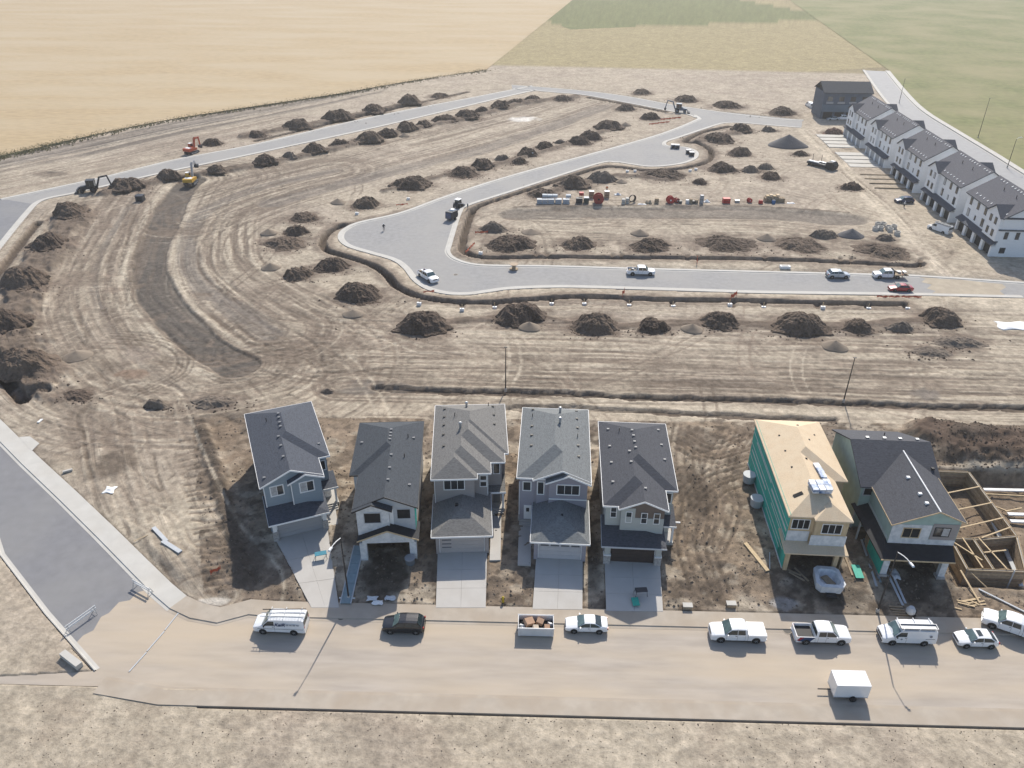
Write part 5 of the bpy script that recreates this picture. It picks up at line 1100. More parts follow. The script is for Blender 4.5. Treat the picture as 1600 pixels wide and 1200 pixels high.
# --- cross street and beyond
vehicle('pickup', 'white pickup truck with a dark open bed parked on the bend of the bulb street', 'pickup truck', P_white, 669, 436, R(-52), bed='load')
vehicle('pickup', 'white pickup truck carrying a load on the cross street', 'pickup truck', P_white, 1001, 428.5, 0.0, bed='load')
vehicle('suv', 'silver-blue sport utility vehicle parked on the cross street', 'suv', P_silver, 1308, 433.5, 0.0, s=1.04)
vehicle('sedan', 'red car driving on the cross street', 'car', P_red, 1406, 454, R(180), s=1.03)
t = vehicle('pickup', 'white flatbed truck with a cluttered brown deck on the cross street', 'truck', P_white, 1385, 433.5, R(180), s=1.0, name='flatbed_truck')
for o in list(t.children):
    if o.name.split('.')[0] in ('cargo_bed', 'bed_liner', 'bumper', 'tail_light') and (o.name.startswith('cargo_bed') or o.name.startswith('bed_liner')): bpy.data.objects.remove(o)
MB().box(-4.1,-1.05,-1.1,1.1,0.85,0.98).build('deck', M_lumber_g, t); MB().box(-1.15,-1.0,-1.0,1.0,0.98,1.9).build('headache_rack', M_blk, t)
for q in range(7): MB().cbox((random.uniform(-3.8,-1.5), random.uniform(-0.8,0.8), 1.15), (random.uniform(0.4,0.9), random.uniform(0.3,0.6), random.uniform(0.2,0.5)), random.uniform(0,3)).build('cargo', random.choice([M_plast, M_lumber_g, M_lumber, M_metal]), t)
v = vehicle('van', 'white van with a roof load parked in front of the nearest townhouses', 'van', P_white, 1467, 362, R(122)); roof_rack(v, 'tray')
vehicle('suv', 'dark blue estate car parked nose-out before the townhouse garages', 'car', P_navy, 1412, 317, R(184), s=1.05, name='car')
vehicle('van', 'white van parked on the dirt left of the dark unfinished block', 'van', P_white, 1265, 168, R(95))
vehicle('sedan', 'silver car parked below the dark unfinished block', 'car', P_silver, 1301, 188, R(185))
vehicle('pickup', 'white pickup truck parked below the dark unfinished block', 'pickup truck', P_white, 1316, 187.5, 0.0)
# --- dumpster with cartons
x, y = W(837, 985); t = thing('dumpster', 'white open-topped dumpster full of rubbish standing on the street', 'dumpster', (x, y, 0.03))
P_d = mat('dumpster_white', (0.62,0.62,0.62), 0.55, 0.06, 1.2); mb = MB(); mb.box(-1.95,1.95,-0.95,-0.88,0.15,1.35); mb.box(-1.95,1.95,0.88,0.95,0.15,1.35); mb.box(-1.95,-1.88,-0.88,0.88,0.15,1.35); mb.box(1.88,1.95,-0.88,0.88,0.15,1.35); mb.box(-1.88,1.88,-0.88,0.88,0.12,0.25); mb.build('bin', P_d, t)
mb = MB(); [mb.box(q-0.05,q+0.05,-1.02,-0.951,0.15,1.33) for q in (-1.8,1.8)]; mb.box(-2.0,2.0,-1.02,-0.951,1.27,1.38); mb.box(-2.0,2.0,0.951,1.02,1.27,1.38); mb.build('rim', P_d, t)
MB().box(-1.87,1.87,-0.87,0.87,0.5,0.62).build('refuse', M_dark, t)
M_card = mat('cardboard', (0.42,0.27,0.18), 0.85, 0.12, 2)
for i, (a, b, c, s1, s2, s3, rz, lab) in enumerate(((-0.75,0.15,1.12,1.0,0.8,0.55,0.5,'large brown carton on the left of the dumpster load'),(0.45,0.25,1.08,0.75,0.6,0.6,-0.3,'brown carton right of the centre of the dumpster load'),(-0.05,-0.45,0.95,0.6,0.4,0.5,0.2,'small pale carton at the front of the dumpster load'),(1.2,-0.35,0.95,0.6,0.5,0.3,0.1,'flat carton at the right end of the dumpster load'))):
    o = MB().cbox((x+a, y+b, 0.03+c), (s1,s2,s3), rz, 0.25, 0.2).build('carton', M_card if i != 2 else mat('pale_card',(0.55,0.46,0.36),0.85,0.1,2)); tag(o, lab, 'carton', 'cartons in the dumpster')
for i in range(5):
    o = MB().cbox((x+random.uniform(-1.7,-1.2) if i < 3 else x+random.uniform(1.3,1.7), y+random.uniform(-0.6,0.6), 0.85), (0.5,0.4,0.3), random.uniform(0,3), 0.4, 0.3).build('rubbish_bag', M_plast if i % 2 else M_wrap); tag(o, f'{ORD[i]} crumpled bag from the left among the cartons in the dumpster', 'bag', 'bags in the dumpster')
# ================================================================== townhouse row
TR_ = random.Random(21)
def townhouse(label, x0, y0, L, mirror=False, pads=False, doors=False, near_end=False):
    t = thing('townhouse', label, 'townhouse', (x0, y0, 0.05), R(-2), 'townhouses in the row')
    D, ze, p = 12.6, 9.3, 0.62; xu = 0.9; rx = xu+D/2
    W_ = S_white; zr = ze+p*(rx-(xu-0.4))
    mb = MB(); mb.box(xu, xu+D, 0.0, L, 0.0, ze+0.05); mb.prism([(xu,ze+0.05),(xu+D,ze+0.05),(rx,ze+p*D/2+0.05)], 0.0, L); mb.build('wall', W_, t)
    # garage storey
    g = MB(); nb = 4; bw = L/nb
    for k in range(nb+1):
        yy = k*bw; g.box(0, xu, max(0, yy-0.55), min(L, yy+0.55), 0, 3.0)
    g.box(0, xu, 0, L, 2.55, 3.02); g.build('garage_pier', W_, t)
    for k in range(nb):
        a, b = k*bw+0.55, (k+1)*bw-0.55
        o = MB().box(0.55 if not doors else 0.18, 0.6 if not doors else 0.24, a, b, 0, 2.55).build('garage_door' if doors else 'garage_opening', S_grey if doors else M_dark, t)
    mb = MB(); mb.slab([(-0.45,-0.2,3.05),(xu+0.02,-0.2,3.85),(xu+0.02,L+0.2,3.85),(-0.45,L+0.2,3.05)],0.2); mb.build('canopy', RF_char, t)
    # main roof
    mb = MB(); e0, e1 = -0.45, L+0.45
    mb.slab([(xu-0.4,e1,ze),(xu-0.4,e0,ze),(rx,e0,zr),(rx,e1,zr)],0.2); mb.slab([(rx,e1,zr),(rx,e0,zr),(xu+D+0.4,e0,ze),(xu+D+0.4,e1,ze)],0.2)
    r = mb.build('roof', RF_town, t)
    fa = MB()
    for yy in (e0-0.03, e1+0.03):
        for (a, za, b, zb) in ((xu-0.4,ze,rx,zr),(rx,zr,xu+D+0.4,ze)): fa.add([(a,yy-0.03,za+.02),(b,yy-0.03,zb+.02),(b,yy-0.03,zb-.28),(a,yy-0.03,za-.28),(a,yy+0.03,za+.02),(b,yy+0.03,zb+.02),(b,yy+0.03,zb-.28),(a,yy+0.03,za-.28)],[(0,1,2,3),(4,7,6,5),(0,4,5,1),(3,2,6,7),(0,3,7,4),(1,5,6,2)])
    fa.box(xu-0.47,xu-0.405,e0,e1,ze-0.26,ze+0.02); fa.build('fascia', S_dkgrey, r)
    # cross gables, front and back
    gw = 6.2; gy = (0.1 if mirror else L-gw-0.1); gz = ze; gr = gz+0.62*gw/2
    pent = [(gy,3.8),(gy+gw,3.8),(gy+gw,gz),(gy+gw/2,gr),(gy,gz)]
    MB().prism(pent, xu-0.7, xu+3.0, 'x').build('gable_wall', W_, t)
    for s_ in (1, -1):
        xa = xu-1.05 if s_ > 0 else xu+D+1.05; xb = xu+4.2 if s_ > 0 else xu+D-4.2; m2 = MB()
        q = [(xa,gy-0.35,gz-0.02),(xa,gy+gw/2,gr+0.2),(xb,gy+gw/2,gr+0.2),(xb,gy-0.35,gz-0.02)]; q2 = [(xa,gy+gw/2,gr+0.2),(xa,gy+gw+0.35,gz-0.02),(xb,gy+gw+0.35,gz-0.02),(xb,gy+gw/2,gr+0.2)]
        m2.slab(q, 0.2); m2.slab(q2, 0.2); m2.build('gable_roof', RF_char, t)
        if s_ < 0: MB().prism(pent, xu+D-3.0, xu+D+0.7, 'x').build('gable_wall', W_, t)
    # windows on the street face
    def wn(xf, yy, zz, w, h, n):
        mb = MB(); mb.box(xf-0.07, xf-0.002, yy-w/2-0.08, yy+w/2+0.08, zz-h/2-0.08, zz+h/2+0.08); f = mb.build('window', S_dkgrey, t)
        for k in range(n): MB().box(xf-0.10, xf-0.072, yy-w/2+k*w/n+0.03, yy-w/2+(k+1)*w/n-0.03, zz-h/2+0.03, zz+h/2-0.03).build('pane', M_glass if TR_.random() < 0.72 else M_blind, f)
    rest = [q for q in ((1.8,5.4,9.2) if not mirror else (8.6,12.4,16.2))]
    for yy in rest: wn(xu, yy, 7.9, 1.0, 1.5, 1)
    for yy in (rest[0], rest[2]): wn(xu, yy, 5.2, 1.1, 1.7, 2)
    wn(xu, rest[1], 5.0, 0.5, 1.0, 1)
    for q in (1.9, 4.3): wn(xu-0.7, gy+q, 8.0, 0.9, 1.4, 1); wn(xu-0.7, gy+q, 5.2, 0.9, 1.4, 1)
    # end wall windows and band (seen on the nearest block)
    if near_end:
        def we(xx, zz, w, h):
            f = MB().box(xx-w/2-0.08, xx+w/2+0.08, -0.07, -0.002, zz-h/2-0.08, zz+h/2+0.08).build('window', S_dkgrey, t); MB().box(xx-w/2, xx+w/2, -0.10, -0.072, zz-h/2, zz+h/2).build('pane', M_glass, f)
        we(2.4,5.2,0.7,1.5); we(4.9,5.2,0.7,1.5); we(2.6,1.7,1.1,1.2); we(6.2,8.3,0.9,1.2); we(7.4,5.2,0.7,1.5); we(9.4,8.3,0.9,1.2)
        MB().box(xu-0.5,xu+D+0.2,-0.30,-0.002,6.35,6.65).build('band', S_dkgrey, t)
    # roof brackets
    base = None
    for row, (u_, n) in enumerate(((0.14, 9), (0.90, 13))):
        for k in range(n):
            if row == 1 and k in (3, 9): continue
            yy = e0+1.2+k*(L-1.6)/n if row == 0 else e0+0.6+k*(L-0.6)/n; xx = xu-0.4+u_*(rx-xu+0.4); zz = ze+p*(xx-xu+0.4)
            if base is None: base = MB().cbox((0,0,0.06),(0.42,0.20,0.12),0,0,-0.55).mesh('roof_bracket', M_white)
            o = bpy.data.objects.new('roof_bracket', base); C.objects.link(o); o.parent = t; o.location = (xx, yy, zz)
    for yy in (L*0.3, L*0.62): MB().lathe([(0.08,-0.2),(0.08,0.7)],(rx-2.2,yy,ze+p*(rx-2.2-xu+0.4)),'z',8).build('plumbing_stack', M_blk, t)
    return t
TX = lambda Y: 105.0+(Y-173.5)*0.035
townhouse('nearest white townhouse block with a plain end wall and dark open garages', TX(173.6), 173.6, 18.6, True, near_end=True)
townhouse('second nearest white townhouse block, behind the parked white van', TX(196.4), 196.4, 18.6)
townhouse('middle white townhouse block of the row of five, beside the dark parked car', TX(220.4), 220.4, 18.2)
townhouse('second farthest white townhouse block with pale concrete pads before its garages', TX(244.6), 244.6, 17.6, doors=True)
townhouse('farthest white townhouse block of the row', TX(267.6), 267.6, 18.4, doors=True)
# pads before the garages
for i, (yy, lit) in enumerate([(246.8+k*4.4, 1) for k in range(4)] + [(269.8+k*4.5, 1) for k in range(4)]):
    o = MB().box(-9.6, -0.2, -1.75, 1.75, -0.2, 0.42).build('parking_pad', M_conc); o.location = (TX(yy), yy, 0); o.rotation_euler.z = R(-2)
    tag(o, f'{ORD[i]} pale concrete parking pad from the near end of the townhouse pads', 'pad', 'concrete pads before the townhouses')
for i, yy in enumerate((224.0,228.4,232.8,237.0)):
    o = MB().box(-9.2,-0.5,-0.12,0.12,-0.1,0.45).build('form_board', M_lumber_g); o.location = (TX(yy), yy, 0.05); o.rotation_euler.z = R(-2); tag(o, f'{ORD[i]} form board from the near end laid before the middle townhouse block', 'board', 'form boards')
# dark unfinished block beyond
x0, y0 = W(1281,187); t = thing('unfinished_block', 'dark blue-wrapped unfinished block at the far end of the townhouse row', 'building', (x0, y0, 0.05), R(-1))
M_navyw = mat('navy_wrap', (0.075,0.10,0.14), 0.7, 0.15, 0.5, var2=0.4, scale2=0.2, tint=(0.11,0.13,0.16))
MB().box(0,17.5,0.6,12,0,9.6).build('wall', M_navyw, t); MB().slab([(-0.4,0.2,9.6),(17.9,0.2,9.6),(17.9,6.4,12.6),(-0.4,6.4,12.6)],0.25).build('roof', RF_black, t); MB().slab([(17.9,6.4,12.6),(17.9,12.6,9.6),(-0.4,12.6,9.6),(-0.4,6.4,12.6)],0.25).build('roof', RF_black, t)
MB().box(-0.1,17.6,0.0,0.58,2.9,5.4).build('deck_wrap', mat('blue_wrap',(0.10,0.14,0.185),0.7,0.12,0.4), t)
for k in range(4): MB().box(1.0+4.2*k,4.2+4.2*k,0.50,0.592,0.0,2.6).build('garage_opening', M_dark, t); MB().box(1.6+4.2*k,3.4+4.2*k,0.5,0.592,6.6,8.2).build('window', M_glass, t); MB().box(1.2+4.2*k,3.9+4.2*k,0.44,0.56,5.6,6.35).build('wrap_panel', S_grey, t)
for k in range(5): MB().box(0.3+4.2*k,0.75+4.2*k,0.3,0.58,0,2.9).build('pier', M_navyw, t)
# road behind the townhouses
gE = offset_line(green_edge, 0.0)
alley_o = offset_line(green_edge, -12.5 if (offset_line(green_edge, -12.5)[5][0] < green_edge[5][0]) else 12.5); sgn_ = -1 if (offset_line(green_edge, -12.5)[5][0] < green_edge[5][0]) else 1
road5 = sheet('road', green_edge + alley_o[::-1], 0.10, mat('asphalt_pale', (0.27,0.272,0.28), 0.75, 0.08, 0.5, var2=0.3, scale2=0.05, tint=(0.31,0.305,0.30), world_space=True))
kerb('kerb', green_edge, 2.4, sgn_, z=0.45, z0=-0.3); kerb('kerb', alley_o, 1.6, -sgn_, z=0.30, z0=-0.3)
# ================================================================== street lamps
M_pole = mat('lamp_pole', (0.035,0.032,0.032), 0.5, 0.1, 3)
def lamp(label, px, py, h, arm=None, zb=0.1):
    x, y = W(px, py, zb); t = thing('street_lamp', label, 'street lamp', (x, y, zb), 0, 'street lamps')
    MB().tube((0,0,0.3),(0,0,h),0.11,0.06,10).build('pole', M_pole, t); MB().lathe([(0.2,-0.2),(0.2,0.3),(0.13,0.4)],(0,0,0),'z',10).build('base', M_conc, t)
    if arm:
        ax, ay = arm; pts = [(ax*q, ay*q, h-0.05+0.45*math.sin(q*math.pi*0.55)) for q in (0,0.25,0.5,0.75,1)]
        MB().path(pts, 0.045).build('arm', M_white, t); d = Vector((ax,ay,0)).normalized(); e = Vector(pts[-1])
        MB().cbox(e+d*0.3, (0.75,0.28,0.13), math.atan2(ay,ax), taper=0.7).build('luminaire', M_white, t)
    else: MB().cbox((0,0,h+0.05),(0.5,0.22,0.1)).build('luminaire', M_pole, t)
    return t
lamp('street lamp with a curved white arm between the corner house and the black-roofed house', 545, 935, 9.2, (-0.5,-1.9))
lamp('street lamp with a curved white arm in front of the cross-gabled house', 1371, 955, 9.0, (0.4,-2.0))
lamp('thin dark lamp post standing on the furrow behind the taupe house', 790, 610, 8.0); lamp('thin dark lamp post standing on the furrow behind the plywood house', 1318, 627, 8.0)
lamp('lamp post on the grass edge behind the middle townhouses', 1528, 215, 13.0, None, 0.4); lamp('lamp post with a short arm on the grass edge behind the nearest townhouses', 1574, 261, 8.5, (1.2,0.4), 0.4); lamp('lamp post at the grass corner behind the farthest townhouses', 1405, 160, 9.0, None, 0.4)
# ================================================================== machines
M_yel = mat('machine_yellow', (0.52,0.30,0.035), 0.5, 0.12, 1.5); M_org = mat('machine_red', (0.42,0.075,0.03), 0.5, 0.12, 1.5); M_gun = mat('machine_dark', (0.035,0.04,0.05), 0.5, 0.15, 2); M_grey_m = mat('machine_grey', (0.32,0.33,0.35), 0.5, 0.1, 2)
def excavator(label, px, py, head, body, boomm, s=1.0, reach=(3.2,4.6,6.2,2.2)):
    x, y = W(px, py); t = thing('excavator', label, 'excavator', (x, y, 0.1), head); t.scale = (s,s,s)
    for sg in (1,-1):
        tr = MB().prism([(-2.0,0.25),(-1.7,0.0),(1.7,0.0),(2.0,0.25),(2.0,0.6),(1.7,0.85),(-1.7,0.85),(-2.0,0.6)], sg*1.15-0.3, sg*1.15+0.3).build('track', M_gun, t)
        for q in range(5): MB().lathe([(0.22,0),(0.22,0.03)],(-1.3+q*0.65,sg*1.46 if sg > 0 else -1.49,0.42),'y',10).build('roller', M_grey_m, tr)
    MB().lathe([(0.7,0.8),(0.7,1.05)],(0,0,0),'z',14).build('turntable', M_gun, t)
    MB().prism([(-2.2,1.2),(-2.0,1.05),(1.5,1.05),(1.5,1.7),(-0.6,2.0),(-2.1,2.0)],-1.3,1.3).build('engine_deck', body, t)
    MB().prism([(-2.55,1.1),(-2.0,1.08),(-2.0,2.05),(-2.45,1.95)],-1.32,1.32).build('counterweight', body, t); MB().box(-1.9,-0.7,-1.0,0.9,2.0,2.1).build('engine_hood', M_white, t)
    c = MB().prism([(0.2,1.7),(1.6,1.7),(1.75,2.2),(1.3,3.0),(0.3,3.0)],0.35,1.3).build('cab', body, t)
    MB().prism([(0.35,2.2),(1.6,2.2),(1.25,2.85),(0.4,2.85)],0.335,1.315).build('cab_glass', M_carglass, c); MB().box(0.25,1.35,0.32,1.33,3.0,3.1).build('cab_roof', M_white, c)
    bx, bz, ex, ez = reach; kx, kz = bx*0.72, bz
    def beam(p, q, w, h0, h1, nm):
        p, q = Vector(p), Vector(q); d = (q-p).normalized(); n = Vector((-d.z,0,d.x)); vs = []
        for c0, hh in ((p,h0),(q,h1)):
            for yy in (-w/2,w/2): vs += [c0+n*hh/2+Vector((0,yy,0)), c0-n*hh/2+Vector((0,yy,0))]
        return MB().add(vs, [(0,1,3,2),(4,6,7,5),(0,4,5,1),(2,3,7,6),(0,2,6,4),(1,5,7,3)]).build(nm, boomm, t)
    beam((1.2,-0.3,1.7),(kx,-0.3,kz),0.45,0.5,0.65,'boom'); beam((kx,-0.3,kz),(bx+1.2,-0.3,kz-0.3),0.42,0.65,0.4,'boom'); beam((bx+1.2,-0.3,kz),(ex,-0.3,ez),0.32,0.5,0.3,'stick')
    for o in t.children:
        if o.name.startswith('boom') or o.name.startswith('stick'): o.location.y = -0.3+0.3
    MB().prism([(ex-0.5,ez),(ex+0.3,ez+0.1),(ex+0.4,ez-0.7),(ex-0.1,ez-1.0),(ex-0.7,ez-0.6)],-0.85,0.25).build('bucket', M_gun, t)
    MB().tube((1.0,-0.3,1.6),(kx*0.8,-0.3,kz*0.85),0.09).build('hydraulic_ram', M_chrome, t); return t
def backhoe(label, px, py, head, body, s=1.0):
    x, y = W(px, py); t = thing('backhoe_loader', label, 'backhoe', (x, y, 0.1), head); t.scale = (s,s,s)
    for (wx, r) in ((1.6,0.5),(-0.9,0.75)):
        for sg in (1,-1):
            w_ = MB().lathe([(r*0.5,-0.2),(r*0.95,-0.2),(r,-0.12),(r,0.12),(r*0.95,0.2),(r*0.5,0.2)],(wx,sg*1.0,r),'y',16).build('wheel', M_tyre, t); MB().lathe([(r*0.5,-0.22),(r*0.5,0.22)],(wx,sg*1.0,r),'y',12).build('rim', body, w_)
    MB().prism([(-1.6,0.7),(2.1,0.7),(2.15,1.35),(0.6,1.6),(-1.5,1.5)],-0.55,0.55).build('chassis', body, t)
    c = MB().prism([(-1.3,1.5),(0.5,1.5),(0.35,2.75),(-1.2,2.75)],-0.75,0.75).build('cab', M_carglass, t); MB().box(-1.4,0.5,-0.85,0.85,2.75,2.88).build('cab_roof', body, c)
    for sg in (1,-1):
        for q in (-1.25,-0.3,0.42): MB().box(q-0.06,q+0.06,sg*0.78-0.04,sg*0.78+0.04,1.5,2.76).build('cab_pillar', body, c)
        MB().tube((0.4,sg*0.5,1.7),(2.6,sg*0.5,0.8),0.1).build('loader_arm', body, t)
    MB().prism([(2.5,0.05),(3.4,0.0),(3.3,0.25),(2.7,0.5),(2.75,1.0),(2.5,1.0)],-1.15,1.15).build('loader_bucket', M_gun, t)
    def bm_(p, q, w): MB().cbox((Vector(p)+Vector(q))/2, ((Vector(q)-Vector(p)).length, w, w*1.3), 0, 0, -math.atan2(q[2]-p[2], q[0]-p[0])).build('backhoe_arm', body, t)
    bm_((-1.6,0,0.9),(-2.6,0,3.4),0.3); bm_((-2.5,0,3.3),(-4.4,0,3.6),0.26); bm_((-4.3,0,3.7),(-4.9,0,1.2),0.24)
    MB().prism([(-5.2,1.3),(-4.6,1.3),(-4.5,0.8),(-4.9,0.4),(-5.3,0.8)],-0.35,0.35).build('backhoe_bucket', M_gun, t); return t
excavator('yellow excavator at the top of the dark curved swale with its boom raised away', 299, 288, R(92), M_yel, M_grey_m, 1.0, (3.0,5.2,5.6,4.0))
excavator('red excavator working on the upper verge of the far diagonal road', 300, 240, R(70), M_org, M_org, 0.95, (2.6,4.6,4.2,1.8))
backhoe('dark backhoe loader digging beside the far diagonal road', 142, 300, R(195), M_gun, 1.15)
backhoe('blue-grey backhoe loader at the far road junction', 1062, 176, R(-12), mat('machine_blue',(0.10,0.14,0.20),0.5,0.15,2), 1.15)
# compressor and small trailer on the bulb street
def boxy(name, label, cat, px, py, parts, head=0.0, group=None, z=0.03):
    x, y = W(px, py); t = thing(name, label, cat, (x, y, z), head, group)
    for nm, m_, f in parts: f(MB()).build(nm, m_, t)
    return t
wheel_ = lambda x, y, r: (lambda mb: mb.lathe([(r*0.4,-0.1),(r,-0.1),(r,0.1),(r*0.4,0.1)],(x,y,r),'y',14))
boxy('compressor_trailer', 'dark navy box trailer with a white hood standing on the bulb street', 'trailer', 706, 343, [('body', M_gun, lambda m: m.prism([(-1.5,0.5),(1.3,0.5),(1.5,1.0),(1.4,2.2),(-1.4,2.3),(-1.5,1.2)],-0.95,0.95)),('door', P_navy, lambda m: m.box(-1.62,-1.505,-0.8,0.8,0.7,2.1)),('hood', M_white, lambda m: m.cbox((0.5,0,2.4),(1.3,1.2,0.3),taper=0.8)),('wheel', M_tyre, wheel_(0,-1.05,0.38)),('wheel', M_tyre, wheel_(0,1.05,0.38)),('drawbar', M_gun, lambda m: m.tube((1.4,0,0.6),(3.0,0,0.5),0.07))], R(62))
boxy('skid_steer_loader', 'small skid steer loader with white cab roof in front of the navy trailer', 'loader', 716, 324, [('body', M_gun, lambda m: m.prism([(-1.3,0.45),(1.0,0.45),(1.1,1.0),(-1.3,1.3)],-0.7,0.7)),('cab', M_carglass, lambda m: m.prism([(-0.7,1.2),(0.8,1.0),(0.6,2.1),(-0.6,2.1)],-0.6,0.6)),('cab_roof', M_white, lambda m: m.box(-0.75,0.75,-0.7,0.7,2.1,2.25))]+[('wheel', M_tyre, wheel_(a,b,0.42)) for a in (-0.7,0.7) for b in (-0.85,0.85)]+[('bucket', M_grey_m, lambda m: m.prism([(1.2,0.05),(2.0,0.05),(1.8,0.5),(1.25,0.8)],-0.95,0.95)),('lift_arm', M_grey_m, lambda m: m.tube((-1.1,0.75,1.5),(1.3,0.75,0.7),0.09)),('lift_arm', M_grey_m, lambda m: m.tube((-1.1,-0.75,1.5),(1.3,-0.75,0.7),0.09))], R(60))
boxy('machinery_trailer', 'long black trailer with pale panels and a dark engine end near the gravel heap', 'trailer', 1281, 262, [('deck', M_gun, lambda m: m.box(-4,4,-1.2,1.2,0.8,1.4)),('engine', M_plast, lambda m: m.prism([(2.2,0.6),(5.0,0.5),(5.2,1.6),(4.4,2.6),(2.4,2.4)],-1.3,1.3)),('panel', M_white, lambda m: m.cbox((-2.0,-0.5,1.55),(3.4,0.9,0.25))),('panel', M_metal, lambda m: m.cbox((0.4,0.4,1.6),(2.6,0.8,0.3))),('panel', M_white, lambda m: m.cbox((3.6,0.3,2.65),(1.2,1.0,0.2))),('mast', M_gun, lambda m: m.tube((-3.2,0.8,1.4),(-3.4,0.8,3.4),0.07)),('mast', M_gun, lambda m: m.tube((-0.5,1.0,1.4),(-0.5,1.0,3.6),0.07))]+[('wheel', M_tyre, wheel_(a,b,0.5)) for a in (-3.0,-1.8,3.4) for b in (-1.25,1.25)], R(-48))
# ================================================================== stored materials in the block above the cross street
M_redp = mat('red_plastic', (0.42,0.03,0.03), 0.5, 0.15, 2); M_redd = mat('red_steel', (0.30,0.05,0.04), 0.6, 0.2, 2); M_blockg = mat('concrete_block', (0.38,0.42,0.47), 0.85, 0.12, 3)
def crate(name, label, cat, px, py, sx, sy, sz, m_, rz=0.0, z=0.1, group=None, lid=None):
    x, y = W(px, py); y += sy/2; t = thing(name, label, cat, (x, y, z), rz, group)
    MB().box(-sx/2,sx/2,-sy/2,sy/2,0.14,sz).build('load', m_, t)
    for q in (-0.4,0,0.4): MB().box(q*sx-0.06,q*sx+0.06,-sy/2,sy/2,0,0.14).build('runner', M_lumber_g, t)
    MB().box(-sx/2-0.02,sx/2+0.02,-sy/2-0.02,sy/2+0.02,sz*0.48,sz*0.53).build('strap', M_plast, t)
    if lid: MB().box(-sx/2-0.03,sx/2+0.03,-sy/2-0.03,sy/2+0.03,sz+0.001,sz+0.07).build('cover', lid, t)
    return t
for i, px in enumerate((843,851.5,861,872.5,884.5)): crate('block_pallet', f'{ORD[i]} grey-blue pallet of concrete blocks from the left in the stored row', 'pallet', px, 320, 1.35 if i < 2 else 1.65, 1.3, 1.25, M_blockg, group='block pallets', lid=M_trimg)
for i, (px, zz) in enumerate(((851,1.4),(859,1.35),(867,1.35),(888,1.3))): crate('block_pallet', f'{ORD[i]} pale pallet from the left on top of or behind the block pallets', 'pallet', px, 317, 1.3, 1.1, 0.75, mat('pale_block',(0.5,0.53,0.56),0.85,0.1,3), z=zz, group='upper block pallets')
crate('crate', 'left dark crate below the small red crate in the stored row', 'crate', 905, 319.5, 1.7, 1.4, 1.5, M_gun); crate('crate', 'right dark crate with a grey lid next to the big red reel', 'crate', 916, 319.5, 1.3, 1.4, 1.6, mat('dark_green_crate',(0.06,0.075,0.065),0.7,0.2,2), lid=M_trimg); crate('crate', 'small red crate on top of the dark crates', 'crate', 908, 316, 1.2, 1.1, 0.9, M_redp, z=1.65)
crate('crate', 'pale-topped wooden crate behind the big red reel on its left', 'crate', 924, 311, 1.3, 1.2, 1.9, M_lumber_g, lid=M_white); crate('crate', 'pale-topped wooden crate behind the big red reel on its right', 'crate', 948, 311, 1.3, 1.2, 1.9, M_lumber_g, lid=M_white)
def reel(label, px, py, d, w, m_, rz=0.0, axis='y'):
    x, y = W(px, py); r = d/2; t = thing('cable_reel', label, 'cable reel', (x, y+w/2, 0.1), rz)
    for s_ in (-1,1):
        f = MB().lathe([(r*0.12,-0.05),(r,-0.05),(r,0.05),(r*0.12,0.05)],(0,s_*w/2,r),'y',24).build('flange', m_, t)
    MB().lathe([(r*0.70,-w/2+0.05),(r*0.70,w/2-0.05)],(0,0,r),'y',20).build('winding', M_redd, t); MB().lathe([(r*0.2,-w/2-0.09),(r*0.2,-w/2-0.06)],(0,0,r),'y',12).build('hub', M_dark if d > 2.4 else M_white, t); return t
reel('largest red cable reel, between the two pale-topped crates', 935, 320, 2.75, 1.6, M_redd); reel('bright red cable reel with a white hub in the middle of the stored row', 1047, 319.5, 2.1, 1.0, M_redp, 0.15); reel('small faded red reel right of the bright red reel', 1057, 318.5, 1.4, 0.9, M_redd, 0.5); reel('small red reel standing right of the red bin', 1171, 318, 1.3, 0.8, M_redp, 0.2)
crate('block_pallet', 'narrow grey slab pallet, left of a pair beside the black pipe coil', 'pallet', 974, 321, 0.8, 1.2, 1.5, M_conc); crate('block_pallet', 'narrow grey slab pallet, right of a pair beside the black pipe coil', 'pallet', 980, 320, 0.8, 1.2, 1.6, M_conc)
x, y = W(988,317); t = thing('pipe_coil', 'black pipe coil leaning beside the grey slab pallets', 'pipe coil', (x,y,0.1), 0.4)
for q in range(4):
    mb = MB(); pts = [(math.cos(a)*(1.0-0.05*q), q*0.16, 1.05+math.sin(a)*(1.0-0.05*q)) for a in np.linspace(0,2*math.pi,17)]; mb.path(pts,0.09).build('loop', M_plast, t)
def heap_sheet(label, px, py, sx, sy, sz, m_, nm='tarpaulin', cat='tarp'):
    x, y = W(px, py); n = 14; rg = random.Random(px); vs = []; ph = [rg.uniform(0,6) for _ in range(4)]
    for j in range(n):
        for i in range(n):
            a, b = i/(n-1)*2-1, j/(n-1)*2-1; rr = max(abs(a),abs(b)); wv = 0.5+0.25*math.sin(4*a+ph[0])+0.25*math.sin(5*b+ph[1])+0.15*math.sin(9*a*b+ph[2]); vs.append((a*sx/2*(1+0.12*math.sin(3*b+ph[3])), b*sy/2*(1+0.12*math.sin(4*a+ph[2])), max(0.02, sz*(1-rr**2.5)*wv)+0.03))
    o = MB().add(vs, [(j*n+i, j*n+i+1, (j+1)*n+i+1, (j+1)*n+i) for j in range(n-1) for i in range(n-1)]).build(nm, m_, None, True); o.location = (x, y, zat(x,y)+0.02); so = o.modifiers.new('thickness','SOLIDIFY'); so.thickness = 0.03; return tag(o, label, cat)
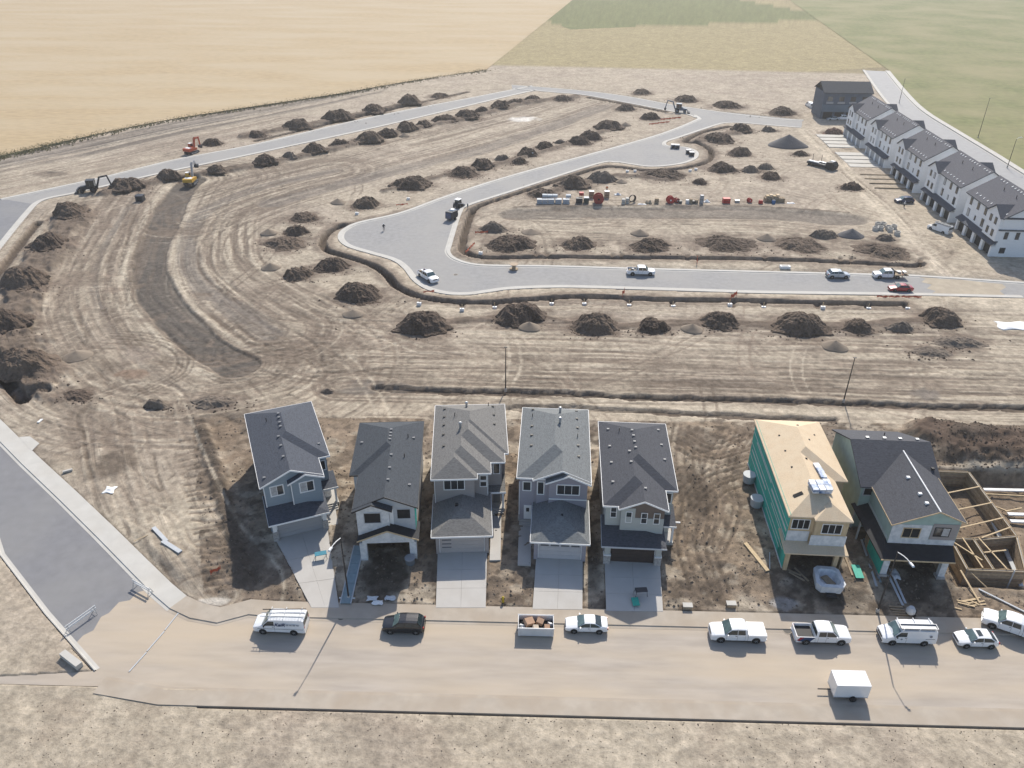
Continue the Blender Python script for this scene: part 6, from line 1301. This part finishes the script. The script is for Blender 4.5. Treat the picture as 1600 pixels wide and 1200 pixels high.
heap_sheet('pale tarpaulin crumpled on the ground right of the pipe coil', 1003, 321, 2.2, 1.2, 0.4, M_wrap); heap_sheet('tan covered bundle right of the pipe coil', 1013, 319, 1.6, 1.3, 1.1, mat('tan_tarp',(0.4,0.33,0.24),0.8,0.1,2)); heap_sheet('white bundle lying behind the stored row', 965, 306, 1.8, 1.2, 0.7, M_wrap)
heap_sheet('large white tarpaulin spread on the dirt at the right edge', 1585, 511, 6.5, 3.4, 0.35, M_white)
crate('crate', 'brown wooden crate between the tan bundle and the bright red reel', 'crate', 1026, 319.5, 1.0, 1.0, 1.4, M_lumber_g)
for i, px in enumerate((1063,1074,1079,1084,1088)): crate('carton', f'{ORD[i]} small {("dark box" if i == 0 else "mottled bundle")} from the left, left of the tall grey cabinet', 'bundle', px, 319.5, 0.85, 0.9, 0.8+0.25*(i % 3), M_gun if i in (0,3) else (M_wrap if i % 2 else M_lumber_g), group='small bundles')
crate('cabinet', 'tall grey cabinet standing in the stored row', 'cabinet', 1096, 319.5, 0.9, 1.0, 2.3, M_grey_m); heap_sheet('white folded sheet right of the tall grey cabinet', 1104, 317, 1.7, 1.2, 0.7, M_white)
crate('bin', 'red rectangular bin alone in the stored row', 'bin', 1135, 319.5, 1.9, 1.4, 1.45, M_redp); crate('wire_bundle', 'thin wire bundle right of the red bin', 'wire bundle', 1152, 318, 1.2, 1.0, 0.7, M_metal)
x, y = W(1188,319.5); t = thing('barrel', 'red barrel at the left of the timber stack', 'barrel', (x,y,0.1)); MB().lathe([(0.55,0),(0.62,0.4),(0.62,0.7),(0.5,1.05)],(0,0,0),'z',14).build('drum', M_redp, t); MB().lathe([(0.4,1.05),(0.4,1.12)],(0,0,0),'z',12).build('lid', M_redd, t)
x, y = W(1208,319.5); t = thing('barrel', 'blue barrel in front of the timber stack', 'barrel', (x,y,0.1)); MB().lathe([(0.45,0),(0.5,0.4),(0.5,0.7),(0.4,1.1)],(0,0,0),'z',14).build('drum', mat('blue_plastic',(0.02,0.12,0.30),0.5,0.1,2), t); MB().lathe([(0.3,1.1),(0.3,1.16)],(0,0,0),'z',12).build('lid', M_plast, t)
x, y = W(1211,317.5); t = thing('timber_stack', 'stack of brown timber with pale tops at the right end of the stored row', 'timber stack', (x,y+0.8,0.1))
for q in range(9):
    for lv in range(3): MB().box(-2.8+q*0.6,-2.3+q*0.6,-0.9,0.9,lv*0.42,lv*0.42+0.4).build('baulk', M_lumber_g, t)
for q in range(4): MB().cbox((-2.0+q*0.9,0.3,1.5+0.25*(q % 2)),(0.8,1.2,0.4)).build('baulk', M_osb if q % 2 else M_lumber, t)
heap_sheet('white sheet at the right end of the stored row', 1235, 319, 2.0, 1.0, 0.3, M_white)
for i, (px, py) in enumerate(((1371,354),(1379,354),(1375,360),(1367,361),(1387,359),(1390,363),(1396,358),(1401,368))):
    x, y = W(px, py); o = MB(); r, h_ = 0.72, 1.0
    n = 18; vs = []; 
    for rr, zz in ((r,0),(r,h_),(r*0.8,h_),(r*0.8,0.0)):
        for q in range(n): vs.append((rr*math.cos(2*math.pi*q/n), rr*math.sin(2*math.pi*q/n), zz))
    o.add(vs, [(a*n+q, a*n+(q+1) % n, ((a+1) % 4)*n+(q+1) % n, ((a+1) % 4)*n+q) for a in range(4) for q in range(n)]); o = o.build('concrete_ring', M_conc); o.location = (x,y,0.08); tag(o, f'{ORD[i]} grey concrete ring, counted from the far left, beside the haul track', 'concrete ring', 'concrete rings')
# ================================================================== small things on the streets and along the trenches
for i, (px, py, lab, m_) in enumerate(((1052,232.5,'left navy utility box of a pair at the top of the turning circle',P_navy),(1058,233,'right navy utility box of a pair at the top of the turning circle',P_navy),(1076,241,'black utility box at the right of the turning circle, upper of two',M_gun),(1081,244.5,'black utility box at the right of the turning circle, lower of two',M_gun),(218,316,'black utility box alone on the dirt beside the dark swale',M_gun))):
    x, y = W(px, py); t = thing('utility_box', lab, 'utility box', (x,y,0.06)); s_ = 1.5 if i != 4 else 1.9; MB().box(-s_/2,s_/2,0,s_*0.9,0,s_*0.75).build('cabinet', m_, t); MB().prism([(-0.05,s_*0.75),(s_*0.95,s_*0.75),(s_*0.9,s_*0.88),(0.05,s_*0.82)],-s_/2-0.04,s_/2+0.04,'x').build('lid', M_grey_m if i != 4 else m_, t); MB().box(-s_*0.3,s_*0.3,-0.03,-0.002,0.2,s_*0.6).build('door', M_plast, t)
ped = [(722,487,0),(773,481,0),(862,475,0),(913,475,0),(983,477,0),(1052,479,0),(1140,479,0),(1193,481,0),(1285,484,0),(1357,483,0),(1418,483,0),(839,401,1),(855,401.5,1),(957,404,1),(971,404,1),(1074,406,1),(1313,412,1),(1330,413,1),(1439,414,1),(751,399,1),(980,270,2),(992,270,2),(1078,269,2),(1087,267,2),(831,245,2),(558,336,2),(638,313,2),(655,478,0)]
cn = {}
for px, py, k_ in sorted(ped, key=lambda q: (q[2], q[0])):
    cn[k_] = cn.get(k_, 0)+1; wh = ('below the lower trench of the cross street', 'above the upper trench of the cross street', 'around the bulb street')[k_]
    x, y = W(px, py); t = thing('service_stub', f'{ORD[cn[k_]-1]} white service stub from the left {wh}', 'service stub', (x,y,zat(x,y)), random.uniform(-0.3,0.3), 'service stubs')
    MB().box(-0.42,0.42,-0.25,0.25,-0.2,0.55).build('cap', M_white, t); MB().box(-0.06,0.06,0.2,0.32,-0.2,1.3).build('stake', M_lumber, t)
M_orange = mat('orange_fence', (0.52,0.10,0.045), 0.7, 0.2, 2)
for i, (px, py, lab, L_, rz, hh) in enumerate(((670,458,'orange marker tape at the bend below the parked pickup',2.2,0.4,0.4),(735,390,'orange fencing strip along the trench corner left of the block',6.0,1.3,0.5),(752,366,'orange heap of netting by the trench corner',3.0,0.2,0.6),(974,462,'orange marker stake below the kerb left of the cross-street middle',1.6,1.2,1.2),(1146,467,'orange marker stake below the kerb right of the cross-street middle',2.6,0.9,1.2),(1089,413,'orange marker stake above the kerb of the cross street',2.0,1.4,1.4),(1404,467,'orange netting by the trench below the red car',9.0,0.02,0.5),(1048,187,'orange netting along the far junction corner',9.0,0.45,0.7),(1030,194,'orange netting below the far junction corner',9.0,0.5,0.6),(628,322,'orange tape beside the trench above the bulb street',3.0,0.4,0.4),(338,898,'orange pole lying at the edge of the corner house shadow',1.2,0.8,0.6))):
    x, y = W(px, py); t = thing('marker_fence', lab, 'marker fence', (x,y,zat(x,y)), rz); n = max(2, int(L_/1.2)+1)
    for q in range(n): MB().tube((-L_/2+q*L_/(n-1),0,-0.2),(-L_/2+q*L_/(n-1)+0.1,0.1,hh),0.035).build('stake', M_orange, t)
    vs = []; m = 2*n
    for q in range(m): u_ = -L_/2+q*L_/(m-1); vs += [(u_,0.1*math.sin(q*2.1),hh*0.2+0.08*math.sin(q*1.7)),(u_,0.1*math.sin(q*2.1)+0.12,hh*0.75+0.1*math.sin(q*2.9))]
    MB().add(vs, [(2*q,2*q+2,2*q+3,2*q+1) for q in range(m-1)]).build('netting', M_orange, t)
x, y = W(803,421); t = thing('cable_spool_table', 'round wooden spool lying on the kerb of the cross street', 'spool', (x,y,0.1)); MB().lathe([(0.95,1.1),(0.95,1.2)],(0,0,0),'z',18).build('top', mat('spool_wood',(0.42,0.33,0.24),0.85,0.12,2), t); MB().lathe([(0.95,0),(0.95,0.1)],(0,0,0),'z',18).build('bottom', M_lumber_g, t); MB().lathe([(0.4,0.1),(0.4,1.1)],(0,0,0),'z',12).build('core', M_lumber_g, t)
x, y = W(1226,420); t = thing('concrete_vault', 'small white concrete box between the upper trench and the cross street', 'vault', (x,y,0.15)); MB().box(-1.1,1.1,-0.5,0.5,0,0.6).build('box', M_white, t); MB().box(-0.7,0.7,-0.3,0.3,0.6,0.66).build('lid', M_conc, t)
# --- people
def person(label, px, py, head, shirt, legs_m, arms=0.3):
    x, y = W(px, py); t = thing('person', label, 'person', (x,y,0.04), head)
    J = {'pel':(0,0,0.95,0.15),'wai':(0,0,1.12,0.13),'che':(0.02,0,1.35,0.165),'nek':(0.02,0,1.50,0.06),'hd':(0.03,0,1.62,0.10),'hd2':(0.03,0,1.74,0.095),
         'lh':(0,0.11,0.90,0.095),'lk':(0.06,0.13,0.50,0.07),'la':(-0.06,0.14,0.09,0.05),'lf':(0.12,0.15,0.05,0.045),'rh':(0,-0.11,0.90,0.095),'rk':(-0.02,-0.13,0.50,0.07),'ra':(-0.10,-0.14,0.09,0.05),'rf':(0.08,-0.15,0.05,0.045),
         'ls':(0.02,0.20,1.42,0.07),'le':(0.05,0.27+arms*0.2,1.14,0.05),'lw':(0.20,0.26+arms*0.2,0.92,0.038),'rs':(0.02,-0.20,1.42,0.07),'re':(0.0,-0.28-arms*0.2,1.14,0.05),'rw':(0.12,-0.28-arms*0.2,0.90,0.038)}
    E_ = [('pel','wai'),('wai','che'),('che','nek'),('nek','hd'),('hd','hd2'),('pel','lh'),('lh','lk'),('lk','la'),('la','lf'),('pel','rh'),('rh','rk'),('rk','ra'),('ra','rf'),('che','ls'),('ls','le'),('le','lw'),('che','rs'),('rs','re'),('re','rw')]
    ks = list(J); me = bpy.data.meshes.new('body'); me.from_pydata([J[k_][:3] for k_ in ks], [(ks.index(a), ks.index(b)) for a, b in E_], [])
    o = bpy.data.objects.new('body', me); C.objects.link(o); o.parent = t; sk = o.modifiers.new('skin','SKIN'); 
    for i_, k_ in enumerate(ks):
        v_ = me.skin_vertices[0].data[i_]; v_.radius = (J[k_][3], J[k_][3]); v_.use_root = (i_ == 0)
    o.modifiers.new('sub','SUBSURF').levels = 1; o.modifiers['sub'].render_levels = 1; me.materials.append(legs_m)
    MB().lathe([(0.14,0.98),(0.17,1.1),(0.21,1.34),(0.19,1.46),(0.09,1.52)],(0.01,0,0),'z',12).build('vest', shirt, t, True)
    for sg in (1,-1): MB().tube((0.02,sg*0.20,1.44),(0.04,sg*(0.27+arms*0.2),1.13),0.085,0.07,8).build('sleeve', shirt, t)
    MB().lathe([(0.135,1.70),(0.125,1.78),(0.07,1.85)],(0.03,0,0),'z',12).build('hard_hat', M_white, t); return t
M_jean = mat('dark_workwear', (0.035,0.04,0.055), 0.9, 0.1, 3); M_hiv = mat('hi_vis', (0.5,0.14,0.03), 0.8, 0.1, 3); M_shirt = mat('dark_shirt', (0.05,0.05,0.06), 0.9, 0.1, 3)
person('person in dark clothes standing alone on the bulb street', 600, 360.5, R(-60), M_shirt, M_jean); person('person in dark clothes standing on the kerb beside the skid steer loader', 731, 328, R(200), M_shirt, M_jean); person('person in an orange vest standing behind the stored crates', 948, 300, R(-90), M_hiv, M_jean); person('person in a pale shirt standing near the dark estate car', 1412, 325, R(30), mat('pale_shirt',(0.6,0.6,0.6),0.9,0.1,3), M_jean)
# ================================================================== near-side clutter
def plank(label, a, b, w, h, m_, z0=None, z1=None, name='plank', cat='plank', group=None):
    (x0, y0), (x1, y1) = W(*a), W(*b); z0 = zat(x0,y0)+0.05 if z0 is None else z0; z1 = zat(x1,y1)+0.05 if z1 is None else z1
    d = Vector((x1-x0, y1-y0, z1-z0)); o = MB().box(-d.length/2, d.length/2, -w/2, w/2, 0, h).build(name, m_); o.location = ((x0+x1)/2, (y0+y1)/2, (z0+z1)/2)
    o.rotation_euler = (0, -math.asin(d.z/d.length), math.atan2(d.y, d.x)); return tag(o, label, cat, group)
def barricade(label, a, b, hgt=1.05, rails=2):
    (x0, y0), (x1, y1) = W(*a), W(*b); L_ = math.hypot(x1-x0, y1-y0); t = thing('barricade', label, 'barricade', ((x0+x1)/2,(y0+y1)/2,0.05), math.atan2(y1-y0,x1-x0))
    for s_ in (-1,1):
        for q in (-1,1): MB().tube((s_*(L_/2-0.25),q*0.4,0),(s_*(L_/2-0.25),q*0.05,hgt),0.035).build('leg', M_metal, t)
        MB().tube((s_*(L_/2-0.25),-0.3,0.25),(s_*(L_/2-0.25),0.3,0.25),0.03).build('brace', M_metal, t)
    for k_ in range(rails): MB().box(-L_/2,L_/2,-0.06,-0.02,hgt-0.2-k_*0.35,hgt-k_*0.35).build('rail', M_white, t)
    return t
barricade('long white-railed barricade standing across the side road at its lower left', (105,990), (152,956)); barricade('folding barricade by the walk near the street corner', (210,915), (238,930), 1.0)
for i, (a, b) in enumerate((((284,952),(258,985)),((257,987),(230,1018)),((229,1020),(202,1050)))): plank(f'{ORD[i]} grey lath from the top of the line crossing the street corner', a, b, 0.12, 0.06, M_trimg, 0.03, 0.03, 'lath', 'lath', 'laths across the street corner')
plank('weathered board lying left of the corner house, upper of two', (241,828), (262,852), 0.5, 0.12, M_trimg); plank('weathered board lying left of the corner house, lower of two', (256,851), (284,870), 0.55, 0.14, M_trimg)
plank('short grey pipe lying beside the walk of the side road', (99,740), (114,736), 0.3, 0.25, M_conc, name='pipe_offcut', cat='pipe'); heap_sheet('small white plastic scrap beside the side road', 172, 767, 1.4, 1.4, 0.3, M_white)
t = plank('concrete kerb block at the lower left street corner', (100,1025), (126,1045), 0.7, 0.6, M_conc, 0.1, 0.1, 'kerb_block', 'block')
plank('thin pale lath left of the corner house', (210,848), (232,840), 0.08, 0.05, M_lumber); plank('pale board stub lying by the dark patch beside the walk', (60,662), (66,656), 0.35, 0.12, M_white)
# ramp at the black-roofed house: two long blue-grey stringers with a small landing
x0, y0 = W(561,853,1.0); x1, y1 = W(540,944,0.15); t = thing('ramp', 'long blue-grey plank ramp leading down beside the black-roofed house', 'ramp', (x1,y1,0.15), math.atan2(y0-y1,x0-x1)); Lr = math.hypot(x0-x1,y0-y1); M_bg = mat('blue_grey_board',(0.20,0.27,0.30),0.8,0.12,2)
M_sl = lambda a, b: [(a,-0.55,0.05+a*0.09),(b,-0.55,0.05+b*0.09),(b,0.55,0.05+b*0.09),(a,0.55,0.05+a*0.09)]
for k_ in range(6): MB().slab([(q[0],q[1],q[2]+0.1) for q in M_sl(k_*Lr/6+0.02,(k_+1)*Lr/6-0.02)],0.08).build('board', M_bg, t)
for y_ in (-0.6,0.6): MB().slab([(0,y_-0.05,0.2),(Lr,y_-0.05,0.2+Lr*0.09),(Lr,y_+0.05,0.2+Lr*0.09),(0,y_+0.05,0.2)],0.22).build('stringer', M_trimg, t)
for q in (0.1,0.55): MB().box(Lr*q-0.06,Lr*q+0.06,-0.9,0.9,0.0,0.12).build('crossbar', M_white, t)
# small folding tables and a green sheet on the drives
def bench(label, px, py, top, rz, z=0.45):
    x, y = W(px, py, z); t = thing('work_bench', label, 'work bench', (x,y,z), rz); MB().box(-0.7,0.7,-0.35,0.35,0.74,0.8).build('top', top, t)
    for a in (-0.6,0.6):
        for b in (-0.3,0.3): MB().tube((a,b,0.74),(a*1.15,b*1.4,0),0.03).build('leg', M_blk, t)
    return t
bench('blue folding work bench on the driveway of the corner house', 502, 872, mat('blue_bench',(0.03,0.20,0.28),0.5,0.1,2), 0.3); bench('dark folding work bench on the long driveway of the sage-grey house', 1001, 929, M_gun, 0.1, 0.4)
def panel(label, px, py, sx, sy, m_, rz, z):
    x, y = W(px, py, z); o = MB().box(-sx/2,sx/2,-sy/2,sy/2,0,0.05).build('sheathing_sheet', m_); o.location = (x,y,z); o.rotation_euler = (R(3),R(-2),rz); return tag(o, label, 'panel')
M_zb = mat('green_sheet',(0.02,0.36,0.27),0.55,0.08,2)
panel('loose bright green sheet lying on the long driveway of the sage-grey house', 993, 940, 0.8, 1.2, M_zb, 0.1, 0.45); panel('loose bright green sheet standing out on the dirt between the two unfinished houses', 1340, 893, 0.95, 2.1, M_zb, -0.05, 0.75)
# white lined hopper trailer
x, y = W(1295,926,0.2); t = thing('hopper_trailer', 'white lined hopper trailer with a dark hitch before the plywood house', 'trailer', (x,y+1.0,0.25), R(-4))
out = [(-1.55,-1.0),(-1.1,-1.6),(1.1,-1.6),(1.55,-1.0),(1.35,1.2),(0.9,1.6),(-0.9,1.6),(-1.35,1.2)]
n = len(out); vs = [(a,b,0.45) for a,b in out]+[(a*1.08,b*1.08,1.5) for a,b in out]+[(a*0.78,b*0.78,1.52) for a,b in out]+[(a*0.55,b*0.55,0.7) for a,b in out]
MB().add(vs, [(k_*n+i,k_*n+(i+1) % n,(k_+1)*n+(i+1) % n,(k_+1)*n+i) for k_ in range(3) for i in range(n)]+[tuple(range(3*n,4*n))]+[tuple(range(n-1,-1,-1))]).build('liner', M_wrap, t)
MB().cbox((0.1,0.1,0.78),(0.9,1.6,0.12),0.5).build('residue', M_lumber_g, t); MB().box(-0.6,0.6,-2.3,-1.6,0.3,0.55).build('hitch', M_blk, t)
for a in (-1.2,1.2): MB().lathe([(0.15,-0.1),(0.36,-0.1),(0.36,0.1),(0.15,0.1)],(a,0.3,0.36),'x',14).build('wheel', M_tyre, t)
# grey bulk tanks beside the plywood house
for i, (px, py, lab) in enumerate(((1169,754,'upper grey bulk tub beside the green side wall of the plywood house'),(1181,790,'lower grey bulk tub beside the green side wall of the plywood house'))):
    x, y = W(px, py, 0.6); t = thing('bulk_tub', lab, 'tub', (x,y,zat(x,y)+0.1)); MB().lathe([(0.75,0),(0.85,1.2),(0.72,1.2),(0.65,0.5)],(0,0,0),'z',16).build('tub', mat('grey_tub',(0.36,0.40,0.42),0.6,0.08,2), t); MB().lathe([(0.88,1.08),(0.88,1.22)],(0,0,0),'z',16).build('rim', M_trimg, t)
# shingle bundles on the plywood roof
h = H6
for i, (lx_, ly_, lab, rz) in enumerate(((5.4,7.6,'long stack of blue-wrapped shingle bundles high on the plywood roof',0.1),(4.2,3.6,'wide stack of blue-wrapped shingle bundles low on the plywood roof',0.05),(5.5,4.6,'small stack of blue-wrapped shingle bundles beside the wide stack on the plywood roof',0.0))):
    wx, wy = loc2w(h, lx_, ly_, False); zz = h.zroof(lx_, ly_)+HG; t = thing('shingle_bundles', lab, 'shingle stack', (wx,wy,zz+0.1), h.root.rotation_euler.z+rz); nx, ny, nz_ = ((1,3,2),(3,2,3),(1,2,3))[i]
    for a in range(nx):
        for b in range(ny):
            for c_ in range(nz_):
                MB().cbox(((a-(nx-1)/2)*0.75+random.uniform(-.04,.04),(b-(ny-1)/2)*0.98,0.1+c_*0.2),(0.70,0.93,0.17),random.uniform(-.05,.05)).build('bundle', mat('bundle_blue',(0.10,0.20,0.40),0.35,0.4,2.5,var2=0.9,scale2=1.2,tint=(0.7,0.72,0.75)) if (a+b+c_) % 3 else mat('bundle_white',(0.68,0.70,0.73),0.35,0.2,3), t)
# lumber
plank('long pale plank lying left of the plywood house', (1163,855), (1198,899), 0.5, 0.12, M_lumber); plank('grey stake standing askew left of the plywood house', (1201,870), (1201,896), 0.1, 0.1, M_trimg)
for i, (a, b) in enumerate((((1231,900),(1256,912)),((1229,896),(1250,905)),((1240,893),(1262,913)),((1318,875),(1330,905)))): plank(f'{ORD[i]} brown board, counted from the left front of the plywood house garage', a, b, 0.22, 0.08, M_lumber_g, group='boards before the plywood house')
for i, (a, b) in enumerate((((1386,905),(1410,948)),((1392,903),(1414,945)),((1344,850),(1368,920)),((1348,848),(1374,915)),((1352,860),(1358,880)))): plank(f'{ORD[i]} grey board lying on the dirt left of the cross-gabled house garage', a, b, 0.25, 0.08, M_trimg if i < 3 else M_bg, group='boards beside the cross-gabled house')
for i in range(9):
    a = (1482+random.uniform(0,30), 940+random.uniform(-2,14)); an = random.uniform(-0.7,0.7); L_ = random.uniform(12,30); plank(f'{ORD[i]} splintered pale board in the scrap heap below the basement corner', a, (a[0]+L_*math.cos(an), a[1]+L_*math.sin(an)*0.6), 0.16, 0.06, M_lumber, group='scrap boards below the basement')
plank('long board resting on the dirt below the basement, left one', (1497,900), (1529,945), 0.2, 0.1, M_lumber, 0.9, 0.3); plank('long grey board on the dirt below the basement, right one', (1527,925), (1600,958), 0.2, 0.1, M_trimg)
heap_sheet('torn white wrap before the cross-gabled house garage', 1396, 903, 0.9, 1.8, 0.3, M_wrap)
for i, (px, py) in enumerate(((1388,949),(1391,953),(1395,957),(1399,961))): plank(f'{ORD[i]} pallet slat from the top beside the lamp before the cross-gabled house', (px,py), (px+22,py+1), 0.18, 0.08, M_lumber_g, group='pallet slats')
x, y = W(1420,963,0.2); t = thing('mixer', 'small mixer with a pale drum on the dirt behind the work van', 'mixer', (x,y,0.15), 0.6); MB().lathe([(0.2,0),(0.5,0.35),(0.5,0.7),(0.3,1.05)],(0,0,0.4),'z',14).build('drum', M_trimg, t); MB().box(0.2,0.9,-0.3,0.3,0.15,0.75).build('engine', M_blk, t); [MB().lathe([(0.1,-0.05),(0.25,-0.05),(0.25,0.05),(0.1,0.05)],(0.3,s_*0.45,0.25),'y',12).build('wheel', M_tyre, t) for s_ in (-1,1)]
for i, (px, py, lab) in enumerate(((1074,949,'left squat wooden box on the empty lot before the sidewalk'),(1142,946,'right squat wooden box on the empty lot before the sidewalk'))):
    x, y = W(px, py, 0.2); t = thing('meter_box', lab, 'box', (x,y,0.2)); MB().box(-0.5,0.5,-0.3,0.3,-0.2,0.35).build('box', M_lumber_g, t); MB().box(-0.55,0.55,-0.34,0.34,0.352,0.42).build('lid', M_conc, t)
x, y = W(786,940,0.2); t = thing('hydrant', 'yellow hydrant on the dirt between the taupe and lilac-grey driveways', 'hydrant', (x,y,0.15)); MB().lathe([(0.16,0),(0.13,0.1),(0.13,0.6),(0.17,0.62),(0.15,0.75),(0.05,0.85)],(0,0,0),'z',12).build('barrel', mat('hydrant_yellow',(0.5,0.36,0.03),0.5,0.1,3), t); MB().tube((-0.24,0,0.5),(0.24,0,0.5),0.07).build('outlet', M_blk, t)
for i, (px, py, m_) in enumerate(((582,938,M_wrap),(590,944,M_white),(610,936,M_wrap))): heap_sheet(f'{ORD[i]} torn white wrapper from the left before the open garage of the black-roofed house', px, py, 1.2, 0.7, 0.25, m_)
for i, (px, py) in enumerate(((626,868),(634,905))):
    pass
x, y = W(641,880,0.6); t = thing('bulk_tub', 'dark grey tub at the right pillar of the black-roofed house garage', 'tub', (x,y,0.6)); MB().lathe([(0.55,0),(0.62,0.9),(0.5,0.9),(0.48,0.4)],(0,0,0),'z',14).build('tub', mat('dark_tub',(0.13,0.15,0.17),0.6,0.08,2), t); MB().lathe([(0.64,0.84),(0.64,0.93)],(0,0,0),'z',14).build('rim', M_grey_m, t)
# manholes
for px, py, lab in ((533,964,'dark round drain cover on the walk beside the corner house driveway'),(1230,985,'dark round drain cover on the street left of the navy-marked pickup'),(712,429,'round manhole cover on the bulb street below the corner')):
    x, y = W(px, py, 0.05); t = thing('manhole_cover', lab, 'manhole cover', (x,y,0.03)); MB().lathe([(0.42,0),(0.42,0.02)],(0,0,0),'z',18).build('cover', mat('cast_iron',(0.06,0.055,0.05),0.6,0.2,6), t); MB().lathe([(0.52,0),(0.52,0.012)],(0,0,0),'z',18).build('frame', M_conc_d, t)
# white cargo trailer parked on the near kerb (only its roof edge shows in the photograph)
x, y = W(1325,1047,2.2); t = thing('cargo_trailer', 'white enclosed trailer parked at the near kerb', 'trailer', (x,y-1.0,0.03)); MB().box(-1.7,1.7,-0.95,0.95,0.5,2.2).build('box', P_white, t); MB().box(-1.72,1.72,-0.97,0.97,0.42,0.52).build('frame', M_metal, t); MB().box(1.701,1.73,-0.8,0.8,0.6,2.1).build('rear_door', M_trimg, t); MB().tube((-1.7,0,0.45),(-3.0,0,0.45),0.06).build('drawbar', M_blk, t); [MB().lathe([(0.15,-0.1),(0.33,-0.1),(0.33,0.1),(0.15,0.1)],(0.2,s_*1.06,0.33),'y',14).build('wheel', M_tyre, t) for s_ in (-1,1)]
# timber footings and boards right of the basement
for i, (a, b, m_) in enumerate((((1532,755),(1600,908),M_trimg),((1540,757),(1640,759),M_white),((1543,764),(1640,769),M_lumber),((1578,795),(1640,797),M_white),((1582,806),(1640,808),M_white),((1549,780),(1575,790),M_lumber),((1574,791),(1600,786),M_lumber))): plank(f'{ORD[i]} pale footing board from the top right of the open basement', a, b, 0.5 if i in (0,1,3,4) else 0.16, 0.2, m_, -1.0, -1.0, 'footing_board', 'board', 'footing boards')
# ================================================================== clods and stubble
def scatter(name, label, n, fn, m_, kind='stuff', smin=0.08, smax=0.35):
    mb = MB(); rg = random.Random(11)
    for q in range(n):
        x, y, s_ = fn(rg); zz = zat(x, y); s_ = s_*rg.uniform(0.6,1.3); a = rg.uniform(0,6.28); ca, sa = math.cos(a)*s_, math.sin(a)*s_; e = rg.uniform(0.5,1.0)
        mb.add([(x+ca,y+sa,zz),(x-sa*e,y+ca*e,zz-0.02),(x-ca,y-sa,zz),(x+sa*e,y-ca*e,zz-0.02),(x+rg.uniform(-.3,.3)*s_,y+rg.uniform(-.3,.3)*s_,zz+s_*rg.uniform(0.5,1.0))],[(0,1,4),(1,2,4),(2,3,4),(3,0,4)])
    o = mb.build(name, m_); return tag(o, label, None, None, kind)
allp = [it for r_ in ROWS.values() for it in r_ if it[4] in 'dl']
def near_pile(rg):
    it = rg.choice(allp); cx = (it[0]+it[1])/2; w_ = it[1]-it[0]; x, y = W(cx+rg.gauss(0,w_*0.42), it[2]+rg.uniform(-0.35,0.08)*w_*0.5); return x, y, rg.uniform(0.1,0.28)
def on_drive(x, y): return any(bool(inside(P_, np.array([x]), np.array([y]))[0]) for P_ in DRIVES)
def lots_f(rg):
    while True:
        x, y = W(rg.uniform(250,1600), rg.uniform(640,950))
        if y > 64.6 and bool(inside(lots, np.array([x]), np.array([y]))[0]) and not on_drive(x, y): return x, y, rg.choice((0.05,0.08,0.12,0.2))*rg.uniform(0.7,1.1)
def verge_f(rg): return rg.uniform(-48,60), rg.uniform(41,50.2), rg.uniform(0.03,0.10)
def bank_f(rg): x, y = W(rg.uniform(1450,1600), rg.uniform(668,740)); return x, y, rg.uniform(0.08,0.22)
def inroad(x, y): return False
scatter('soil_clods', 'scattered clods of dark soil round the mounds', 5200, near_pile, M_soil); scatter('clay_clods', 'scattered brown clods and stones over the near house lots', 7500, lots_f, M_clay); scatter('verge_clods', 'small stones and clods on the dirt verge at the near side of the street', 1800, verge_f, M_clay); scatter('bank_clods', 'dark clods on the bank behind the open basement', 500, bank_f, M_soil)
# rough grass along the edge of the ripe field and of the grass field
def tufts(name, label, line, n, wdt, m_, hh):
    mb = MB(); rg = random.Random(5)
    for q in range(n):
        i = rg.randrange(len(line)-1); u_ = rg.random(); x = line[i][0]*(1-u_)+line[i+1][0]*u_; y = line[i][1]*(1-u_)+line[i+1][1]*u_+rg.gauss(0,wdt); x += rg.gauss(0,wdt)
        if abs(x) > 420 or y > 500: continue
        for b in range(3):
            a = rg.uniform(0,6.28); s_ = rg.uniform(0.5,1.0); mb.add([(x+0.35*s_*math.cos(a),y+0.35*s_*math.sin(a),0.1),(x-0.35*s_*math.cos(a),y-0.35*s_*math.sin(a),0.1),(x+rg.uniform(-.3,.3),y+rg.uniform(-.3,.3),0.3+hh*s_)],[(0,1,2)])
    return tag(mb.build(name, m_), label, None, None, 'stuff')
tufts('verge_grass', 'strip of rough green grass along the edge of the ripe field', wheat_edge, 3600, 1.9, M_verge, 0.28)
finish_ground()
# ================================================================== thin summer haze
hz = MB().box(-2600, 2600, -60, 3700, -4.0, 74.0).build('haze'); tag(hz, kind='stuff'); hz['label'] = 'thin pale summer haze over the whole site'
hm = bpy.data.materials.new('haze'); hm.use_nodes = True; ht = hm.node_tree; ht.nodes.clear()
ho = ht.nodes.new('ShaderNodeOutputMaterial'); hv = ht.nodes.new('ShaderNodeVolumePrincipled'); hv.inputs['Density'].default_value = 0.00023; hv.inputs['Color'].default_value = (0.90,0.88,0.85,1); hv.inputs['Anisotropy'].default_value = 0.3
ht.links.new(hv.outputs[0], ho.inputs['Volume']); hz.data.materials.append(hm)
